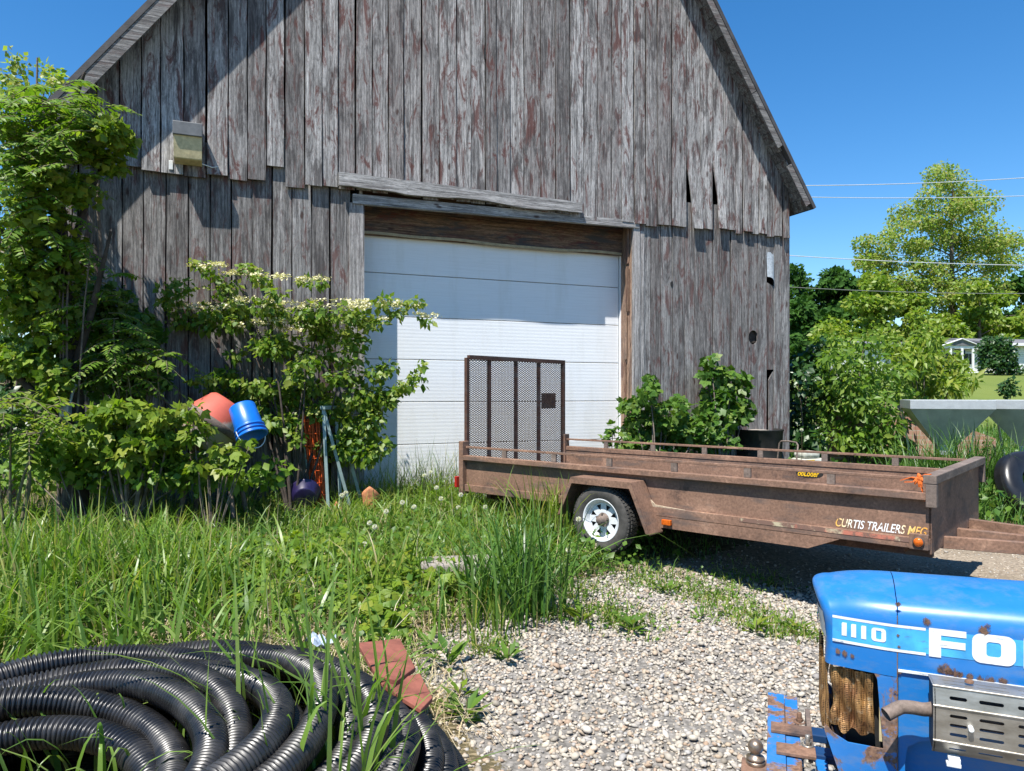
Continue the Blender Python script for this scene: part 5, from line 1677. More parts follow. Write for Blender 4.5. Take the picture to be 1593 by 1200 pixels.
# ------------------------------------------------------------------ house on the rise
hy = 55.0
ha_ = P(1375, 584, hy); hb2 = P(1720, 584, hy + 4)
house = empty("bungalow", (ha_.x, ha_.y, g1(ha_.x + 3, ha_.y) - .1), math.atan2(hb2.y - ha_.y, hb2.x - ha_.x), "long low white bungalow with grey roof on the lawn behind the trees", "house")
HWd = (hb2 - ha_).length
sd, nt, b = new_mat("white_siding", 0.6)
wv = nt.nodes.new("ShaderNodeTexWave"); wv.bands_direction = 'Z'; wv.inputs["Scale"].default_value = 2.2; link(nt, coords(nt), wv.inputs["Vector"])
link(nt, ramp(nt, wv.outputs[0], [(0.1, .50), (0.3, .74)]), b.inputs["Base Color"])
M['grayroof'] = plain("grey_shingle", (0.15, 0.15, 0.16), 0.8, var=0.3, scale=3)
M['pane'] = plain("dark_glass", (0.03, 0.035, 0.045), 0.08, var=0.3, spec=0.9)
x7 = P(1560, 580, hy).x - ha_.x
MB().span((0, 0, 0), (x7, 8, 2.05)).build("wall", sd, house)
MB().span((x7 + .01, -1.2, -.1), (HWd, 8, 2.25)).build("garage_wall", sd, house)
def gable_roof(x0, x1, y0, y1, z, rise, name):
    mb = MB(); ym = (y0 + y1) / 2
    mb.prism([[(y0, z), (ym, z + rise), (y1, z), (y1, z + .15), (ym, z + rise + .15), (y0, z + .15)]], lambda a, c, t: (t, a, c), x0, x1)
    return mb.build(name, M['grayroof'], house)
gable_roof(-.4, x7 + .3, -.5, 8.5, 2.06, .62, "roof"); gable_roof(x7 - .3, HWd + .4, -1.7, 8.5, 2.26, .75, "garage_roof")
mb = MB().span((-.4, -.54, 2.03), (x7 + .25, -.505, 2.24)); mb.build("fascia", M['white'], house)
mb = MB().span((x7 - .3, -1.74, 2.22), (HWd + .4, -1.705, 2.42)); mb.build("fascia", M['white'], house)
# small front gable with white barge boards
gx_ = P(1503, 560, hy).x - ha_.x
mb = MB().prism([[(gx_ - 1.7, 2.25), (gx_ + 1.7, 2.25), (gx_, 2.75)]], lambda a, c, t: (a, t, c), -.62, 2.0); pg = mb.build("porch_gable", M['grayroof'], house)
mb = MB().bar((gx_ - 1.8, -.66, 2.22), (gx_ + .04, -.66, 2.79), .05, .16, up=(0, 1, 0)); mb.build("barge_board", M['white'], pg)
mb = MB().bar((gx_ + 1.8, -.66, 2.22), (gx_ - .0, -.66, 2.79), .05, .16, up=(0, 1, 0)); mb.build("barge_board", M['white'], pg)
for px in (1400, 1440, 1468, 1493, 1528):
    x = P(px, 560, hy).x - ha_.x
    f = MB().span((x - .55, -.05, .75), (x + .55, -.002, 1.75)).build("window", M['white'], house)
    MB().span((x - .47, -.07, .83), (x - .03, -.051, 1.67)).build("pane", M['pane'], f); MB().span((x + .03, -.07, .83), (x + .47, -.051, 1.67)).build("pane", M['pane'], f)
x = P(1512, 570, hy).x - ha_.x
d_ = MB().span((x - .45, -.06, .1), (x + .45, -.002, 1.95)).build("door", M['bluedark'], house)
for px in (1485, 1506, 1526):
    x = P(px, 570, hy).x - ha_.x
    MB().span((x - .06, -.62, 0), (x + .06, -.5, 2.03)).build("porch_post", M['white'], house)
# ------------------------------------------------------------------ plants: leaf, frond and blade builders
def unit(v): return v / np.maximum(np.linalg.norm(v, axis=-1, keepdims=True), 1e-9)
def leaf_arrays(C, A, N, L, wr=.32, fold=.22, droop=.18):
    """C base points, A leaf axis, N face normal, L lengths -> vertices, triangles"""
    A = unit(A); S = unit(np.cross(A, N)); N = np.cross(S, A)
    L = L[:, None]
    m = C + A * L * .42
    V = np.stack([C, m - S * L * wr - N * L * .02, m - N * L * fold * wr - N * L * droop * .15, m + S * L * wr - N * L * .02, C + A * L - N * L * droop], 1)
    n = len(C); i = np.arange(n)[:, None] * 5
    T = np.concatenate([i + np.array([[0, 2, 1]]), i + np.array([[0, 3, 2]]), i + np.array([[1, 2, 4]]), i + np.array([[2, 3, 4]])], 0)
    return V.reshape(-1, 3), T
def lobed_arrays(C, A, N, L, wr=.30, spread=.85, droop=.15, lobes=3):
    """a leaf of three or five pointed lobes sharing one base (all lobes welded at the base point)"""
    A = unit(A); S = unit(np.cross(A, N)); N = np.cross(S, A)
    angs = [0, -spread, spread] if lobes == 3 else [0, -spread * .6, spread * .6, -spread * 1.25, spread * 1.25]
    lens = [1, .78, .78, .55, .55][:lobes]
    Vs = [C[:, None, :]]; T = []
    n = len(C)
    per = 1 + 4 * lobes
    i = np.arange(n)[:, None] * per
    for k, (a, l) in enumerate(zip(angs, lens)):
        A2 = A * math.cos(a) + S * math.sin(a); S2 = S * math.cos(a) - A * math.sin(a)
        Lk = (L * l)[:, None]
        m = C + A2 * Lk * .5
        Vs.append(np.stack([m - S2 * Lk * wr, m - N * Lk * .06, m + S2 * Lk * wr, C + A2 * Lk - N * Lk * droop], 1))
        b0 = 1 + 4 * k
        T += [i + np.array([[0, b0 + 1, b0]]), i + np.array([[0, b0 + 2, b0 + 1]]), i + np.array([[b0, b0 + 1, b0 + 3]]), i + np.array([[b0 + 1, b0 + 2, b0 + 3]])]
    return np.concatenate(Vs, 1).reshape(-1, 3), np.concatenate(T, 0)
def rdir(n, up=0.0, r=rng):
    v = r.normal(size=(n, 3)); v = unit(v); v[:, 2] += up
    return unit(v)
def leaf_object(name, C, A, N, L, mat, parent=None, lobes=0, **k):
    V, T = (lobed_arrays(C, A, N, L, lobes=lobes, **k) if lobes else leaf_arrays(C, A, N, L, **k))
    o = npmesh(name, V, [T], mat, parent, smooth=True)
    return o
def blob_points(blobs, r=rng):
    """blobs: (centre, radii, count) -> points, outward directions"""
    P_, D_ = [], []
    for c, rad, n in blobs:
        d = unit(r.normal(size=(n, 3))); q = r.random(n) ** .45
        P_.append(np.array(c) + d * np.array(rad) * q[:, None]); D_.append(d)
    return np.concatenate(P_), np.concatenate(D_)
def pxblob(px, py, rx, ry, y, n, ry_depth=None):
    c = P(px, py, y); k = y / FPX
    return (tuple(c), (rx * k, ry_depth if ry_depth else min(rx * k, .35), ry * k), n)
def leafy(name, blobs, size, mat, parent=None, lobes=0, droop_axis=.35, up=.6, var=.3, offset=None, **k):
    C, D = blob_points(blobs)
    if offset is not None: C = C - np.array(offset)
    n = len(C)
    A = unit(rng.normal(size=(n, 3)) + D * .8 + np.array([0, 0, -droop_axis]))
    N = unit(rng.normal(size=(n, 3)) * .55 + D * .5 + np.array([-.15, -.45, up]))
    L = size * (1 + var * rng.normal(size=n)).clip(.45, 1.8)
    return leaf_object(name, C, A, N, L, mat, parent, lobes, **k)
def fronds(name, bases, dirs, lens, mat, parent=None, pairs=9, leaflet=.28, wr=.20, arch=.55, stem_mat=None):
    """pinnate leaves: an arching rachis with leaflet pairs"""
    Cs, As, Ns, Ls = [], [], [], []
    mbs_ = MB()
    for b_, d, L in zip(bases, dirs, lens):
        b_ = np.array(b_, float); d = unit(np.array(d, float)[None])[0]
        side = np.cross(d, [0, 0, 1]); side /= max(np.linalg.norm(side), 1e-6)
        pts = []
        for k in range(pairs * 2 + 1):
            t = k / (pairs * 2)
            p = b_ + d * L * t + np.array([0, 0, -1]) * arch * L * t * t
            pts.append(p)
        for k in range(pairs):
            t = (k + 1.2) / (pairs + .8)
            p = b_ + d * L * t + np.array([0, 0, -1]) * arch * L * t * t
            tang = unit((d + np.array([0, 0, -2 * arch * t]))[None])[0]
            nrm = np.cross(side, tang); nrm *= np.sign(nrm[2]) if nrm[2] else 1
            ll = leaflet * L * (math.sin(math.pi * (.18 + .72 * t)) ** .7) * random.uniform(.85, 1.15)
            for s in (-1, 1):
                Cs.append(p); As.append(side * s + tang * .45 - nrm * random.uniform(.1, .45)); Ns.append(nrm + side * s * .1 + rng.normal(size=3) * .12); Ls.append(ll)
        Cs.append(pts[-1]); As.append(d + np.array([0, 0, -1.3 * arch])); Ns.append(np.array([0, -.2, 1.0])); Ls.append(leaflet * L * .6)
        mbs_.tube([pts[0], pts[len(pts) // 3], pts[2 * len(pts) // 3], pts[-1]], [.006, .005, .004, .002], 4, caps=False)
    o = leaf_object(name, np.array(Cs), np.array(As), np.array(Ns), np.array(Ls), mat, parent, wr=wr, droop=.12)
    mbs_.build("leaf_stalk", stem_mat or M['twig'], parent if parent is not None else None)
    return o
def blades(name, X, Y, h, w, mat, parent=None, bend=(.15, .75), segs=4, z0=None, wind=(0, 0)):
    n = len(X)
    th = rng.random(n) * 2 * np.pi
    D = np.stack([np.cos(th) + wind[0], np.sin(th) + wind[1], np.zeros(n)], 1)
    tw = th + np.pi / 2 + rng.normal(size=n) * .5
    S = np.stack([np.cos(tw), np.sin(tw), np.zeros(n)], 1)
    bd = bend[0] + (bend[1] - bend[0]) * rng.random(n) ** 1.6
    B = np.stack([X, Y, (G(X, Y) if z0 is None else z0) - .01], 1)
    Vs = []
    for k in range(segs):
        t = k / segs
        p = B + D * (h * bd * t ** 2)[:, None]
        p[:, 2] += h * (t - .42 * bd * t ** 3)
        ww = w * (1 - t ** 1.7) * (.75 + .5 * min(1, t * 3))
        Vs += [p - S * ww[:, None] / 2, p + S * ww[:, None] / 2]
    p = B + D * (h * bd)[:, None]; p[:, 2] += h * (1 - .42 * bd - .18 * bd * bd)
    Vs.append(p)
    per = 2 * segs + 1
    V = np.stack(Vs, 1).reshape(-1, 3)
    i = np.arange(n)[:, None] * per
    Q = np.concatenate([i + np.array([[2 * k, 2 * k + 1, 2 * k + 3, 2 * k + 2]]) for k in range(segs - 1)], 0)
    T = i + np.array([[2 * segs - 2, 2 * segs - 1, 2 * segs]])
    return npmesh(name, V, [Q, T], mat, parent, smooth=True)

M['grass'] = leaf_mat("meadow_grass", [(.07, .145, .012), (.12, .21, .018), (.175, .27, .028), (.145, .235, .035), (.22, .30, .05), (.27, .31, .06), (.38, .33, .16)], .43, .42, .4)
M['grass_green'] = leaf_mat("lush_grass", [(.035, .095, .014), (.06, .145, .020), (.09, .185, .030), (.12, .21, .045)], .34, .40, .45)
M['grass_wide'] = leaf_mat("broad_grass", [(.10, .20, .028), (.15, .26, .035), (.20, .31, .065), (.085, .17, .03), (.23, .32, .08)], .42, .36, .5)
M['straw'] = leaf_mat("dry_straw", [(.38, .30, .17), (.48, .40, .25), (.28, .21, .12), (.55, .48, .34)], .1, .7, .2)
M['leaf_yellow'] = leaf_mat("yellow_green_leaf", [(.14, .235, .02), (.22, .30, .028), (.11, .20, .018), (.26, .29, .04), (.09, .165, .015)], .42)
M['leaf_mid'] = leaf_mat("mid_green_leaf", [(.045, .115, .014), (.07, .155, .018), (.105, .195, .025), (.055, .13, .02), (.15, .225, .04)], .36)
M['leaf_dark'] = leaf_mat("dark_green_leaf", [(.015, .050, .010), (.025, .070, .012), (.040, .095, .016), (.030, .080, .018)], .25, .40, .45)
M['leaf_dogwood'] = leaf_mat("dogwood_leaf", [(.07, .15, .014), (.12, .20, .018), (.17, .245, .03), (.23, .27, .045), (.08, .165, .02)], .42)
M['leaf_maple'] = leaf_mat("reddish_new_leaf", [(.17, .27, .035), (.24, .33, .05), (.28, .32, .08), (.28, .25, .08), (.20, .30, .045)], .45)
M['leaf_brown'] = leaf_mat("brownish_leaf", [(.10, .085, .03), (.14, .11, .04), (.07, .09, .02), (.17, .14, .06)], .25)
M['leaf_far'] = leaf_mat("distant_dark_leaf", [(.022, .062, .012), (.032, .085, .014), (.05, .115, .018), (.038, .095, .02)], .25, .75, .1)
M['leaf_fresh'] = leaf_mat("fresh_green_leaf", [(.085, .175, .016), (.13, .23, .022), (.18, .275, .038), (.065, .145, .016), (.21, .29, .045)], .42)
M['cream_flower'] = leaf_mat("cream_blossom", [(.62, .58, .38), (.70, .66, .48), (.55, .52, .30)], .2, .7, .2)

def wall_y(px):
    s, z = wall(px, 600); return BO.y + BU.y * s

# ------------------------------------------------------------------ grass and ground plants ("stuff": nobody could count them)
def front_of_barn(x, y): return (x - BO.x) * BN.x + (y - BO.y) * BN.y < -.06
def scatter(n, x0, x1, y0, y1, keep):
    X = rng.uniform(x0, x1, n); Y = rng.uniform(y0, y1, n)
    k = keep(X, Y)
    return X[k], Y[k]
def off_bare(X, Y, soft=.25):
    d = np.maximum(poly_dist(X, Y, GRAVEL), poly_dist(X, Y, DIRT)) + .8 * wob(X, Y)
    return rng.random(len(X)) > np.clip(.5 + d / soft, 0, 1)
def patchy(X, Y, f=1.0):
    return .5 + .5 * np.sin(2.3 * f * X + 1.2 * np.sin(1.7 * f * Y)) * np.sin(2.9 * f * Y + .8 * np.sin(2.1 * f * X))

def thin_front(X, Y):        # the trampled, strawy stretch between the tall grass and the coil
    return ss(3.3, 6.0, Y - .12 * np.sin(3 * X) + .55 * np.clip(-X - 2.0, 0, 3) + .8 * (patchy(X + .7, Y, 1.3) - .5))
# A tall meadow grass in front of the barn: fine bent blades, then broader leaning ones
def mixed(x, y): return 1 - .66 * ss(-2.9, -2.0, x) * (1 - ss(5.6, 7.0, y)) * (.55 + .45 * patchy(x, y, 1.9))
def meadow(n): return scatter(n, -6.2, .75, 3.4, 8.7, lambda x, y: front_of_barn(x, y) & off_bare(x, y) & (rng.random(len(x)) < .05 + .95 * thin_front(x, y)) & (rng.random(len(x)) < (.25 + .75 * patchy(x, y)) * mixed(x, y)))
def meadow_h(X, Y): return (.20 + .24 * patchy(X, Y, .8) + .14 * rng.random(len(X))) * (.5 + .5 * thin_front(X, Y)) * (1 - .45 * ss(-.6, .6, X)) + .17 * ss(-1.6, -.3, (X - BO.x) * BN.x + (Y - BO.y) * BN.y)
X, Y = meadow(33000)
o = blades("meadow_grass", X, Y, meadow_h(X, Y) * rng.uniform(.6, 1.25, len(X)), rng.uniform(.006, .012, len(X)), M['grass'], segs=5, bend=(.2, 1.3))
tag(o, "knee high meadow grass growing between the barn and the gravel", kind="stuff")
X, Y = meadow(14000)
o = blades("broad_meadow_grass", X, Y, meadow_h(X, Y) * rng.uniform(.6, 1.3, len(X)), rng.uniform(.013, .024, len(X)), M['grass_wide'], segs=6, bend=(.35, 1.7))
tag(o, "broader arching blades among the meadow grass", kind="stuff")
X, Y = scatter(1500, -4.2, -1.0, 3.7, 5.6, lambda x, y: off_bare(x, y) & (rng.random(len(x)) < .25 + .75 * ss(-1.2, -2.8, x)))
o = blades("reed_grass", X, Y, rng.uniform(.35, .75, len(X)), rng.uniform(.014, .026, len(X)), M['grass_wide'], segs=7, bend=(.15, 1.2))
tag(o, "taller broad bladed grass at the left in front of the meadow grass", kind="stuff")
# B low filler leaves under it
X, Y = scatter(17000, -6.0, 1.2, 3.9, 8.7, lambda x, y: front_of_barn(x, y) & off_bare(x, y) & (rng.random(len(x)) < .15 + .85 * thin_front(x, y)))
n = len(X); C = np.stack([X, Y, G(X, Y) + rng.uniform(.02, .24, n)], 1)
o = leaf_object("undergrowth", C, rdir(n, -.1), rdir(n, 1.2) + np.array([0, -.4, 0]), rng.uniform(.03, .085, n), M['leaf_mid'], wr=.34)
tag(o, "low leafy weeds under the meadow grass", kind="stuff")
# C weeds round the trailer wheel and along the gravel edge
X, Y = scatter(26000, -.6, 3.4, 5.2, 8.6, lambda x, y: front_of_barn(x, y) & (rng.random(len(x)) < np.clip(.9 - .55 * (x - .6) - np.maximum(0, 6.2 - y) * .55, .03, 1)) & off_bare(x, y, .5) & (rng.random(len(x)) < .25 + .75 * patchy(x, y, 2)))
h = rng.uniform(.06, .22, len(X)) * (1.0 + .6 * ss(6.6, 7.6, Y - .35 * X))
o = blades("short_grass", X, Y, h, rng.uniform(.005, .010, len(X)), M['grass_green'], segs=3, bend=(.3, 1.0))
tag(o, "short weedy grass round the trailer wheel", kind="stuff")
X, Y = scatter(9000, -.8, 2.6, 5.4, 8.3, lambda x, y: front_of_barn(x, y) & (rng.random(len(x)) < np.clip(.95 - .6 * (x - .5) - np.maximum(0, 6.2 - y) * .6, .02, 1)) & off_bare(x, y, .5))
n = len(X); C = np.stack([X, Y, G(X, Y) + rng.uniform(.01, .15, n)], 1)
o = leaf_object("clover", C, rdir(n, 0), rdir(n, 1.5), rng.uniform(.02, .05, n), M['leaf_mid'], wr=.42)
tag(o, "clover and chickweed round the trailer wheel", kind="stuff")
# D herbs behind the trailer as far as the barn and the shrubs
def behind_trailer(x, y):
    lx = (x - TO.x) * TT.x + (y - TO.y) * TT.y; ly = (x - TO.x) * TN.x + (y - TO.y) * TN.y
    return (ly > TW + .12) | (lx > TL + .3) & (ly > TW * .75)
X, Y = scatter(30000, .6, 9.5, 5.6, 14.5, lambda x, y: behind_trailer(x, y) & (front_of_barn(x, y) | (x > 5.0)) & off_bare(x, y, .3))
h = rng.uniform(.22, .55, len(X)) * (.5 + .5 * ss(6.0, 8.5, Y)) 
o = blades("rank_grass", X, Y, h, rng.uniform(.008, .016, len(X)), M['grass_green'], segs=4, bend=(.2, .9))
tag(o, "rank green grass behind the trailer", kind="stuff")
X, Y = scatter(21000, .8, 9.5, 5.6, 13.5, lambda x, y: behind_trailer(x, y) & (front_of_barn(x, y) | (x > 5.0)) & off_bare(x, y, .3))
n = len(X); C = np.stack([X, Y, G(X, Y) + rng.uniform(.03, .42, n) * (.45 + .55 * ss(6.0, 8.5, Y))], 1)
o = leaf_object("ground_cover", C, rdir(n, .0), rdir(n, 1.0) + np.array([0, -.5, 0]), rng.uniform(.05, .12, n), M['leaf_mid'], wr=.36)
tag(o, "leafy green ground cover to the right of and behind the trailer", kind="stuff")
# E straw and dead stems on the ground
X, Y = scatter(13000, -4.2, .6, 3.2, 6.9, lambda x, y: (off_bare(x, y, .3)) & (rng.random(len(x)) < 1.25 - mixed(x, y)))
o = blades("straw_litter", X, Y, rng.uniform(.08, .28, len(X)), rng.uniform(.003, .006, len(X)), M['straw'], segs=3, bend=(1.6, 2.3))
o.location.z = .015
tag(o, "dry straw and dead stems lying on the trampled ground", kind="stuff")
X, Y = scatter(320, -4.5, .4, 3.8, 7.6, lambda x, y: off_bare(x, y, .3))
o = blades("dead_stems", X, Y, rng.uniform(.25, .6, len(X)), rng.uniform(.004, .008, len(X)), M['straw'], segs=3, bend=(.1, .9))
tag(o, "a few standing dead stems among the grass", kind="stuff")
# F yellow-green creeping vine leaves in front
VB = []
for (px, py, r) in ((420, 905, 60), (470, 930, 70), (540, 900, 60), (560, 960, 50), (380, 940, 50), (620, 940, 40), (250, 930, 60), (330, 900, 60), (650, 905, 40), (480, 880, 50), (600, 1000, 30), (690, 930, 30)):
    g = on_ground(px, py); VB.append((g.x, g.y, r * g.y / FPX))
Cs = []
for (x, y, r) in VB:
    n = 120; a = rng.random(n) * 6.28; q = 1.1 * r * rng.random(n) ** .6
    X = x + q * np.cos(a); Y = y + q * np.sin(a) * 1.5
    Cs.append(np.stack([X, Y, G(X, Y) + rng.uniform(.03, .22, n)], 1))
C = np.concatenate(Cs); k = poly_dist(C[:, 0], C[:, 1], GRAVEL) < .12; C = C[k]; n = len(C)
o = leaf_object("creeping_vine", C, rdir(n, -.2) * np.array([1, 1, .4]), rdir(n, 1.6) * np.array([.6, .6, 1]) + np.array([0, -.35, 0]), rng.uniform(.045, .095, n), M['leaf_yellow'], lobes=3, wr=.40, spread=.9)
tag(o, "yellow green creeping vine leaves on the strawy ground", kind="stuff")
# G sparse weeds in the gravel
GW = []
for (px, py, r, n) in ((900, 925, 60, 300), (960, 965, 60, 420), (1120, 935, 60, 380), (1170, 965, 70, 420), (1230, 985, 50, 260), (1060, 915, 60, 240), (1000, 905, 60, 260), (1190, 905, 50, 120), (860, 960, 40, 200), (760, 1010, 40, 160), (1140, 905, 50, 130)):
    g = on_ground(px, py); rr = r * g.y / FPX
    GW.append(np.stack([g.x + rng.normal(size=n) * rr * .55, g.y + rng.normal(size=n) * rr * .6], 1))
GW = np.concatenate(GW)
o = blades("gravel_weeds", GW[:, 0], GW[:, 1], rng.uniform(.03, .13, len(GW)), rng.uniform(.004, .010, len(GW)), M['grass'], segs=3, bend=(.3, 1.1))
tag(o, "sparse thin weeds growing through the edge of the gravel", kind="stuff")
n = 1500; sel = GW[rng.integers(0, len(GW), n)] + rng.normal(size=(n, 2)) * .05
C = np.stack([sel[:, 0], sel[:, 1], G(sel[:, 0], sel[:, 1]) + rng.uniform(.015, .06, n)], 1)
o = leaf_object("chickweed", C, rdir(n, 0), rdir(n, 1.5), rng.uniform(.015, .04, n), M['leaf_mid'], wr=.4)
tag(o, "small chickweed leaves in the edge of the gravel", kind="stuff")
# H far grass beside and behind the barn
X, Y = scatter(9000, 5.0, 17, 12, 22, lambda x, y: (x - BO.x) * BU.x + (y - BO.y) * BU.y > S_R + .2)
o = blades("hay_grass", X, Y, rng.uniform(.25, .55, len(X)), rng.uniform(.015, .03, len(X)), M['grass_green'], segs=3)
tag(o, "rough grass between the hopper and the mown lawn", kind="stuff")

# ------------------------------------------------------------------ gravel stones
def stone_templates(k, r):
    base = []
    bm = bmesh.new(); bmesh.ops.create_icosphere(bm, subdivisions=1, radius=1.0)
    v0 = np.array([v.co[:] for v in bm.verts]); f0 = np.array([[v.index for v in f.verts] for f in bm.faces]); bm.free()
    for _ in range(k):
        v = v0 * np.array([r.uniform(.8, 1.25), r.uniform(.7, 1.0), r.uniform(.45, .75)])
        v = v * (1 + .16 * r.normal(size=(len(v), 1)))
        base.append(v)
    return base, f0
ST, SF = stone_templates(16, rng)
def stones(name, X, Y, size, mat, lift=.3):
    n = len(X)
    ti = rng.integers(0, len(ST), n)
    T = np.stack(ST)[ti]
    a = rng.random(n) * 6.28; ca, sa = np.cos(a)[:, None], np.sin(a)[:, None]
    x = T[:, :, 0] * ca - T[:, :, 1] * sa; y = T[:, :, 0] * sa + T[:, :, 1] * ca
    z = T[:, :, 2] + T[:, :, 0] * rng.normal(size=(n, 1)) * .3
    s = size[:, None] / 2
    V = np.stack([x * s + X[:, None], y * s + Y[:, None], z * s + (G(X, Y) + size * lift * rng.uniform(-.4, 1.5, n))[:, None]], -1)
    F = SF[None] + (np.arange(n) * len(ST[0]))[:, None, None]
    return npmesh(name, V.reshape(-1, 3), [F.reshape(-1, 3)], mat, smooth=True)
pm, nt, b = new_mat("washed_gravel_stone", 0.8, 0, 0.25)
c = ramp(nt, rand_island(nt), [(0.0, (.20, .185, .165)), (0.12, (.44, .41, .365)), (0.25, (.36, .34, .31)), (0.38, (.50, .47, .42)), (0.50, (.25, .245, .25)), (0.60, (.42, .36, .29)), (0.70, (.32, .24, .185)), (0.80, (.56, .53, .49)), (0.9, (.34, .345, .36)), (1.0, (.46, .42, .36))])
c = mixc(nt, 1.0, c, (.95, .91, .84), 'MULTIPLY')
c = mixc(nt, 0.45, c, ramp(nt, noise(nt, coords(nt), 90, 5, .7), [(0.3, .55), (0.7, 1.2)]), 'MULTIPLY')
link(nt, c, b.inputs["Base Color"])
def gravel_keep(x, y, soft=.35):
    d = poly_dist(x, y, GRAVEL) + .8 * wob(x, y)
    return rng.random(len(x)) < np.clip(.5 + d / soft, 0, 1)
X, Y = scatter(44000, -.95, 3.1, 2.55, 6.7, gravel_keep)
sz_ = np.clip(rng.lognormal(-3.95, .36, len(X)), .007, .048)
o = stones("gravel", X, Y, sz_, pm)
tag(o, "loose washed gravel of white, tan and grey stones", kind="stuff")
X, Y = scatter(3600, -1.0, 4.6, 3.0, 7.2, lambda x, y: (poly_dist(x, y, GRAVEL) > -.55) & (rng.random(len(x)) < .5))
o = stones("stray_gravel", X, Y, rng.uniform(.010, .030, len(X)), pm, .1)
tag(o, "stray stones scattered off the edge of the gravel", kind="stuff")

X, Y = scatter(9000, .6, 6.5, 3.8, 8.0, lambda x, y: (poly_dist(x, y, DIRT) > -.1) & (rng.random(len(x)) < .25 + .6 * patchy(x, y, 1.7)))
o = stones("dirt_stones", X, Y, rng.uniform(.006, .022, len(X)) * (1 + (rng.random(len(X)) < .03)), pm, .1)
tag(o, "small stones pressed into the bare dirt under the trailer", kind="stuff")

# ground growth to the left, outside the photo's frame
X, Y = scatter(9000, -13, -6.1, 2.0, 13, lambda x, y: front_of_barn(x, y) | ((x - BO.x) * BU.x + (y - BO.y) * BU.y < S_L - .2))
o = blades("side_meadow_grass", X, Y, rng.uniform(.25, .6, len(X)), rng.uniform(.010, .020, len(X)), M['grass'], segs=4, bend=(.2, 1.1))
tag(o, "meadow grass left of the barn", kind="stuff")
fb_ = []
for k in range(60):
    a = -78 + 50 * k / 59 if k < 44 else 52 + 24 * (k - 44) / 15
    d = random.uniform(75, 100); x = d * math.sin(math.radians(a)); y = d * math.cos(math.radians(a))
    for _ in range(3): fb_.append(((x + random.gauss(0, 3), y + random.gauss(0, 3), g1(x, y) + random.uniform(1.5, 8)), (3.2, 3.2, 3.0), 170))
o = leafy("distant_wood", fb_, .75, M['leaf_far'], wr=.45)
tag(o, "far off dark wood on the skyline", kind="stuff")
# ------------------------------------------------------------------ trees and shrubs (each one a thing of its own)
def stems_to(name, base, tips, r0, mat, parent, bow=.25, r1=.006, seg=6):
    mb = MB()
    base = Vector(base)
    for t in tips:
        t = Vector(t)
        mid = base.lerp(t, .5) + Vector((random.uniform(-1, 1), random.uniform(-1, 1), random.uniform(.2, 1))) * bow * (t - base).length * .4
        pts = [base + Vector((random.uniform(-1, 1), random.uniform(-1, 1), 0)) * r0 * 1.5]
        for k in range(1, 6):
            u = k / 5
            pts.append(base * (1 - u) ** 2 + mid * 2 * u * (1 - u) + t * u * u)
        mb.tube(pts, [r0 + (r1 - r0) * k / 5 for k in range(6)], seg, caps=False)
    return mb.build(name, mat, parent)

def shrub(name, label, cat, base, blobs, size, mat, lobes=0, stem_r=.018, group=None, stem_mat=None, n_stem=9, stem_blobs=None, **k):
    base = Vector(base)
    o = empty(name, base, 0, label, cat, group)
    leafy("foliage", blobs, size, mat, o, lobes, offset=tuple(base), **k)
    tips = [Vector(b_[0]) - base for b_ in (blobs if len(blobs) <= n_stem else random.sample(stem_blobs or blobs, n_stem))]
    stems_to("stems", (0, 0, 0), tips, stem_r, stem_mat or M['bark'], o)
    return o

def gpt(px, y): 
    x = (px - CX) / FPX * y
    return Vector((x, y, g1(x, y)))

# -- vine-clad tree at the barn's left corner
random.seed(21)
ty = 6.75
tb = gpt(112, ty)
tree = empty("vine_clad_tree", tb, 0, "dark trunked tree with feathery compound leaves smothering the barn's left corner", "tree")
tr_pts = [(0, 0, 0), (.02, .0, .7), (-.03, .02, 1.5), (-.12, .05, 2.4), (-.2, .1, 3.3), (-.32, .1, 4.2)]
mb = MB().tube(tr_pts, [.15, .12, .105, .085, .06, .03], 12)
limb = [((-.03, .02, 1.5), (.25, -.1, 2.2), (.45, -.15, 2.9)), ((-.1, .05, 2.2), (-.5, -.1, 2.8), (-.8, -.2, 3.3)), ((-.12, .05, 2.4), (.1, .0, 3.1), (.3, .05, 3.7)), ((-.05, 0, 1.1), (-.4, -.2, 1.6), (-.7, -.3, 1.9)), ((-.25, .1, 3.6), (0, 0, 4.1), (.15, -.05, 4.4))]
for l in limb: mb.tube(l, [.045, .03, .012], 8)
mb.build("trunk", M['bark_dark'], tree)
fb, fd, fl = [], [], []
def frond_cloud(n, poly_px, y0, y1, Lr):
    for _ in range(n):
        px, py = random.choice(poly_px)
        px += random.gauss(0, 16); py += random.gauss(0, 18)
        y = random.uniform(y0, y1)
        c = P(px, py, y) - tb
        a = random.uniform(0, 6.28)
        fb.append(tuple(c)); fd.append((math.cos(a), math.sin(a) - .5, random.uniform(.0, .55))); fl.append(random.uniform(*Lr))
frond_cloud(190, [(0, 190), (40, 190), (70, 185), (100, 190), (10, 230), (50, 235), (90, 240), (110, 225), (0, 290), (40, 300), (80, 300), (10, 350), (50, 360), (85, 345), (105, 280), (30, 160), (70, 160), (110, 165), (130, 190), (95, 150), (120, 215)], 6.1, 6.9, (.30, .46))
frond_cloud(26, [(100, 380), (140, 400), (160, 440), (130, 470), (180, 500)], 6.5, 7.1, (.3, .45))
fronds("crown", fb, fd, fl, M['leaf_fresh'], tree, pairs=9, leaflet=.27)

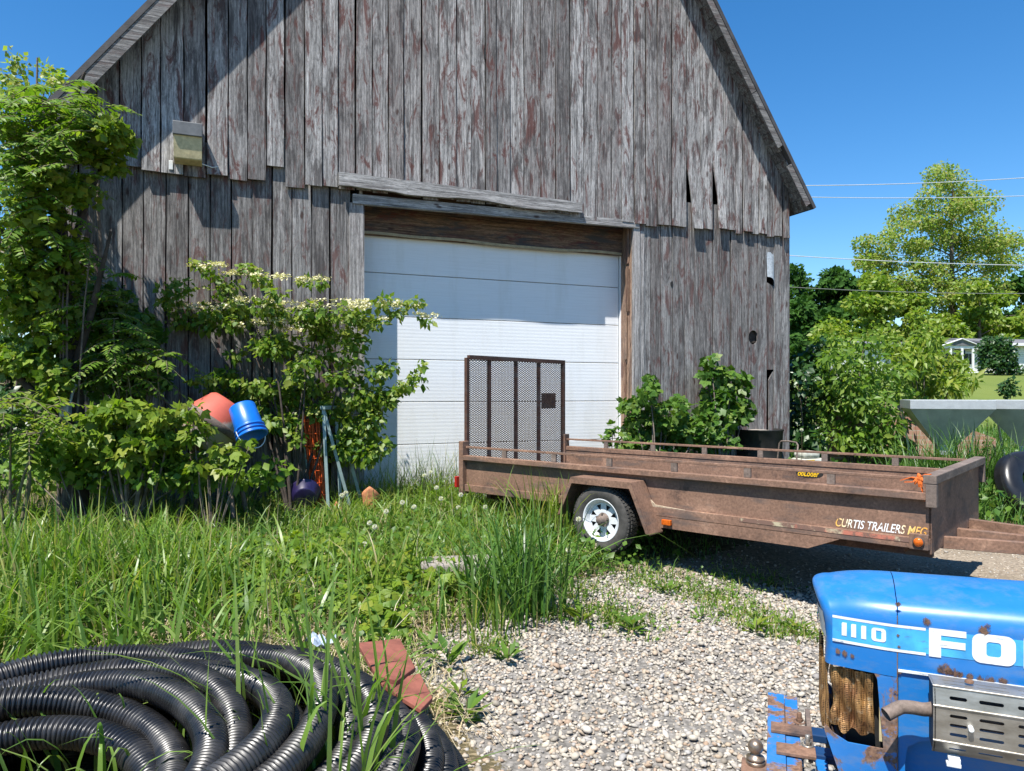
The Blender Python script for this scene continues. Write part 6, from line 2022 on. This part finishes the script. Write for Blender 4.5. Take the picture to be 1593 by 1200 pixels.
vine = empty("climbing_creeper", tb + Vector((0, -.1, 0)), 0, "bright green creeper hanging in curtains from the tree at the barn corner", "vine")
vb = []
for (px, py, rx, ry, n) in ((150, 205, 30, 14, 260), (178, 212, 16, 20, 160), (185, 196, 8, 10, 50), (165, 250, 18, 20, 160), (140, 235, 20, 18, 160), (45, 265, 34, 26, 240), (90, 285, 28, 28, 260), (125, 300, 14, 26, 140), (55, 330, 34, 36, 320), (50, 400, 34, 36, 340), (75, 450, 28, 36, 320), (40, 490, 40, 36, 360), (95, 510, 20, 36, 260), (62, 560, 38, 30, 340), (95, 590, 16, 30, 180), (25, 560, 30, 30, 280), (15, 440, 26, 46, 280), (110, 400, 12, 50, 180), (82, 620, 20, 16, 120), (45, 215, 36, 18, 220)):
    vb.append(pxblob(px, py, rx, ry, random.uniform(6.35, 6.75), int(n * 1.1), .32))
leafy("foliage", vb, .060, M['leaf_yellow'], vine, lobes=3, offset=tuple(vine.location), wr=.40)
mb = MB()
for k in range(7):
    x = random.uniform(-.35, .25)
    mb.tube([(x * .2, 0, .1), (x * .6, -.05, 1.2), (x, -.1, 2.2), (x * 1.3, -.05, 3.1)], [.014, .011, .008, .004], 5, caps=False)
mb.build("stems", M['bark'], vine)
vb = []
for (px, py, rx, ry, n) in ((170, 470, 40, 30, 240), (200, 500, 40, 26, 220), (170, 530, 40, 30, 240), (215, 560, 36, 26, 180), (150, 580, 30, 40, 220), (230, 520, 26, 22, 120), (140, 480, 24, 60, 200), (200, 600, 40, 24, 180), (240, 590, 28, 22, 110)):
    vb.append(pxblob(px, py, rx, ry, wall_y(px) - random.uniform(.15, .4), n, .15))
b0 = gpt(190, wall_y(190) - .25)
shrub("wall_creeper", "dark shaded creeper covering the barn wall between tree and mixer", "vine", b0, [(c, r, int(n * 1.2)) for c, r, n in vb], .062, M['leaf_mid'], lobes=3, stem_r=.012, wr=.40)

mbx = P(102, 639, 6.55)
o = MB().box((0, 0, 0), (.085, .06, .11)).box((0, -.002, .062), (.092, .068, .012)).build("meter_box", M['galvrim'], None, bevel=.006); o.location = mbx
tag(o, "small pale grey metal box fixed to the dark tree trunk", "box")
pts_c = [mbx + Vector((.02, .03, .06)), mbx + Vector((.03, .05, .16)), mbx + Vector((.06, .06, .24))]
o = MB().tube(pts_c, .014, 8).build("box_cable", M['galvrim']); tag(o, "pale grey cable rising from the small metal box on the trunk", "cable")

# -- sumac beside the mixer and at the left edge
def sumac(label, px, y, spots, n, Lr, mat, pairs=7):
    b_ = gpt(px, y)
    o = empty("sumac", b_, 0, label, "sumac")
    fb, fd, fl, tips = [], [], [], []
    for (sx_, sy_, sp) in spots:
        c = P(sx_, sy_, y + random.uniform(-.15, .15)) - b_
        tips.append(c)
        for k in range(n):
            a = 6.28 * k / n + random.uniform(-.3, .3)
            fb.append(tuple(c + Vector((random.gauss(0, .07), random.gauss(0, .07), random.gauss(0, .08))))); fd.append((math.cos(a), math.sin(a) - .25, random.uniform(-.1, .75))); fl.append(random.uniform(*Lr) * sp)
    fronds("fronds", fb, fd, fl, mat, o, pairs=pairs, leaflet=.27, arch=.5)
    stems_to("stems", (0, 0, 0), tips, .016, M['twig'], o)
    return o
sumac("dark feathery sumac between the tree trunk and the cement mixer", 205, 6.8, [(190, 545, 1), (225, 548, 1.05), (165, 570, .9), (245, 575, .8), (200, 590, .9), (175, 505, .9)], 9, (.30, .46), M['leaf_fresh'], 8)
sumac("yellow green sumac with long leaflets at the photo's left edge", 20, 5.9, [(20, 625, 1), (55, 640, 1), (0, 660, 1), (40, 670, .9), (75, 655, .7)], 7, (.34, .50), M['leaf_yellow'], 6)
b0 = gpt(205, 6.45)
shrub("box_elder", "low box elder sapling with drooping yellow green leaves in front of the mixer's left", "shrub", b0,
      [pxblob(*q, 6.4, int(n * 1.7), .28) for *q, n in ((160, 645, 26, 18, 70), (200, 640, 30, 18, 90), (245, 655, 32, 18, 90), (175, 675, 34, 18, 90), (225, 685, 36, 20, 100), (260, 680, 20, 18, 50), (150, 690, 22, 16, 50), (200, 705, 36, 16, 80), (265, 645, 18, 12, 40))],
      .085, M['leaf_yellow'], lobes=3, droop_axis=.9, wr=.30, spread=.7)
b0 = gpt(330, 6.4)
shrub("box_elder", "small pale leafed seedling growing right in front of the mixer drum", "shrub", b0,
      [pxblob(*q, 6.35, n, .12) for *q, n in ((345, 695, 18, 8, 16), (300, 680, 18, 14, 40), (300, 640, 14, 14, 26), (318, 665, 10, 10, 16), (362, 700, 24, 12, 40), (375, 710, 18, 9, 18), (390, 690, 8, 8, 8), (310, 725, 26, 10, 30), (350, 730, 30, 10, 30), (322, 672, 7, 6, 5))],
      .075, M['leaf_yellow'], lobes=3, droop_axis=.8, wr=.30, spread=.7, stem_r=.006)
shrub("nettle_patch", "dark nettle patch at the foot of the vine-clad tree and the mixer", "weeds", gpt(150, 6.3), [pxblob(px, py, rx, ry, random.uniform(6.2, 6.9), n, .3) for px, py, rx, ry, n in ((40, 735, 50, 30, 260), (110, 730, 40, 30, 240), (170, 740, 40, 28, 220), (240, 735, 40, 24, 200), (60, 700, 50, 26, 240), (110, 680, 30, 30, 160), (180, 710, 50, 26, 260), (240, 715, 40, 24, 220), (290, 725, 34, 22, 180), (300, 745, 36, 22, 170), (360, 745, 30, 20, 130), (420, 735, 30, 24, 130), (80, 690, 30, 24, 130), (140, 700, 26, 24, 120))], .075, M['leaf_fresh'], wr=.36, stem_r=.006)
# -- flowering dogwood
random.seed(33)
dl = []; fl_ = []
spec = [(322, 422, 26, 10, 60, 1), (372, 432, 36, 11, 80, 1), (418, 440, 26, 11, 70, 1), (345, 450, 20, 8, 30, 0), (490, 440, 26, 7, 46, 1), (275, 452, 22, 18, 70, 0), (262, 470, 16, 12, 40, 0), (310, 486, 50, 12, 110, 1), (300, 505, 40, 10, 70, 0), (390, 478, 50, 15, 150, 1), (450, 488, 50, 17, 170, 1), (520, 487, 50, 18, 170, 1), (580, 484, 42, 13, 110, 1), (630, 482, 34, 10, 80, 1), (662, 497, 14, 7, 22, 1), (345, 508, 34, 14, 80, 0),
        (395, 515, 55, 16, 150, 1), (470, 522, 60, 20, 220, 1), (530, 528, 52, 20, 190, 0), (560, 510, 40, 14, 90, 1), (390, 545, 40, 14, 80, 0), (450, 552, 55, 16, 130, 0), (520, 560, 55, 18, 150, 0),
        (325, 588, 26, 9, 50, 0), (375, 592, 48, 13, 120, 0), (345, 603, 36, 9, 40, 0), (405, 612, 26, 10, 36, 0), (440, 592, 50, 16, 150, 0), (505, 590, 50, 18, 160, 0), (565, 585, 46, 15, 130, 0), (618, 582, 34, 11, 80, 0), (648, 575, 18, 8, 36, 0), (655, 592, 10, 10, 18, 0), (605, 608, 30, 10, 46, 0),
        (400, 622, 44, 14, 100, 0), (430, 645, 40, 18, 110, 0), (480, 625, 50, 22, 160, 0), (540, 625, 50, 26, 190, 0), (590, 632, 30, 16, 80, 0), (560, 665, 42, 26, 150, 0), (520, 690, 40, 26, 120, 0), (555, 710, 36, 22, 90, 0), (450, 670, 26, 18, 50, 0), (585, 690, 24, 24, 60, 0), (415, 655, 20, 14, 36, 0)]
blobs = []; fpts = []
for (px, py, rx, ry, n, f) in spec:
    y = min(wall_y(px) - .14 - random.random() * (.62 if px > 410 or py > 560 else .22), 7.95)
    m_ = int(n * (1.45 if py < 600 else 3.0)); q_ = random.gauss(0, 5)
    blobs.append(pxblob(px - rx * .45, py + q_ + random.gauss(0, 4), rx * .5, ry * .85, y, m_ // 2, .22)); blobs.append(pxblob(px + rx * .45, py - q_ + random.gauss(0, 4), rx * .5, ry * .85, y - .08, m_ // 2, .22))
    if f:
        for _ in range(int(rx * .52)):
            fpts.append(P(px + random.uniform(-rx, rx), py - ry * random.uniform(.2, 1.0), y + random.uniform(-.24, .2)))
b0 = gpt(455, 7.45)
dog = shrub("flowering_dogwood", "spreading tiered shrub with flat cream flower clusters left of the white door", "shrub", b0, blobs, .068, M['leaf_dogwood'], droop_axis=.75, up=.9, wr=.34, stem_r=.016, stem_mat=M['bark_dark'], n_stem=13, stem_blobs=[b_ for b_ in blobs if -3.2 < b_[0][0] < -1.75])
C = []; 
for p in fpts:
    for _ in range(16): C.append((p.x + random.gauss(0, .026), p.y + random.gauss(0, .026), p.z + .02 + random.gauss(0, .008)))
C = np.array(C) - np.array(b0); n = len(C)
leaf_object("flower_clusters", C, rdir(n, .2), rdir(n, 2.5), rng.uniform(.018, .032, n), M['cream_flower'], dog, wr=.5)

# -- bushes between door and barn corner
random.seed(8)
b0 = gpt(1015, 9.0)
wy = lambda px: wall_y(px) - .35
shrub("raspberry_bush", "rounded leafy green bush at the right foot of the white door", "bush", b0,
      [pxblob(px, py, rx, ry, wy(px) - random.random() * .4, int(n * 1.3), .3) for px, py, rx, ry, n in ((985, 635, 20, 22, 110), (1010, 612, 20, 20, 90), (1012, 592, 8, 10, 24), (1030, 648, 40, 26, 260), (990, 672, 30, 26, 190), (1040, 680, 48, 22, 260), (1085, 668, 46, 28, 280), (1055, 628, 22, 14, 70), (1110, 690, 40, 16, 130), (975, 695, 22, 16, 80), (1030, 705, 50, 14, 130))],
      .072, M['leaf_mid'], lobes=3, wr=.40, stem_r=.010)
b0 = gpt(1125, 9.35)
shrub("maple_sapling", "upright young sapling with fresh green leaves against the boards by the round hole", "sapling", b0,
      [pxblob(px, py, rx, ry, wy(px) - random.random() * .25, n, .22) for px, py, rx, ry, n in ((1106, 562, 9, 12, 24), (1108, 580, 18, 14, 46), (1098, 590, 12, 10, 26), (1135, 590, 26, 16, 80), (1150, 605, 18, 14, 46), (1120, 612, 30, 16, 90), (1145, 628, 24, 14, 60), (1108, 636, 28, 16, 80), (1130, 652, 32, 16, 90), (1100, 660, 30, 18, 90), (1155, 645, 14, 10, 24))],
      .10, M['leaf_mid'], lobes=3, wr=.38, droop_axis=.6, stem_r=.012)
b0 = gpt(945, 9.1)
shrub("maple_sapling", "tiny weed sapling at the foot of the white door's right edge", "sapling", b0, [pxblob(953, 668, 8, 8, 9.4, 16, .08), pxblob(945, 682, 10, 8, 9.4, 18, .08)], .08, M['leaf_mid'], lobes=3, stem_r=.005)

# -- thicket right of the barn corner
random.seed(14)
def thicket(label, name, px, y, spec, size, mat, lobes=0, **k):
    return shrub(name, label, "shrub", gpt(px, y), [pxblob(a, b_, rx, ry, y + random.uniform(-.5, .5), int(n * 1.5), .5) for a, b_, rx, ry, n in spec], size, mat, lobes=lobes, **k)
thicket("dark glossy shrub tight against the barn's right corner", "buckthorn", 1250, 11.6, [(1240, 590, 18, 30, 160), (1262, 570, 26, 30, 220), (1240, 640, 18, 34, 170), (1270, 625, 30, 34, 260), (1250, 680, 26, 24, 150), (1285, 600, 24, 30, 180), (1275, 545, 18, 18, 90)], .115, M['leaf_dark'])
thicket("tall bright green shrub with pointed leaves right of the barn", "elder_shrub", 1330, 11.2, [(1300, 560, 26, 22, 170), (1335, 560, 34, 24, 220), (1315, 595, 40, 26, 300), (1360, 585, 36, 26, 260), (1300, 635, 38, 30, 320), (1345, 625, 40, 30, 340), (1385, 610, 30, 26, 220), (1370, 655, 36, 26, 240), (1315, 680, 44, 22, 240), (1360, 690, 36, 20, 170), (1290, 530, 12, 18, 60), (1345, 530, 20, 14, 80), (1400, 580, 20, 14, 90)], .095, M['leaf_fresh'], wr=.24, droop_axis=.7)
thicket("loose shrub with long drooping willowy leaves behind the hopper", "willow_shrub", 1450, 14.2, [(1420, 560, 34, 20, 240), (1450, 555, 30, 20, 210), (1475, 575, 26, 16, 170), (1435, 590, 40, 20, 260), (1475, 600, 30, 16, 170), (1420, 615, 40, 14, 170), (1495, 590, 14, 12, 70), (1400, 540, 24, 14, 100), (1440, 530, 18, 14, 80)], .17, M['leaf_yellow'], wr=.15, droop_axis=.9)
thicket("small weedy shrub with red tinged leaves at the brick wall's foot", "bramble", 1400, 10.9, [(1385, 690, 22, 16, 110), (1390, 655, 12, 12, 50)], .09, M['leaf_mid'], lobes=3, wr=.38, stem_r=.008)
# tall weed stalks at the hopper
def stalk(px, y, ptop, label):
    b_ = gpt(px, y); t = P(px + 3, ptop, y) - b_
    o = empty("weed_stalk", b_, 0, label, "weed", "tall weed stalks by the hopper")
    MB().tube([(0, 0, 0), tuple(t * .5 + Vector((.02, 0, 0))), tuple(t)], [.008, .006, .003], 5).build("stem", M['twig'], o)
    n = 46; u = rng.random(n) ** .7
    C = np.array(t)[None] * u[:, None] + rng.normal(size=(n, 3)) * .015
    leaf_object("leaves", C, rdir(n, .3), rdir(n, .6), rng.uniform(.05, .10, n) * (1.1 - .6 * u), M['leaf_mid'], o, wr=.25)
stalk(1533, 9.0, 652, "tallest weed stalk, leaning before the joint of the two hoppers")
stalk(1575, 9.1, 690, "shorter weed stalk before the right hopper at the frame edge")

# -- far trees
def tree(name, label, px, y, blobs, size, mat, trunk_r, top_px, group=None, lobes=0, limb_mat=None, n_limb=None, crown_name="crown", **k):
    b_ = gpt(px, y)
    o = empty(name, b_, 0, label, "tree", group)
    leafy(crown_name, blobs, size, mat, o, lobes, offset=tuple(b_), **k)
    top = P(px, top_px, y) - b_
    mb = MB()
    pts = [Vector((0, 0, -.2)), Vector((.02 * y / 30, 0, top.z * .3)), Vector((-.05 * y / 30, 0, top.z * .62)), Vector((0, 0, top.z))]
    mb.tube(pts, [trunk_r, trunk_r * .8, trunk_r * .5, trunk_r * .12], 9)
    for c, rad, n in (blobs if n_limb is None else random.sample(blobs, min(n_limb, len(blobs)))):
        c = Vector(c) - b_
        z0 = max(.25 * top.z, min(c.z - .25 * math.hypot(c.x, c.y) - .4 * rad[2], .8 * top.z))
        st = Vector((0, 0, z0))
        mid = st.lerp(c, .55) + Vector((0, 0, .10 * (c - st).length))
        r = trunk_r * (.34 - .2 * z0 / top.z)
        mb.tube([st, mid, c], [r, r * .6, r * .15], 5, caps=False)
    mb.build("trunk", limb_mat or M['bark'], o)
    return o
random.seed(40)
# open-crowned maple
blobs = []
out = [(1485, 285), (1465, 300), (1500, 300), (1440, 320), (1480, 325), (1515, 320), (1400, 345), (1430, 350), (1465, 350), (1500, 350), (1535, 345), (1375, 370), (1405, 380), (1440, 380), (1475, 380), (1510, 385), (1545, 380), (1355, 385), (1360, 410), (1395, 415), (1430, 410), (1465, 415), (1500, 415), (1540, 410), (1570, 400), (1345, 400), (1370, 435), (1410, 440), (1445, 440), (1480, 440), (1520, 445), (1560, 385), (1585, 380), (1500, 460), (1540, 440), (1380, 455), (1420, 465), (1455, 470), (1520, 470), (1550, 470), (1470, 272)]
for (px, py) in out:
    for _ in range(2):
        blobs.append(pxblob(px + random.gauss(0, 9), py + random.gauss(0, 8), random.uniform(16, 32), random.uniform(11, 20), 76 + random.uniform(-3, 3), 380, 1.9))
tree("maple_tree", "tall open-crowned tree with thin reddish green foliage against the sky", 1482, 76, blobs, .27, M['leaf_maple'], .40, 285, wr=.36, n_limb=18)
# yellow-green trees in front of it
def crown(spec, y, n, rmin=.8, jit=1.0):
    out = []
    for (px, py, rx, ry) in spec:
        m = max(3, int(rx * ry / 260))
        for _ in range(m):
            q = random.random() ** .5; a = random.uniform(0, 6.28)
            out.append(pxblob(px + rx * q * math.cos(a), py + ry * q * math.sin(a), random.uniform(.22, .4) * rx + 5, random.uniform(.22, .38) * ry + 4, y + random.uniform(-1, 1) * jit, n, rmin))
    return out
tree("box_elder_tree", "broad yellow green tree just right of the barn", 1360, 66, crown([(1410, 545, 40, 22), (1340, 545, 40, 26), (1370, 470, 50, 36), (1340, 510, 56, 40), (1400, 500, 50, 44), (1420, 545, 50, 30), (1350, 560, 60, 30), (1440, 500, 30, 40)], 66, 420, 1.6, 2.5), .36, M['leaf_yellow'], .3, 460, wr=.38, n_limb=10)
tree("box_elder_tree", "yellow green tree below and right of the open-crowned maple", 1525, 70, crown([(1480, 515, 40, 26), (1520, 490, 40, 30), (1550, 510, 40, 28), (1510, 525, 30, 22), (1575, 490, 30, 30), (1545, 460, 30, 20)], 70, 380, 1.6, 2.5), .38, M['leaf_yellow'], .3, 470, wr=.38, n_limb=10)
# dark wood behind, tree by tree
random.seed(51)
dk = [(1500, 508, 40, 22, "dark tree low behind the white house's porch"), (1450, 512, 36, 22, "dark tree low behind the white house's middle"), (1245, 445, 34, 30, "rounded dark green tree showing beside the barn's right corner"), (1290, 440, 40, 26, "dark green tree second from the barn in the far wood"), (1335, 436, 36, 24, "dark green tree between the barn and the yellow green tree's top"),
      (1250, 500, 40, 44, "shaded dark tree low beside the barn corner"), (1300, 500, 40, 44, "shaded dark tree behind the yellow green tree's left edge"), (1590, 470, 44, 40, "dark green tree at the right frame edge of the far wood"), (1570, 520, 44, 30, "low dark tree directly behind the round bush at the house")]
for (px, py, rx, ry, lab) in dk:
    y = 92 + random.uniform(-6, 6) if py < 480 else 84
    spec = [(px, py, rx, ry), (px, py + ry, rx * 1.1, ry * 1.1), (px, py + ry * 2, rx * 1.1, ry)]
    tree("woodland_tree", lab, px, y, crown(spec, y, 300, 2.2, 3.5), .58, M['leaf_far'], .3, py - ry * .3, "dark trees of the far wood", wr=.42, n_limb=8, limb_mat=M['bark_dark'])
# round bush and sapling by the house
b0 = gpt(1551, 50)
shrub("yew_bush", "big round dark bush standing in front of the white house", "bush", b0, [pxblob(px, py, rx, ry, 50 + random.uniform(-.6, .6), n, .9) for px, py, rx, ry, n in ((1550, 535, 22, 14, 500), (1535, 550, 14, 20, 420), (1565, 550, 16, 22, 460), (1550, 565, 26, 16, 600), (1550, 550, 22, 22, 700), (1575, 575, 22, 8, 260))], .22, M['leaf_dark'], wr=.4, stem_r=.05)
b0 = gpt(1566, 27)
shrub("lawn_sapling", "little round-headed sapling on the mown lawn above the hopper", "sapling", b0, [pxblob(px, py, rx, ry, 27, n, .2) for px, py, rx, ry, n in ((1568, 598, 12, 9, 110), (1560, 606, 10, 8, 70), (1576, 608, 10, 8, 70), (1567, 612, 12, 8, 80))], .12, M['leaf_dark'], wr=.4, stem_r=.02)
random.seed(60)
for k, (px, py, rx, ry, lab) in enumerate(((1497, 560, 16, 16, "leafy shrub in front of the white house's porch"), (1445, 536, 32, 26, "leafy shrub left of the porch of the white house"), (1385, 525, 50, 28, "wide leafy shrub covering the white house's left end"))):
    shrub("garden_shrub", lab, "shrub", gpt(px, 46), [pxblob(px + random.gauss(0, rx * .5), py + random.gauss(0, ry * .5), rx * .5, ry * .5, 46, 150, .6) for _ in range(6 if k else 3)], .25, M['leaf_yellow'], wr=.3, stem_r=.03)

# -- left of the barn
random.seed(70)
tree("poplar_tree", "airy light green tree top rising over the barn's left eave", 58, 24, crown([(30, 110, 18, 40), (62, 130, 24, 32), (95, 150, 14, 24), (20, 170, 24, 40), (60, 200, 40, 50), (60, 300, 46, 70)], 24, 95, .7, 1.0), .17, M['leaf_maple'], .2, 90, wr=.38)
shrub("hawthorn_bush", "brownish leafed bush left of the vine-clad tree", "bush", gpt(20, 8.6), [pxblob(px, py, rx, ry, 8.6 + random.uniform(-.4, .4), n, .4) for px, py, rx, ry, n in ((10, 380, 30, 30, 330), (30, 420, 30, 30, 330), (5, 450, 30, 34, 330), (40, 470, 24, 26, 200), (-20, 400, 40, 60, 400), (10, 520, 46, 40, 420), (0, 600, 50, 40, 420))], .05, M['leaf_brown'], wr=.4, stem_r=.03)
shrub("lilac_bush", "deep green bush filling the left frame edge behind the sumac", "bush", gpt(-10, 7.6), [pxblob(px, py, rx, ry, 7.4 + random.uniform(-.4, .4), n, .4) for px, py, rx, ry, n in ((0, 540, 40, 40, 260), (40, 590, 40, 40, 260), (-10, 640, 50, 40, 300), (60, 660, 40, 40, 220), (20, 700, 50, 30, 220), (90, 700, 30, 30, 150), (-50, 560, 50, 80, 300))], .085, M['leaf_dark'], wr=.4)

# ------------------------------------------------------------------ single tall tufts and near blades
def tuft(label, px, py, n, r, h, mat=None, w=(.009, .017), bend=(.1, .7)):
    g = on_ground(px, py)
    X = rng.normal(size=n) * r; Y = rng.normal(size=n) * r
    z0 = G(X + g.x, Y + g.y) - g.z
    o = blades("grass_tuft", X, Y, h * rng.uniform(.5, 1.15, n), rng.uniform(w[0], w[1], n), mat or M['grass'], segs=6, bend=bend, z0=z0)
    o.location = g
    tag(o, label, "grass tuft")
    return o
tuft("tallest dense tuft of grass at the gravel's edge, left of the trailer wheel", 805, 955, 260, .18, .86, M['grass_green'], (.010, .020), (.15, 1.0))
tuft("spiky tuft of tall grass in front of the trailer's rear side", 850, 850, 190, .16, .78)
tuft("open tuft of long bent blades beside the sunken concrete block", 625, 930, 70, .18, .55)
tuft("loose tuft of grass behind the red clay pavers", 745, 985, 70, .16, .40)
tuft("tall tuft at the far left, in front of the meadow grass", 60, 930, 320, .34, .72)
tuft("thin tuft of upright stems left of centre in the strawy patch", 250, 950, 130, .30, .72)
tuft("ragged tuft at the left frame edge behind the pipe coil", 10, 1010, 180, .25, .60)
tuft("weedy tuft in front of the white door's left half", 640, 795, 260, .35, .85, w=(.005, .010))
tuft("feathery tuft between the door and the trailer's tail", 688, 790, 150, .22, .95, w=(.004, .008))
def far_tuft(label, px, y, n, r, h):
    g = gpt(px, y)
    X = rng.normal(size=n) * r; Y = rng.normal(size=n) * r * .7
    o = blades("grass_tuft", X, Y, h * rng.uniform(.5, 1.15, n), rng.uniform(.010, .018, n), M['grass_green'], segs=5, bend=(.15, .8), z0=G(X + g.x, Y + g.y) - g.z)
    o.location = g
    tag(o, label, "grass tuft")
far_tuft("tall grass tuft hiding the foot of the left hopper", 1480, 9.2, 380, .30, 1.15)
far_tuft("spiky grass tuft below the joint of the two hoppers", 1535, 9.2, 260, .24, 1.1)
far_tuft("grass tuft in front of the brick wall stub", 1445, 10.0, 220, .28, .8)
# near blades rising through the coil
random.seed(77)
def near_blades(label, roots, seed):
    r_ = random.Random(seed)
    mb = MB()
    o0 = Vector((roots[0][0], roots[0][1], 0))
    for (x, y, h, dx, dy, w, bd) in roots:
        b_ = Vector((x, y, g1(x, y))) - o0
        vs = []; n = 9
        side = Vector((-dy, dx, 0)).normalized() if (dx or dy) else Vector((1, 0, 0))
        side = (side + Vector((r_.uniform(-.6, .6), r_.uniform(-.6, .6), 0))).normalized()
        for k in range(n + 1):
            t = k / n
            p = b_ + Vector((dx, dy, 0)) * t ** 1.8 + Vector((0, 0, h * (t - bd * t ** 3)))
            ww = w * (1 - t ** 2.2) * (.55 + .45 * min(1, 3 * t)) / 2
            vs += [p - side * ww + Vector((0, 0, ww * .25)), p, p + side * ww + Vector((0, 0, ww * .25))]
        fs = []
        for k in range(n): fs += [(3 * k, 3 * k + 1, 3 * k + 4, 3 * k + 3), (3 * k + 1, 3 * k + 2, 3 * k + 5, 3 * k + 4)]
        mb.add(vs, fs, 0, True)
    o = mb.build("broad_grass", M['grass_wide'], recalc=False); o.location = o0
    tag(o, label, "grass tuft", "broad grass blades growing through the pipe coil")
def blade_at(px, py, y, h, lean_px, w=.016, bd=.1, dy=0.0):
    """root under the given pixel at distance y"""
    x = (px - CX) / FPX * y
    return (x, y, h, lean_px * y / FPX, dy, w, bd)
near_blades("big spray of broad grass rising through the middle of the coil", [blade_at(random.gauss(520, 55), 0, random.uniform(2.0, 3.0), random.uniform(.70, 1.15), random.gauss(0, 130), random.uniform(.012, .026), random.uniform(.05, .55), random.uniform(-.25, .15)) for _ in range(95)], 1)
near_blades("few broad bent blades in front of the left strands of the coil", [blade_at(random.gauss(140, 90), 0, random.uniform(1.9, 2.5), random.uniform(.75, 1.05), random.gauss(0, 130), random.uniform(.014, .024), random.uniform(.25, .6), random.uniform(-.15, .1)) for _ in range(32)], 2)
near_blades("scattered narrow blades between the left and middle sprays", [blade_at(random.gauss(350, 60), 0, random.uniform(2.1, 2.9), random.uniform(.65, 1.0), random.gauss(0, 90), random.uniform(.009, .017), random.uniform(.1, .5), random.uniform(-.15, .1)) for _ in range(26)], 3)

# broad-leaved weeds in the gravel
def dock(label, px, py, n, L, mat):
    g = on_ground(px, py)
    o = empty("dock_weed", g, 0, label, "weed", "broad leaved weeds in the gravel")
    a = rng.random(n) * 6.28
    C = np.stack([np.cos(a) * .015, np.sin(a) * .015, rng.uniform(.0, L * .5, n)], 1)
    A = np.stack([np.cos(a), np.sin(a), rng.uniform(.25, 1.3, n)], 1)
    N = np.stack([-np.cos(a) * .8, -np.sin(a) * .8, np.full(n, 1.0)], 1) + rng.normal(size=(n, 3)) * .2
    leaf_object("leaves", C, A, N, L * rng.uniform(.6, 1.15, n), mat, o, wr=.17, droop=.25)
    MB().tube([(0, 0, 0), (.01, 0, L * .7)], [.006, .003], 5).build("stem", M['twig'], o)
for q in ((697, 1040, 14, .17, "dock plant directly right of the red clay pavers"), (724, 1120, 16, .15, "dock plant on the gravel right of the coil"), (668, 1020, 8, .13, "single leaved weed touching the larger clay paver"), (905, 970, 16, .15, "dock plant in the gravel in front of the wheel's left"), (985, 985, 18, .14, "dock plant in the gravel below the trailer wheel"), (1090, 965, 10, .09, "small weed in the gravel between wheel and tractor"), (1175, 985, 14, .12, "leafy weed in the gravel left of the tractor's nose"), (1245, 985, 12, .11, "weed touching the tractor nose's left outline"), (790, 1030, 10, .14, "yellowing weed at the foot of the tallest tuft"), (715, 1085, 8, .10, "tiny weed between the clay pavers and the gravel"), (1040, 925, 12, .10, "low weed at the dirt edge under the trailer's middle"), (960, 855, 22, .20, "leafy weed standing against the trailer tyre's right side")):
    dock(q[4], q[0], q[1], q[2], q[3], M['leaf_mid'] if random.random() < .6 else M['leaf_yellow'])
# dandelion clocks
M['seed'] = leaf_mat("dandelion_seed", [(.70, .69, .64), (.60, .58, .52), (.78, .77, .74)], .3, .8, .1)
proto = None
for (px, py, y) in ((644, 789, 6.6), (575, 814, 6.3), (713, 790, 7.2), (532, 771, 6.9), (538, 767, 7.1), (626, 782, 6.9), (601, 796, 6.6), (705, 857, 5.9), (717, 770, 7.2), (679, 759, 7.3), (686, 776, 7.1), (755, 789, 7.0), (583, 820, 6.2), (567, 847, 5.9), (884, 856, 5.9), (900, 808, 6.05), (1247, 669, 9.6), (660, 740, 7.4), (670, 735, 7.6)):
    p = P(px, py, y); gz = g1(p.x, p.y)
    if proto is None:
        d = proto = empty("dandelion_clock", (0, 0, 0), 0, "white dandelion seed head above the grass", "dandelion", "dandelion seed heads")
        n = 150; D = rdir(n)
        leaf_object("seed_head", D * .006, D, rdir(n), np.full(n, .020), M['seed'], d, wr=.22, droop=0)
        MB().tube([(0, 0, -.005), (.005, 0, -.2), (.0, .01, -.4)], [.0022, .0025, .003], 5).build("stalk", M['twig'], d)
    else:
        d = copy_tree(proto)
    d.location = p
    d.rotation_euler = (0, 0, random.uniform(0, 6))
    if (p.z - gz) > .42: pass
